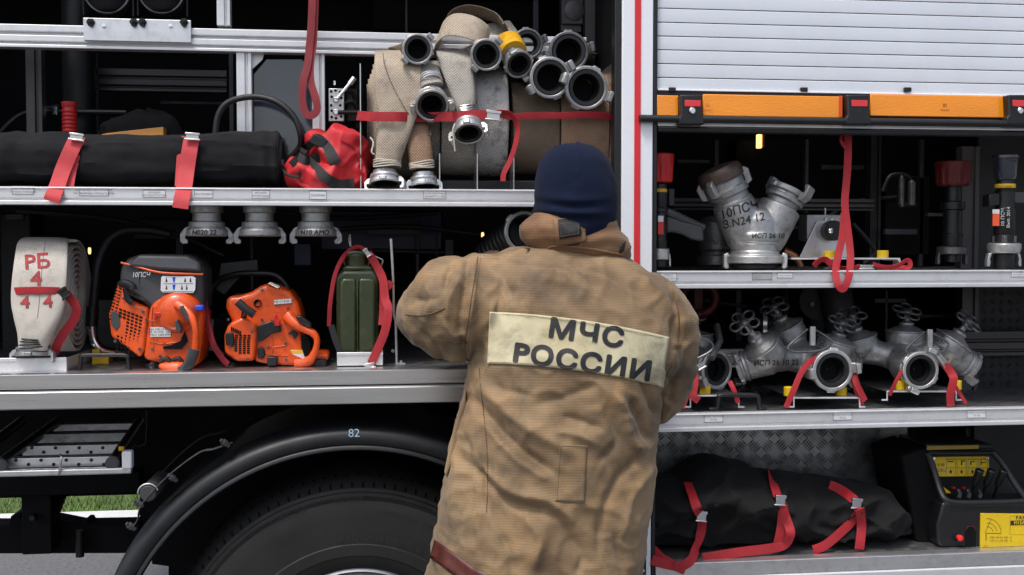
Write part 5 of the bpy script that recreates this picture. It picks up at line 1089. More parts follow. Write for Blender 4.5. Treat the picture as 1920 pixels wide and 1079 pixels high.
ylathe([(41,50),(43,52),(43,68),(38,76),(20,80),(2,81)], cL, axL, 'blank_cap', 'brown_metal')
coupling(yc, cR + axR*40*s_, axR, 40*s_, 36*s_, roll=.5, ring='cast', n=40)
for a0 in (1.35, 4.3, 5.4):
    R = frame(cL + axL*40*s_, axL) @ Matrix.Rotation(a0, 4, 'Z'); w = 7*s_; pr = [(38*s_,-14*s_),(50*s_,-10*s_),(52*s_,14*s_),(44*s_,22*s_),(38*s_,18*s_)]; k = len(pr)
    MB().add([R @ V((x,-w,q)) for x, q in pr]+[R @ V((x,w,q)) for x, q in pr], [tuple(range(k)), tuple(range(2*k-1,k-1,-1))]+[(q, q+k, (q+1)%k+k, (q+1)%k) for q in range(k)]).build('claw', 'cast', yc, bevel=.003)
def on_cyl(c, axis, R_, rot=0):
    ax = V(axis).normalized(); side = V((ax.z, 0, -ax.x)); 
    return lambda u, v: c + side*math.sin(u/R_)*R_ + V((0,-1,0))*math.cos(u/R_)*R_ + ax*v
lettering('10ПСЧ', 24*s_, on(ybv, 1386, 394, .30, s_), 'ink', yc, cut=.006, shear=.1, thick=.0004)
lettering('З.N24 12', 21*s_, on(ybv, 1394, 415, .22, s_), 'ink', yc, cut=.006, shear=.1, thick=.0004)
lettering('ИСП 26 10', 13*s_, on(ybv, 1440, 443, 0, s_), 'ink', yc, cut=.006, shear=.1, thick=.0003)
yc2 = thing('hose_collector', 'second grey hose collector half hidden behind the Y shaped one', 'hose collector', W(1350, 500, .30))
c = W(1345, 498, .30); s3 = S(1345,.3)
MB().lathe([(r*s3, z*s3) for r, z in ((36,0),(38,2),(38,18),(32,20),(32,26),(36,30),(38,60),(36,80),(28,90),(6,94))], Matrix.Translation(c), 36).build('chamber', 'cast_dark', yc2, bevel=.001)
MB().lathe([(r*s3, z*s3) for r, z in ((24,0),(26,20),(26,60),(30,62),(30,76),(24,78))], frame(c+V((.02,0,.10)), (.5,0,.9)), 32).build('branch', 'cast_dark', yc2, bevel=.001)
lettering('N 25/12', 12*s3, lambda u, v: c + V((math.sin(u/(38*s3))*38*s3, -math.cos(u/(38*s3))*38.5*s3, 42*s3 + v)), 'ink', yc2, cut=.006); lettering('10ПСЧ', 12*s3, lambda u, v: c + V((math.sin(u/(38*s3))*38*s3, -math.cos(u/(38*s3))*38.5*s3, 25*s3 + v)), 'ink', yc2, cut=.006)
# fairlead bracket with black roller
fb = thing('roller_bracket', 'bare metal bracket with a black rubber roller behind the hanging red strap', 'bracket', W(1560, 500, .15))
MB().prism([(1499,483),(1533,414),(1572,416),(1600,483)], .16, .165).build('face_plate', 'aluminium', fb, bevel=.001)
MB().prism([(1513,403),(1580,403),(1582,440),(1582,470),(1513,450)], .17, .24).build('housing', 'cast', fb, bevel=.003)
MB().lathe([(19*S(1555,.13),0),(19*S(1555,.13),.028),(16*S(1555,.13),.034),(6*S(1555,.13),.034)], frame(W(1557,433,.158),(0,-1,0)), 32).build('roller', 'black_rubber', fb)
MB().lathe([(5*S(1555,.13),0),(5*S(1555,.13),.006),(2*S(1555,.13),.010)], frame(W(1557,433,.126),(0,-1,0)), 16).build('axle_bolt', 'chrome', fb)
for xx in (1548, 1560): MB().lathe([(.006,0),(.006,.01),(.002,.013)], Matrix.Translation(W(xx, 415, .17)), 12).build('bolt', 'steel_brushed', fb)
MB().tube([W(1547,403,.2), W(1547,390,.2)], .003, 8).build('pin', 'steel_brushed', fb)
MB().prism([(1484,484),(1688,484),(1688,490),(1684,490),(1683,487),(1484,487)], .09, .19).build('base_plate', 'aluminium_white', fb, bevel=.0008)
MB().pbox(1564, 1567, 487, 505, .09, .13).build('base_leg', 'aluminium_white', fb); MB().pbox(1686, 1688.5, 487, 497, .09, .13).build('base_leg', 'aluminium_white', fb)
def buffer_(label, px, py, Y, r=10, h=15, par=None, nm='yellow_buffer'):
    s_ = S(px, Y); b = W(px, py+h/2, Y); mb = MB().lathe([(r*s_*.96,0),(r*s_,.001),(r*s_,h*s_-.001),(r*s_*.94,h*s_),(r*s_*.4,h*s_),(r*s_*.35,h*s_*.8)], Matrix.Translation(b), 24)
    return mb.build(nm, 'yellow_plastic', par, bevel=.0006)
buffer_('', 1555, 478, .11, 10.5, 15, fb); buffer_('', 1655, 477, .11, 10.5, 14, fb)
hg = thing('hanging_strap', 'long red strap hanging in a loop over the edge of the upper right shelf', 'strap', W(1580, 545, -.015))
strap_mb([(1590,248,.05),(1590,290,.05),(1588,330,.05),(1584,380,.045),(1588,420,.04),(1594,470,.03),(1594,500,.012),(1590,525,-.014),(1580,542,-.018),(1570,530,-.016),(1567,505,.005),(1572,478,.03),(1580,440,.04),(1583,400,.045)], 14, .0011, twist=(.3,-.2)).build('webbing', 'red_webbing', hg)
strap_mb([(1578,252,.045),(1577,264,.04),(1583,275,.045),(1590,280,.048)], 6, .0011).build('webbing', 'red_webbing', hg)
fs = thing('fastening_strap', 'slack red strap with a small buckle lying along the upper right shelf', 'strap', W(1620, 507, .04))
strap_mb([(1526,500,.06),(1535,490,.06),(1548,487,.06),(1565,500,.05),(1590,505,.045)], 13, .0011, twist=(.4,1.0)).build('webbing', 'red_webbing', fs)
strap_mb([(1592,505,.045),(1612,499,.05)], 8, .0011).build('webbing', 'red_webbing', fs)
buckle_mb(1624, 501, .04, 24, 8, 0).build('buckle', 'steel_brushed', fs, bevel=.0008)
strap_mb([(1636,496,.05),(1655,501,.05),(1680,500,.05),(1702,488,.05),(1706,500,.05),(1690,502,.06),(1665,503,.06)], 9, .0011, twist=(.2,.8)).build('loose_end', 'red_webbing', fs)
vv = thing('small_valve', 'small shaded brass valve deep in the upper right locker', 'valve', W(1700, 395, .45))
for x, y0, y1, r in ((1690,330,388,5),(1709,338,385,7)): MB().lathe([(r*S(x,.45),0),(r*S(x,.45),(y1-y0)*S(x,.45)*.9),(r*.4*S(x,.45),(y1-y0)*S(x,.45))], Matrix.Translation(W(x,y1,.45)), 16).build('valve_body', 'cast_dark', vv)
MB().tube([W(1682,385,.45), W(1716,385,.45)], .008, 10).build('cross_pipe', 'dark_metal', vv)
# ================================================================= MIDDLE RIGHT LOCKER: dividing breechings
def hand_wheel(par, c, axis, r, mt='cast_dark'):
    M = frame(c, axis); mb = MB()
    for j in range(5):
        a = 2*PI*j/5; cc = V((math.cos(a)*r*.66, math.sin(a)*r*.66, 0))
        mb.tube([M @ (cc + V((math.cos(t)*r*.36, math.sin(t)*r*.36, 0))) for t in [2*PI*k/20 for k in range(20)]], r*.085, 8, closed=True)
    mb.lathe([(r*.30,-r*.12),(r*.34,0),(r*.30,r*.14),(r*.12,r*.2)], M, 16); mb.build('handwheel', mt, par, ang=60)
def breeching(label, px, py, Y, valves, rl=0, txt=None, face=(0,-1,0), strap_side=1, bright='cast', r=40, legs=(-82,45), ring='cast_light', handle=True):
    s_ = S(px, Y); c0 = W(px, py, Y); t = thing('hose_divider', label, 'hose divider', c0 - V((0,-.1,.07)), 'three way hose dividers on the middle right shelf')
    def Q(dx, dy, y): return c0 + V((dx*s_, y, -dy*s_))
    ax = V(face).normalized()
    coupling(t, c0, face, r*s_, 34*s_, roll=rl, ring=ring, bore=.60, face=.82, n=48)
    hubx = sum(v[0][0] for v in valves)/len(valves); hub = Q(hubx*.55, -12, .14)
    mb = MB(); mb.sweep([c0 - ax*28*s_, c0 - ax*60*s_ , hub], [29*s_, 31*s_, 34*s_], [29*s_, 31*s_, 34*s_], n=24)
    for (vc, vy, hw, hy, oc, oy) in valves:
        vcp = Q(*vc, vy); mb.sweep([hub, (hub+vcp)/2, vcp], [30*s_, 24*s_, 30*s_], [30*s_, 24*s_, 30*s_], n=24)
        hwp = Q(*hw, hy); d = (hwp - vcp); L_ = d.length; dn = d.normalized()
        mb.lathe([(r_*s_, z) for r_, z in ((10,-.03),(30,-.02),(37,.0),(37,L_*.30),(34,L_*.36),(24,L_*.46),(14,L_*.52),(12,L_*.58),(12,L_*.6))], frame(vcp, d), 28)
        if oc: ocp = Q(*oc, oy); mb.sweep([vcp, (vcp+ocp)/2, ocp], [34*s_, 31*s_, 29*s_], [34*s_, 31*s_, 29*s_], n=24)
    bm_ = remeshed(mb, 't', bright, .0036, 5, None, fac=.5); bm_.build('body', bright, t, ang=180); bv = BVHTree.FromPolygons(bm_.v, bm_.f); breeching.bv = bv
    for (vc, vy, hw, hy, oc, oy) in valves:
        vcp = Q(*vc, vy); hwp = Q(*hw, hy); d = hwp - vcp; L_ = d.length
        MB().lathe([(36*s_, L_*.30),(39.5*s_, L_*.31),(39.5*s_, L_*.355),(35*s_, L_*.37)], frame(vcp, d), 32).build('bonnet_ring', bright, t, bevel=.0008)
        MB().lathe([(11*s_,L_*.54),(14.5*s_,L_*.56),(14.5*s_,L_*.62),(9*s_,L_*.66),(6*s_,L_*.70),(5*s_,L_)], frame(vcp, d), 20).build('spindle', bright, t, bevel=.0006)
        hand_wheel(t, hwp, d.normalized() + V((0,-.75,.15)), 28*s_)
        if oc: coupling(t, Q(*oc, oy) + (Q(*oc, oy)-vcp).normalized()*20*s_, (Q(*oc, oy)-vcp), 33*s_, 30*s_, roll=.8, ring='cast', n=32)
    if handle:
        m_ = valves[len(valves)//2][0]; mx, my = m_
        MB().tube([Q(mx-48,my+30,.03), Q(mx-42,my+4,.03), Q(mx-8,my-28,.045), Q(mx+6,my-30,.05), Q(mx+18,my-24,.045)], .0035, 8).build('carry_handle', 'cast_dark', t) if False else \
        MB().tube([V(p) for p in curve([tuple(Q(mx-5,my-24,.04)), tuple(Q(mx-40,my+2,.03)), tuple(Q(mx-48,my+12,.02)), tuple(Q(mx-28,my+18,.02)), tuple(Q(mx+18,my+14,.02)), tuple(Q(mx+40,my+2,.03)), tuple(Q(mx+34,my-8,.035)), tuple(Q(mx+8,my-24,.04))], 6)], .0034, 8).build('carry_handle', 'cast_dark', t)
        MB().box(Q(mx-4,my-30,.022), Q(mx+6,my+6,.032)).build('handle_tab', 'cast_light', t, bevel=.001)
    if txt:
        for (s, dx, dy, y, sz, rt) in txt: 
            lettering(s, sz*s_, on(bv, px+dx, py+dy, rt, s_), 'ink', t, shear=.1, cut=.006, thick=.0003)
    return t
b1 = breeching('leftmost three way hose divider beside the fireman, its mouth turned to the right', 1345, 694, .10, [((-52,-28),.10,(-75,-80),.10,None,0),((-12,-34),.16,(-20,-92),.17,None,0)], rl=.5, face=(.42,-1,.0), r=37, handle=False, ring='cast')
MB().tube([V(p) for p in curve([tuple(W(1290,680,.03)), tuple(W(1325,664,.03)), tuple(W(1337,652,.03)), tuple(W(1330,640,.03)), tuple(W(1305,632,.03))], 5)], .0034, 8).build('carry_handle', 'cast_dark', b1)
MB().sweep([W(1334,672,.07), W(1350,640,.12), W(1344,610,.16)], .01, .01).build('neck', 'cast_dark', b1)
b2 = breeching('three way hose divider in the middle, round mouth facing out with red straps both sides', 1562, 695, .03, [((-98,-18),.11,(-156,-88),.08,(-140,-2),.13),((-35,-52),.20,(-68,-114),.20,None,0),((38,-30),.13,(52,-84),.12,(62,-2),.15)], rl=.1,
    txt=[('ИСП 26 10 22', -107, -14, .045, 14, .03)], r=40)
lettering('10ПСЧ', 13*.0016, on(breeching.bv, 1541, 648, 1.4, .0016), 'ink', b2, cut=.006)
b3 = breeching('three way hose divider on the right, one branch reaching to the side wall', 1727, 695, .04, [((-62,-30),.20,(-80,-96),.20,None,0),((24,-46),.17,(26,-104),.17,None,0),((92,-30),.12,(130,-88),.10,(128,-6),.13)], rl=1.15, r=36)
for dx, dy, s, rt in ((1757,640,'10ПСЧ',1.35),(1768,642,'ЗИ 257Ж',1.3)): lettering(s, 12*S(1750,.1), on(breeching.bv, dx, dy, rt, .0016), 'ink', b3, cut=.006)

# stands with yellow buffers and straps
def stand(label, x0, x1, ytop, yfoot, Y0, bx, Y1=.30):
    t = thing('mounting_stand', label, 'stand', W((x0+x1)/2, yfoot, Y0+.1), 'bent metal stands under the hose dividers')
    th = 3
    MB().prism([(x0-12,yfoot),(x0-12,yfoot-3),(x0-2.5,yfoot-3),(x0-2.5,ytop+2),(x0,ytop),(x1,ytop),(x1+2.5,ytop+2),(x1+2.5,yfoot-3),(x1+12,yfoot-3),(x1+12,yfoot),(x1,yfoot),(x1,ytop+3),(x0,ytop+3),(x0,yfoot)], Y0, Y0+.002).build('bent_strip', 'aluminium_white', t, bevel=.0006)
    A = W(x0, ytop, Y0); B = W(x1, ytop+3, Y0); MB().box((A.x, Y0+.003, A.z-.005), (B.x, Y1, A.z-.001)).build('top_plate', 'plate', t)
    for b in bx: buffer_('', b, ytop-11, Y0+.035, 10.5, 17, t)
    return t
stand('bent metal stand under the left hose divider', 1296, 1384, 741, 765, .06, (1322,)); stand('bent metal stand under the middle hose divider', 1490, 1611, 745, 765, .035, (1480,1577)); stand('bent metal stand under the right hose divider', 1665, 1792, 733, 752, .06, (1690,1792))
def side_strap(label, paths, w):
    t = thing('fastening_strap', label, 'strap', W(paths[0][-1][0], paths[0][-1][1], paths[0][-1][2]), 'red straps tied round the hose dividers')
    for p, ww, tw in paths: strap_mb(p, ww, .0012, twist=tw).build('webbing', 'red_webbing', t)
    return t
def sstrap(label, paths):
    t = thing('fastening_strap', label, 'strap', W(paths[0][0][-1][0], paths[0][0][-1][1], paths[0][0][-1][2]))
    for p, ww, tw in paths: strap_mb(p, ww, .0012, twist=tw).build('webbing', 'red_webbing', t)
    return t
t = sstrap('red strap beside the fireman elbow round the left hose divider', [([(1302,692,.05),(1303,720,.03),(1300,742,.02),(1310,752,.02)],14,None),([(1297,705,.05),(1288,735,.03),(1276,764,.02)],16,None),([(1368,715,.06),(1376,732,.05),(1384,756,.05)],9,(0,.3))])
buckle_mb(1314, 686, .04, 14, 12, -.5).build('buckle', 'chrome', t)
sstrap('red strap left of the middle divider mouth', [([(1546,668,.05),(1520,678,.03),(1502,700,.02),(1488,732,.015),(1474,764,.02)],11,(0,.3))])
sstrap('pair of red strap ends right of the middle divider mouth', [([(1600,700,.04),(1608,725,.03),(1622,752,.03)],13,(.2,-.3)),([(1596,705,.05),(1606,735,.04),(1617,762,.04)],8,None)])
t = sstrap('thin red strap left of the right divider mouth', [([(1692,694,.05),(1680,715,.04),(1668,742,.05)],7,None)])
t = sstrap('red strap with a broad hanging end right of the right divider mouth', [([(1772,684,.03),(1784,700,.02),(1788,712,.012),(1782,740,.015),(1783,762,.02)],15,(.7,.0)),([(1774,690,.04),(1790,722,.04),(1811,757,.04)],7,None)])
buckle_mb(1766, 676, .035, 24, 9, .9).build('buckle', 'steel_brushed', t)
# big dark elbow pipe, discs and red reel in the depth
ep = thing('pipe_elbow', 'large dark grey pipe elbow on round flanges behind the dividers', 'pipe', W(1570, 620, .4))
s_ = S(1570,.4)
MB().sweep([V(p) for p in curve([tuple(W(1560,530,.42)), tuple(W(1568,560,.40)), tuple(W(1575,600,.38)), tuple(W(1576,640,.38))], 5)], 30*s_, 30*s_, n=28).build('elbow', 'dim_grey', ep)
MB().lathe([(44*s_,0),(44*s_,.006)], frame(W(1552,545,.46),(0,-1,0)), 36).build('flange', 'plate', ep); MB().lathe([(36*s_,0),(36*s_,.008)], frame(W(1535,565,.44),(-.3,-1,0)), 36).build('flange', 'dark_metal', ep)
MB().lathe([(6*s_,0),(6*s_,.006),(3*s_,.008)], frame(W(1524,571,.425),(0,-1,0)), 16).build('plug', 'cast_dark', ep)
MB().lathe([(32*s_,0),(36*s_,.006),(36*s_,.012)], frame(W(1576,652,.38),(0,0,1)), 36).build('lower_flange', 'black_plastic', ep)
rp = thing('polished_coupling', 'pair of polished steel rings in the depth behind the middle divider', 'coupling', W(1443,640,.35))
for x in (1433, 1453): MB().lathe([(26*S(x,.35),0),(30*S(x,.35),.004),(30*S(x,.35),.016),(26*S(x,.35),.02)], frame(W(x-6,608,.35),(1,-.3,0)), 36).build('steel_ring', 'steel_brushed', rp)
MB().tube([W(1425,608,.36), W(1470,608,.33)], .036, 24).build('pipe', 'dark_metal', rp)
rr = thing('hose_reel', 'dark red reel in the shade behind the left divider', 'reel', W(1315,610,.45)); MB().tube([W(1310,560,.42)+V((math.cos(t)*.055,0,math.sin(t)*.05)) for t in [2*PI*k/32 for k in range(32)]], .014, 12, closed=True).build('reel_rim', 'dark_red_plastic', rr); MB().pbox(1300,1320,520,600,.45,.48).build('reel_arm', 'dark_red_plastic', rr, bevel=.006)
# ================================================================= LOWER RIGHT LOCKER
bb = thing('equipment_bag', 'large crumpled black canvas bag held by red straps in the low right locker', 'bag', W(1470, 1035, .2))
top = [(1200,905),(1230,895),(1260,893),(1285,895),(1303,876),(1318,858),(1345,850),(1380,860),(1420,869),(1433,880),(1470,885),(1510,886),(1545,893),(1590,896),(1640,903),(1675,915),(1700,938),(1716,968),(1722,990)]
bot = [(1200,1042),(1300,1040),(1450,1036),(1600,1030),(1650,1030),(1690,1024),(1712,1012),(1722,1000)]
def interp(tb, x):
    if x <= tb[0][0]: return tb[0][1]
    for (a, b), (c, d) in zip(tb, tb[1:]):
        if x <= c: return b + (d-b)*(x-a)/(c-a)
    return tb[-1][1]
rings = []; NX = 220; NT = 120
for i in range(NX+1):
    px = 1150 + (1722-1150)*i/NX; Yc = .22; yt, yb_ = interp(top, px), interp(bot, px)
    zt, zb = W(px, yt, Yc).z, max(zr3-.003, W(px, yb_, Yc-.12).z); x = W(px, 960, Yc-.08).x; H = (zt-zb)/2; cz = (zt+zb)/2; D = .15 * (1 if px < 1650 else max(.3, 1-((px-1650)/78)**2)**.5)
    ring = []
    for k in range(NT):
        t = 2*PI*k/NT; c, q = math.cos(t), math.sin(t)
        y = Yc + D*math.copysign(abs(c)**.85, c); z = cz + H*math.copysign(abs(q)**.9, q)
        pf = V((x*2.2 + z*1.2, y*2, z*4.5 - x*1.5))
        w1 = 1 - abs(noise.noise(pf*1.5 + V((3,1,2))))*2; w2 = 1 - abs(noise.noise(V((x*9 - z*6, y*5, z*10)) + V((7,7,1))))*2
        w3 = 1 - abs(noise.noise(V((x*5 + z*9, y*4, z*7 - x*4)) + V((1,9,4))))*2.2; d = .034*(w1*abs(w1)) + .020*w2*abs(w2) + .020*max(0,w3)**3 - .024 + .005*noise.noise(V((x*30, y*30, z*30)))
        d *= min(1, 1.2 - abs(q)*.7)
        xo = .006*noise.noise(pf*3)
        v = V((x + xo, y + d*c*1.4, z + d*q*.5)); v.z = max(v.z, zr3-.003); ring.append(v)
    rings.append(ring)
bgm = MB().loft(rings); bgm.build('bag_body', 'black_canvas', bb, ang=80)
bb_bvh = BVHTree.FromPolygons([p for p in bgm.v], [f for f in bgm.f if len(f) <= 4])
def lay_strap(bvh, pts, w, off=.006, n=5, mt='red_webbing', par=None, smooth=3, nm='webbing', th=.0012):
    P = []
    for x, y in curve(pts, n):
        p = proj(bvh, x, y, off, 9); P.append(p if p.y < 5 else (W(x, y, P[-1].y) if P else None))
    P = [p for p in P if p is not None]
    for _ in range(smooth): P = [P[0]] + [(P[i-1]+P[i]*2+P[i+1])/4 for i in range(1, len(P)-1)] + [P[-1]]
    sides = []
    for i in range(len(P)):
        t = P[min(i+1,len(P)-1)] - P[max(i-1,0)]; sides.append(V((-t.z, 0, t.x)))
    return MB().sweep(P, w*S(pts[0][0], .05)/2, th, side=sides, n=8, e=.3).build(nm, mt, par)
def big_strap(label, top_pts, loose, bk, w=19):
    t = thing('fastening_strap', label, 'strap', W(bk[0], 1040, .03))
    for p in top_pts: lay_strap(bb_bvh, p, w, par=t, off=.016, smooth=6)
    for p, tw in loose: strap_mb(p, w-1, .0012, twist=tw).build('loose_end', 'red_webbing', t)
    x, y = bk[:2]; q = proj(bb_bvh, x, y, .026); b = buckle_mb(x, y, q.y, 18, 20, bk[2]); b.build('buckle', 'chrome', t, bevel=.001)
    return t
def bagY(x, y, off=.012): return proj(bb_bvh, x, y, off).y
big_strap('left red strap over the black canvas bag, its loose end trailing over the sill', [[(1290,905),(1297,925),(1306,952),(1314,966)]], [([(1316,975,bagY(1316,975)),(1315,995,bagY(1315,995)),(1310,1012,bagY(1310,1012)),(1304,1030,.02),(1296,1050,-.012),(1275,1062,-.016),(1240,1056,-.014),(1222,1050,-.012)], (0,.2)), ([(1224,1030,.02),(1238,1045,.005),(1258,1058,-.014)], (.3,-.3)), ([(1262,1060,-.018),(1285,1070,-.018)], (0,0))], (1315,968,.12))
big_strap('middle red strap over the black canvas bag, its long end lying on the locker floor', [[(1441,880),(1450,905),(1459,935)],[(1468,945),(1466,985),(1461,1010),(1458,1022)]], [([(1466,944,bagY(1466,944,.014)),(1473,970,bagY(1473,970,.016)),(1482,1000,bagY(1480,1000,.02)),(1470,1022,.04),(1440,1029,.03),(1400,1034,.02),(1360,1040,.015),(1318,1047,.01)], (0,.25))], (1463,938,.08))
big_strap('right red strap over the black canvas bag, splitting into a fork below its buckle', [[(1555,910),(1580,920),(1602,938)],[(1612,955),(1616,985),(1613,1015),(1611,1030)]], [([(1612,953,bagY(1612,953,.014)),(1600,975,bagY(1600,975,.014)),(1575,1000,bagY(1575,1000,.016)),(1548,1022,.045),(1525,1032,.04)], (0,.1))], (1606,944,.12))
# crane control box
cb = thing('crane_control_box', 'dark control box with yellow pictogram plate, levers and a red button', 'control box', W(1830, 1030, .12))
def B_(mb, nm, mt, par=cb, **kw): return mb.build(nm, mt, par, **kw)
B_(MB().prism([(1768,942),(1790,946),(1960,944),(1960,1026),(1764,1027),(1758,1018),(1756,985)], .055, .33), 'lower_casing', 'black_plastic', bevel=.010, seg=4)
B_(MB().prism([(1690,855),(1740,838),(1745,850),(1770,945),(1775,1024),(1720,1022)], .12, .34), 'side_casing', 'shade_black', bevel=.012, seg=4)
B_(MB().prism([(1738,848),(1760,851),(1856,850),(1862,855),(1925,935),(1930,950),(1770,948),(1760,935)], .19, .34), 'console_back', 'black_plastic', bevel=.005)
B_(MB().sweep(PW([(1739,849,.12),(1752,885,.11),(1763,920,.08),(1774,938,.06),(1800,944,.055),(1880,943,.055),(1920,941,.055)], 5), .008, .010, side=(0,1,0), n=12), 'console_rim', 'black_plastic')
B_(MB().sweep(PW([(1860,848,.12),(1880,870,.11),(1905,910,.08),(1925,938,.06)], 5), .008, .010, side=(0,1,0), n=12), 'console_rim', 'black_plastic')
B_(MB().sweep(PW([(1739,849,.12),(1800,850,.12),(1860,849,.12)], 5), .010, .008, side=(0,1,0), n=12), 'console_rim', 'black_plastic')
B_(MB().prism([(1735,833),(1860,833),(1870,842),(1740,846)], .12, .30), 'top_lid', 'black_plastic', bevel=.006); B_(MB().pbox(1738, 1835, 836, 843, .118, .121), 'lid_label', 'dark_yellow', smooth=False)
pp = B_(MB().prism([(1747,857),(1854,856),(1855,893),(1761,894)], .15, .156), 'pictogram_plate', 'yellow_sign', bevel=.0008, smooth=False)
for k in range(4):
    x = 1783 + k*20.3; 
    B_(MB().prism([(x-8.5,861),(x+8.5,861),(x+8.5,862),(x-8.5,862)], .1488, .1498), 'panel_line', 'ink', pp, smooth=False); B_(MB().pbox(x-8.8, x-8.2, 861, 890, .1488, .1498), 'panel_line', 'ink_grey', pp, smooth=False); B_(MB().pbox(x+8.2, x+8.8, 861, 890, .1488, .1498), 'panel_line', 'ink_grey', pp, smooth=False); B_(MB().pbox(x-8.5, x+8.5, 877, 878, .1488, .1498), 'panel_line', 'ink_grey', pp, smooth=False)
    B_(MB().prism([(x-.8,881),(x+.8,881),(x+.8,884),(x+3,884),(x,889),(x-3,884),(x-.8,884)], .1486, .1498), 'arrow', 'ink', pp, smooth=False)
    pic = ([(x-6,865),(x+5,865),(x+5,867),(x-6,867)], [(x-1,864),(x+6,864),(x+6,866),(x+1,866),(x+1,873),(x-1,873)], [(x-4,865),(x+5,865),(x+5,866.5),(x-2,866.5),(x-2,872),(x-4,872)], [(x-5,864),(x-3.5,864),(x-3.5,867),(x+5,867),(x+5,868.5),(x-3.5,868.5),(x-3.5,873),(x-5,873)])[k]
    B_(MB().prism(pic, .1486, .1498), 'pictogram', 'ink', pp, smooth=False)
for x, y in ((1751,861),(1851,860)): B_(MB().lathe([(.0045,0),(.0045,.003),(.001,.004)], frame(W(x,y,.15),(0,-1,0)), 14), 'rivet', 'chrome', pp)
lettering('I II III', 9*S(1760,.15), flat_at(1762, 872, .1495), 'ink', pp); lettering('GRU', 9*S(1760,.15), flat_at(1766, 882, .1495), 'ink_grey', pp)
for k, x in enumerate((1831,1853,1875)):
    lv = B_(MB().lathe([(5.5*S(x),0),(7*S(x),.02),(8.4*S(x),.046),(8.6*S(x),.05),(7*S(x),.054),(1*S(x),.055)], frame(W(x-5, 910, .10), (.18,-.35,1)), 18), 'lever_knob', 'black_plastic', bevel=.0008); B_(MB().tube([W(x-12,932,.14), W(x-5,911,.10)], .004, 8), 'lever_stem', 'dark_metal')
for x in (1797, 1815, 1836): B_(MB().sweep(PW([(x,918,.13),(x+3,926,.12),(x,934,.11)],3), .006, .004, side=(1,0,0), n=10), 'lever_boot', 'grey_plastic')
for x in (1789, 1808): B_(MB().pbox(x-3, x+3, 914, 917, .15, .16), 'red_mark', 'red_plastic')
B_(MB().prism([(1769,913),(1784,925),(1774,925)], .148, .152), 'warning_triangle', 'yellow_sign', smooth=False)
B_(MB().lathe([(.011,0),(.011,.012)], frame(W(1796,1009,.055),(0,-1,0)), 20), 'button_collar', 'black_rubber'); B_(MB().lathe([(.0085,0),(.0085,.010),(.004,.012)], frame(W(1798,1008,.045),(0,-1,0)), 20), 'red_button', 'red_bright')
B_(MB().prism([(1810,1027),(1810,996),(1813,989),(1820,987),(1827,989),(1830,996),(1830,1027)], .0535, .0545), 'cable_slot', 'shade_black', smooth=False)
B_(MB().sweep(PW([(1811,995,.053),(1814,989,.053),(1820,987,.053),(1826,989,.053),(1829,995,.053)],3), .001, .001, side=(0,1,0), n=6), 'slot_edge', 'dark_red_plastic')
lp = B_(MB().prism([(1839,963),(1990,965),(1990,1028),(1838,1028)], .050, .0545), 'load_plate', 'yellow_sign', bevel=.0006, smooth=False)
Yl = .0494
B_(MB().pbox(1895, 1950, 976, 984.5, Yl-.0002, Yl+.0004), 'model_panel', 'ink', lp, smooth=False)
sl = S(1900,.05)
lettering('FASSI', 8.5*sl, flat_at(1917, 971, Yl), 'ink', lp, bold=.0002, spacing=1.15, sx=1.25); lettering('M15A.12', 9*sl, flat_at(1916, 980.5, Yl-.0006), 'yellow_sign', lp, bold=.0003)
ln = MB()
for r_ in (12, 19, 27):
    for k in range(9):
        a0, a1 = rad(10 + k*9), rad(10 + (k+1)*9); ox, oy = 1850, 1000
        ln.add([W(ox+math.cos(a0)*r_, oy-math.sin(a0)*r_, Yl), W(ox+math.cos(a1)*r_, oy-math.sin(a1)*r_, Yl), W(ox+math.cos(a1)*(r_+.7), oy-math.sin(a1)*(r_+.7), Yl), W(ox+math.cos(a0)*(r_+.7), oy-math.sin(a0)*(r_+.7), Yl)], [(0,1,2,3)])
for a, b, w in (((1849,1014),(1849,1000),1.2),((1849,1000),(1877,1001),1.0),((1877,1001),(1877,994),.5),((1894,968),(1894,1003),.4),((1894,1003),(1950,1003),.4),((1894,968),(1950,968),.4),((1847,1000),(1858,975),.6)):
    pa, pb = V((a[0],a[1],0)), V((b[0],b[1],0)); n_ = (pb-pa).normalized(); n_ = V((-n_.y,n_.x,0))*w/2
    ln.add([W(*(pa+n_)[:2],Yl), W(*(pb+n_)[:2],Yl), W(*(pb-n_)[:2],Yl), W(*(pa-n_)[:2],Yl)], [(0,1,2,3)])
B_(ln, 'load_diagram', 'ink', lp, smooth=False)
for k, (a, b_) in enumerate((('1700','1,30'),('1140','2,15'),('815','3,00'),('660','3,85'),('кг','м'))): lettering(a, 4.6*sl, flat_at(1859+k*9, 1008, Yl), 'ink', lp); lettering(b_, 4.6*sl, flat_at(1859+k*9, 1014, Yl), 'ink', lp)
lettering('A I C', 3.6*sl, flat_at(1848, 1024, Yl), 'ink', lp)
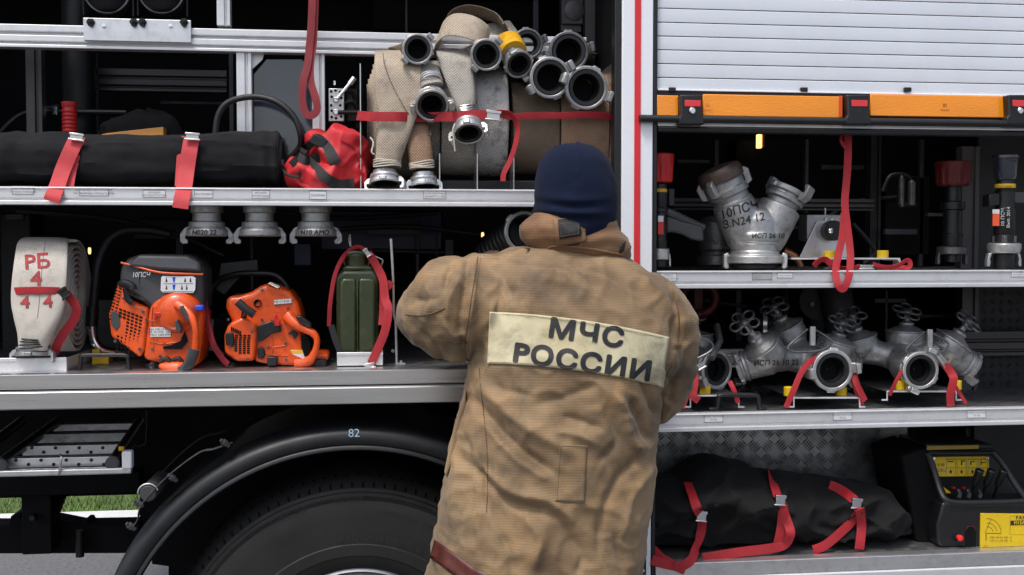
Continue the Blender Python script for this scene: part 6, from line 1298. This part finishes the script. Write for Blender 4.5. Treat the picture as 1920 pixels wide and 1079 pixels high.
# ================================================================= THE FIREMAN
YP = -.34; sP = S(1050, YP)
man = thing('person', 'fireman in stained tan turnout jacket and navy knit cap, seen from behind', 'person', (W(1040, 900, YP).x, YP, 0))
def ell(cx, cy, cz, a, b, n=36, e=1.0, tz=0, tx=0):
    out = []
    for k in range(n):
        t = 2*PI*k/n; c, q = math.cos(t), math.sin(t); x = a*math.copysign(abs(c)**e, c); y = b*math.copysign(abs(q)**e, q)
        out.append(V((cx + x, cy + y, cz + tz*x + tx*y)))
    return out
def ringpx(py, xl, xr, Yc, b, n=40, e=.9, tz=0):
    A, B = W(xl, py, Yc), W(xr, py, Yc); return ell((A.x+B.x)/2, Yc, (A.z+B.z)/2, (B.x-A.x)/2, b, n, e, tz)
def limb(pts, n=24, side=None, k=5):
    """pts: (px,py,Y,radius px[,radius2])"""
    P = curve([p if len(p) == 5 else (*p, p[3]) for p in pts], k)
    return MB().sweep([W(*p[:3]) for p in P], [p[3]*sP for p in P], [p[4]*sP for p in P], side=side, n=n)
# ---- body: one continuous skin (head with face, neck, trunk, arms, hands with fingers, legs)
bd = MB()
hx = W(1080, 360, YP+.03).x; hz = W(1080, 365, YP+.03).z; hy = YP + .03
rings = []
for j in range(25):
    ph = -PI/2 + PI*j/24; zz = math.sin(ph); rr = math.cos(ph)
    w = .078*(1 if zz > -.2 else 1+.45*(zz+.2)); rings.append(ell(hx, hy + .012 + (.012*(-zz) if zz < 0 else 0), hz + zz*.118, max(.003, rr*w), max(.003, rr*.098*(1 if zz > -.3 else 1+.25*(zz+.3))), 28))
bd.loft(rings)
F_ = hy + .105       # the face is turned to the truck
bd.sweep([V((hx,F_-.012,hz+.012)), V((hx,F_+.016,hz-.018)), V((hx,F_+.018,hz-.028))], [.009,.013,.015], [.008,.012,.009], n=12)
bd.sweep([V((hx-.028,F_-.014,hz-.062)), V((hx,F_-.002,hz-.06)), V((hx+.028,F_-.014,hz-.062))], .006, .006, n=8)
bd.sweep([V((hx-.04,F_-.022,hz+.028)), V((hx,F_-.006,hz+.026)), V((hx+.04,F_-.022,hz+.028))], .007, .006, n=8)
for sg in (-1, 1): bd.sweep([V((hx+sg*.076,hy+.0,hz+.028)), V((hx+sg*.088,hy-.004,hz+.01)), V((hx+sg*.080,hy+.004,hz-.032))], [.010,.014,.008], [.007,.008,.006], n=10)
bd.sweep([V((hx,hy-.005,hz-.04)), V((hx,hy-.03,hz-.12)), V((hx,hy-.03,hz-.19))], [.056,.056,.065], [.058,.058,.065], n=24)
def px_body(y, xl, xr, b): return ringpx(y, xl, xr, YP-.01, b)
bd.loft([ringpx(505, 1010, 1140, YP+.03, .06), ringpx(535, 950, 1200, YP+.01, .09), px_body(620, 920, 1225, .12), px_body(760, 930, 1195, .11), px_body(860, 925, 1190, .12), px_body(960, 905, 1180, .13), px_body(1060, 915, 1170, .12)])
def arm(pts): bd.loft([]) if False else bd.v.extend([]) 
armL = [(945,545,-.34,38),(860,580,-.30,42),(812,595,-.24,36),(830,580,-.12,32),(872,535,.0,26),(900,498,.07,22)]
armR = [(1215,560,-.34,38),(1250,640,-.31,40),(1236,728,-.25,34),(1215,690,-.12,30),(1180,640,.0,25),(1150,600,.06,21)]
for A_ in (armL, armR):
    P = curve([(*p, p[3]) for p in A_], 4); bd.sweep([W(*p[:3]) for p in P], [p[3]*sP for p in P], [p[4]*sP for p in P], n=18)
for sg, (wx, wy, wY), dirv in ((-1, (900,498,.07), V((.55,.55,.35))), (1, (1150,600,.06), V((-.35,.7,.35)))):
    w0 = W(wx, wy, wY); d = dirv.normalized(); sd_ = d.cross(V((0,0,1))).normalized(); up_ = sd_.cross(d).normalized()
    bd.sweep([w0 - d*.01, w0 + d*.04, w0 + d*.095], [.026,.038,.042], [.022,.018,.014], side=sd_, n=16)
    for k, (o_, L_) in enumerate(((-.031,.070),(-.010,.080),(.011,.075),(.031,.060))):
        b0 = w0 + d*.085 + sd_*o_; p1 = b0 + d*L_*.45; p2 = p1 + (d*.55 - up_*.65).normalized()*L_*.35; p3 = p2 + (d*.05 - up_).normalized()*L_*.28
        bd.sweep([b0, p1, p2, p3], [.0095,.0095,.0085,.0072], [.0095,.009,.0082,.007], n=10)
    b0 = w0 + d*.035 + sd_*sg*(-.030)*-1; bd.sweep([b0, b0 + d*.03 + sd_*sg*.024 - up_*.012, b0 + d*.055 + sd_*sg*.030 - up_*.026], [.014,.0115,.009], [.013,.011,.0085], n=10)
zt = W(1040, 1060, YP).z
for sg, cxp in ((-1, 985), (1, 1105)):
    c = W(cxp, 1060, YP); bd.sweep([V((c.x, YP, zt+.10)), V((c.x+sg*.0, YP, zt-.10)), V((c.x+sg*.02, YP+.01, .48)), V((c.x+sg*.03, YP-.02, .10)), V((c.x+sg*.03, YP-.01, .05))], [.095,.090,.060,.042,.040], [.10,.095,.065,.045,.045], n=20)
    bd.sweep([V((c.x+sg*.03, YP-.05, .045)), V((c.x+sg*.035, YP+.05, .04)), V((c.x+sg*.04, YP+.16, .03))], [.035,.045,.035], [.035,.035,.02], side=(1,0,0), n=14)
body = remeshed(bd, 'body', 'skin', .0062, 3, man, fac=.5).build('body', 'skin', man, ang=180)
# ---- jacket: torso, hem and sleeves as one surface, then folds
jk = MB()
T_ = [(470,1000,1160,-.31,.072),(477,965,1180,-.315,.096),(486,942,1196,-.318,.108),(500,922,1220,-.322,.122),(520,905,1242,-.328,.138),(560,893,1262,-.335,.152),(610,888,1272,-.34,.165),(660,884,1268,-.345,.172),(700,880,1252,-.35,.176),(740,873,1237,-.35,.178),(800,856,1228,-.35,.182),(870,841,1224,-.35,.188),(930,832,1216,-.35,.192),(1000,817,1206,-.35,.198),(1079,800,1198,-.35,.205),(1140,790,1196,-.35,.208),(1200,784,1196,-.35,.206),(1230,782,1197,-.35,.20)]
Tt = curve(T_, 3)
jk.loft([ringpx(p[0], p[1], p[2], p[3], p[4], 48, .88, tz=(-.10 if p[0] < 520 else -.08 if p[0] < 600 else 0)) for p in Tt])
def sleeve(pts):
    P = curve([(*p, p[3]) if len(p) == 4 else p for p in pts], 5); m = MB().sweep([W(*p[:3]) for p in P], [p[3]*sP for p in P], [p[4]*sP for p in P], n=28); o = len(jk.v); jk.v += m.v; jk.f += [tuple(i+o for i in f) for f in m.f]
sleeve([(985,560,-.33,72),(930,555,-.33,80),(888,570,-.33,92),(852,578,-.31,97),(820,588,-.28,80),(800,590,-.23,52),(826,580,-.14,56),(852,555,-.05,46),(885,515,.03,38),(900,498,.06,34)])
sleeve([(1175,570,-.33,70),(1215,590,-.34,76),(1237,625,-.34,70),(1246,665,-.33,62),(1240,705,-.30,58),(1228,735,-.25,58),(1215,725,-.18,54),(1200,685,-.08,44),(1170,630,.02,36),(1155,610,.05,33)])
# folds: (points in pixels, amplitude in metres (+ ridge, - valley), width in pixels, only back facing)
FOLDS = [
 ([(880,735),(930,800),(985,850),(1040,890)],-.017,24),([(895,700),(950,770),(1010,815),(1075,850)],.012,26),([(905,790),(970,860),(1030,900)],.010,18),
 ([(862,860),(910,900),(960,945),(1030,960),(1075,1010)],-.014,20),([(905,880),(965,925),(1030,940),(1080,985)],.011,20),([(900,850),(905,900),(915,960)],-.010,12),
 ([(1150,735),(1168,770),(1180,820),(1200,850)],.016,17),([(1180,745),(1200,790),(1215,830)],-.015,16),([(1130,740),(1145,790),(1155,830),(1120,870)],-.010,20),
 ([(1205,850),(1160,900),(1130,960),(1120,1040)],-.011,18),([(1215,880),(1180,940),(1165,1010)],.009,16),([(1225,760),(1260,720),(1285,660)],-.010,14),([(1232,780),(1215,740),(1200,700)],-.014,14),
 ([(1055,780),(1090,790),(1130,805)],-.009,16),([(1040,810),(1080,815),(1120,835)],.007,14),([(985,970),(1010,1010),(1000,1070)],.010,22),([(940,1000),(960,1060),(955,1090)],-.009,20),
 ([(878,480),(872,540),(862,600),(868,650),(882,690)],-.013,11),([(890,490),(888,560),(880,620),(885,670)],.009,9),
 ([(868,520),(845,560),(840,600)],.010,14),([(850,500),(838,520),(835,545)],-.010,10),([(838,640),(860,650),(880,640)],-.011,12),([(835,600),(850,625),(872,625)],.011,12),([(800,530),(810,560),(806,600)],.008,14),([(775,560),(800,565),(830,560)],-.006,9),([(790,620),(815,640),(835,672)],-.008,12),([(845,665),(862,672),(885,662)],.010,10),
 ([(900,490),(940,520),(960,560)],-.007,18),([(920,475),(980,500),(1060,505)],-.006,14),([(1060,500),(1150,520),(1210,560)],-.007,16),([(1010,520),(1100,545),(1180,600)],.005,22),([(1200,520),(1240,560),(1262,600)],.008,18),
 ([(1262,560),(1262,620),(1250,690),(1235,730)],-.009,11),([(1275,590),(1282,640),(1270,690)],.008,12),([(1250,700),(1262,725),(1250,760)],-.009,10),([(1290,620),(1275,650),(1262,655)],-.006,8),([(1240,750),(1255,760),(1240,785)],.008,9),
 ([(900,640),(905,690),(890,730)],-.008,14),([(1000,740),(960,735),(920,720)],-.006,16),([(930,560),(915,600),(920,640)],.006,18),([(850,830),(860,900),(850,980)],.009,18),([(870,800),(885,870),(880,950)],-.007,16),([(1060,1000),(1090,1040),(1080,1079)],-.009,18),([(1150,1000),(1170,1079)],-.009,14),([(1010,600),(940,590)],-.004,14),([(1120,720),(1060,745),(1000,760)],-.006,18)]
FS = []
for pts, amp, wd in FOLDS:
    pc_ = curve([(float(a), float(b)) for a, b in pts], 5); FS.append((pc_, amp, wd))
RMT = RM.transposed()
def to_px(p):
    q = RMT @ (p - CAMLOC); return 960 + F*q.x/-q.z, 539.5 - F*q.y/-q.z
def jfn(co, n_):
    x, y = to_px(co); d = 0; back = max(0, min(1, (-n_.y + .15)*1.6))
    if back > 0 and co.y < -.12:
        for pts, amp, wd in FS:
            bx = pts[len(pts)//2]
            if abs(x-bx[0]) > 150 or abs(y-bx[1]) > 150: continue
            best = 1e9; m = len(pts)
            for i in range(m-1):
                ax, ay = pts[i]; ux, uy = pts[i+1][0]-ax, pts[i+1][1]-ay; L2 = ux*ux+uy*uy or 1; t = max(0, min(1, ((x-ax)*ux+(y-ay)*uy)/L2)); dx, dy = x-ax-t*ux, y-ay-t*uy; q = dx*dx+dy*dy
                if q < best: best = q; bt = (i+t)/(m-1)
            if best < (wd*2.8)**2: d += amp*1.0/(1+best/(wd*wd*.30))**1.6*min(1, 4*bt+.25, 4*(1-bt)+.25)*1.15
        d *= back
    p = co; ax_ = V((p.x*5+p.z*4, p.y*4, p.z*5-p.x*3)); d += .0045*max(0, 1-3.6*abs(noise.noise(ax_*1.25)))*back + .0035*max(0, 1-3*abs(noise.noise(ax_*3.1+V((5,2,8))))); d += .0035*noise.noise(V((p.x*9, p.y*9, p.z*6))) + .0022*(1-2*abs(noise.noise(V((p.x*16+p.z*5, p.y*14, p.z*11)))))
    if co.x < W(880,560,-.3).x or co.x > W(1235,600,-.3).x: d += .004*(1-2*abs(noise.noise(V((p.x*13, p.y*10, p.z*22)))))
    return co + n_*d
jm = remeshed(jk, 'jacket', 'jacket_cloth', .0052, 14, man, fn=jfn)
for _ in range(1):   # relax the fold edges a little
    nb = [[0, V((0,0,0))] for _ in jm.v]
    for f in jm.f:
        for a, b in zip(f, f[1:]+f[:1]): nb[a][0] += 1; nb[a][1] += jm.v[b]; nb[b][0] += 1; nb[b][1] += jm.v[a]
    jm.v = [v*.6 + s[1]/s[0]*.4 if s[0] else v for v, s in zip(jm.v, nb)]
jacket = jm.build('jacket', 'jacket_cloth', man, ang=180)
jb = BVHTree.FromPolygons(jm.v, jm.f)
def patch(pts4, nx, ny, off, nm, mt, par, solid=.0016, fr=0, bulge=0):
    (x0,y0),(x1,y1),(x2,y2),(x3,y3) = pts4; vs_ = []; fs = []      # tl, tr, br, bl
    for j in range(ny+1):
        for i in range(nx+1):
            u, v = i/nx, j/ny; x = (x0*(1-u)+x1*u)*(1-v)+(x3*(1-u)+x2*u)*v; y = (y0*(1-u)+y1*u)*(1-v)+(y3*(1-u)+y2*u)*v - bulge*4*u*(1-u)
            vs_.append(proj(jb, x, y, off, -.5))
    org_ = list(vs_)
    for it_ in range(fr):
        o_ = [V((v.x, min(v.y, w_.y), v.z)) for v, w_ in zip(vs_, org_)] if it_ < fr-1 else list(vs_)
        for j in range(ny+1):
            for i in range(nx+1):
                q = [o_[b*(nx+1)+a] for a, b in ((i-1,j),(i+1,j),(i,j-1),(i,j+1)) if 0 <= a <= nx and 0 <= b <= ny]
                vs_[j*(nx+1)+i] = V((o_[j*(nx+1)+i].x, (o_[j*(nx+1)+i].y + sum(v.y for v in q)/len(q))/2, o_[j*(nx+1)+i].z))
    for j in range(ny):
        for i in range(nx): a = j*(nx+1)+i; fs.append((a, a+1, a+nx+2, a+nx+1))
    patch.bvh = BVHTree.FromPolygons(vs_, fs)
    return MB().add(vs_, fs).build(nm, mt, par, ang=180, solid=solid)
bp_ = patch([(918,585),(1253,632),(1239,725),(913,682)], 80, 26, .0045, 'back_patch', 'patch_cloth', jacket, fr=14, bulge=9); pbvh = patch.bvh
def ptext(s, cx, cy, size, rot, sx, **kw):
    s_ = S(cx, -.5); ca, sa = math.cos(rot), math.sin(rot)
    lettering(s, size*s_, lambda u, v: proj(pbvh, cx + (u*ca + v*sa)/s_, cy + (u*sa - v*ca)/s_ , .0022, -.5), 'ink', bp_, cut=.010, sx=sx, thick=.0027, **kw)
ptext('МЧС', 1099, 627, 49, rad(8.5), 1.22, spacing=1.10)
ptext('РОССИИ', 1092, 681, 49, rad(8.2), 1.22, spacing=1.08)
def stitch(pts, par, off=.0032, r=.0007, mt='thread', nm='stitching', dash=True):
    mb = MB(); P = curve([(float(a), float(b)) for a, b in pts], 1); 
    for (a, b) in zip(pts, pts[1:]):
        L_ = math.hypot(b[0]-a[0], b[1]-a[1]); k = max(1, int(L_/4.2))
        for i in range(k):
            f0, f1 = i/k, (i+.62)/k; p = proj(jb, a[0]+(b[0]-a[0])*f0, a[1]+(b[1]-a[1])*f0, off, -.5); q = proj(jb, a[0]+(b[0]-a[0])*f1, a[1]+(b[1]-a[1])*f1, off, -.5)
            if (p-q).length < .02: mb.tube([p, q], r, 5)
    return mb.build(nm, mt, par)
stitch([(921,588),(1000,593),(1085,604),(1170,619),(1250,635),(1236,721),(1160,706),(1075,690),(990,682),(916,679),(921,588)], bp_, .0070)
sp2 = patch([(1050,834),(1101,836),(1096,942),(1042,940)], 12, 20, .0022, 'small_patch', 'jacket_cloth', jacket)
stitch([(1051,836),(1099,838),(1094,940),(1044,938),(1051,836)], sp2, .004)
stitch([(1047,836),(1105,837)], sp2, .003); stitch([(1040,938),(1100,944)], sp2, .003)
seam = lambda pts, off=.0015, r=.0014, nm='seam': MB().tube([proj(jb, x, y, off, -.5) for x, y in curve(pts, 6)], r, 6).build(nm, 'seam_cloth', jacket)
seam([(896,482),(890,520),(884,560),(878,600),(872,645),(876,680)]); seam([(1262,548),(1272,585),(1272,630),(1262,680),(1245,712)]); seam([(760,590),(785,592),(810,588),(835,578)])
seam([(898,690),(905,760),(912,830),(914,900),(912,960)], r=.001); stitch([(901,484),(895,520),(889,560),(883,600),(877,645),(881,680)], jacket, .0025)
hemP = [(815,1012),(838,1028),(862,1046),(890,1066),(930,1082),(1000,1098),(1080,1105),(1150,1100),(1194,1090)]; hemB = [(806,1046),(826,1060),(850,1078),(880,1100),(930,1122),(1000,1138),(1080,1145),(1150,1140),(1190,1130)]
vs_ = []; A_, B2 = curve([(float(a),float(b)) for a,b in hemP],5), curve([(float(a),float(b)) for a,b in hemB],5)
for a, b in zip(A_, B2):
    for k in range(6): f = k/5; vs_.append(proj(jb, a[0]+(b[0]-a[0])*f, a[1]+(b[1]-a[1])*f, .003, -.5))
MB().add(vs_, [(i*6+k, i*6+k+1, (i+1)*6+k+1, (i+1)*6+k) for i in range(len(A_)-1) for k in range(5)]).build('hem_band', 'reflective_brown', jacket, solid=.0016, ang=180)
# pocket flap standing out at the left side
MB().prism([(873,733),(868,752),(852,806),(838,870),(834,890),(838,893),(850,862),(862,810),(874,760)], -.40, -.37).build('side_flap', 'jacket_cloth', jacket, bevel=.004)
# collar: a standing band, open at the top
def cring(py, xl, xr, Yc, b, tz): return ringpx(py, xl, xr, Yc, b, 64, .92, tz)
C0 = [(486,998,1168,-.315,.080,-.13),(474,990,1176,-.32,.088,-.13),(462,981,1179,-.325,.094,-.13),(446,977,1177,-.33,.097,-.13),(432,982,1168,-.33,.095,-.12),(420,992,1158,-.33,.091,-.10),(410,1002,1150,-.33,.087,-.08),(406,1007,1146,-.33,.083,-.08),(410,1010,1143,-.33,.079,-.08),(430,1008,1148,-.33,.078,-.08)]
def crumple(p): 
    d = .006*(1-2*abs(noise.noise(V((p.x*14, p.y*10, p.z*30))))) + .003*noise.noise(p*40); r_ = V((p.x-hx, p.y-YP, 0)); 
    return p + (r_.normalized()*d if r_.length > 0 else V((0,0,0)))
cm = MB().loft([cring(*p) for p in curve(C0, 4)], cap=False).deform(crumple); collar = cm.build('collar', 'collar_cloth', man, solid=.002, ang=180)
jb_save = jb; jb = BVHTree.FromPolygons(cm.v, cm.f)
tab = patch([(1036,411),(1096,408),(1099,453),(1045,463)], 14, 10, .006, 'collar_tab', 'collar_cloth', collar, solid=.003)
vel = patch([(1046,412),(1088,408),(1090,442),(1049,449)], 10, 10, .0115, 'hook_and_loop_pad', 'black_webbing', collar, solid=.0015)
patch([(1060,452),(1086,449),(1086,459),(1062,461)], 5, 3, .004, 'hook_and_loop_pad', 'black_webbing', collar, solid=.001)
stitch([(1049,420),(1083,417),(1085,438),(1052,444),(1049,420)], collar, .0125, .0005)
MB().tube([proj(jb, x, y, .002, -.4) for x, y in curve([(985,465),(1020,470),(1040,462),(1100,466),(1168,478)],6)], .003, 8).build('collar_fold', 'collar_cloth', collar)
patch([(1163,462),(1173,452),(1170,470),(1160,479)], 4, 4, .003, 'hook_and_loop_pad', 'black_webbing', collar, solid=.001)
jb = jb_save
# knit cap
HT = [(269,1073,1087),(271,1055,1103),(276,1040,1116),(285,1027,1129),(298,1017,1139),(315,1010,1146),(338,1005,1152),(362,1003,1156),(385,1002,1156),(405,1003,1154),(425,1006,1150),(440,1010,1146)]
rings = []
Ht = curve([tuple(float(x) for x in p) for p in HT], 5)
for py, xl, xr in Ht:
    A, B = W(xl, py, YP+.02), W(xr, py, YP+.02); a = (B.x-A.x)/2; rings.append(ell((A.x+B.x)/2, YP+.02, A.z, a, a*1.18, 96, 1.0, tx=.05))
def knit(p):
    r_ = V((p.x-hx, p.y-YP, (p.z-hz)*.6)).normalized(); x, y = to_px(p)
    d = .0026*math.exp(-((x-1085)/4)**2)*(y < 330) - .0022*math.exp(-((x-1078)/4)**2)*(y < 345)
    for (yy, am, sx_) in ((366,.007,1.0),(379,-.007,1.3),(390,.008,.7),(402,-.007,1)): d += am*math.exp(-((y - yy - 10*math.sin((x-1000)/60*sx_) )/7)**2)*max(0, 1-abs(x-1070)/85)
    d += .003*noise.noise(p*11) + .0012*noise.noise(p*34)
    return p + r_*d
hat = MB().loft(rings, cap=True).deform(knit).build('knit_cap', 'hat', man, ang=180)
MB().tube([W(x, y, YP+.02)+V((0,-.0,0)) for x, y in ((1081,268.5),(1084,268.5))], .003, 8).build('cap_tip', 'hat', hat)
# trousers and boots (mostly out of the picture)
tr = MB()
for sg, cxp in ((-1, 985), (1, 1105)):
    c = W(cxp, 1060, YP); tr.sweep([V((c.x, YP, zt+.06)), V((c.x, YP, zt-.12)), V((c.x+sg*.02, YP+.01, .50)), V((c.x+sg*.03, YP-.01, .16))], [.115,.112,.092,.085], [.125,.122,.10,.09], n=28)
remeshed(tr, 't', 'trousers', .009, 6, man, fn=lambda co, n_: co + n_*(.006*(1-2*abs(noise.noise(V((co.x*9, co.y*9, co.z*16))))))).build('trousers', 'trousers', man, ang=180)
for sg, cxp in ((-1, 985), (1, 1105)):
    c = W(cxp, 1060, YP); x = c.x+sg*.032
    m = MB(); m.sweep([V((x, YP-.01, .30)), V((x, YP-.015, .12)), V((x, YP-.01, .05))], [.062,.055,.052], [.068,.062,.065], n=24); m.sweep([V((x, YP-.075, .05)), V((x, YP+.03, .06)), V((x+sg*.005, YP+.15, .045)), V((x+sg*.008, YP+.20, .035))], [.045,.052,.055,.035], [.05,.058,.042,.03], side=(1,0,0), n=24)
    remeshed(m, 't', 'black_rubber', .006, 5, man).build('boot', 'black_rubber', man, ang=180)
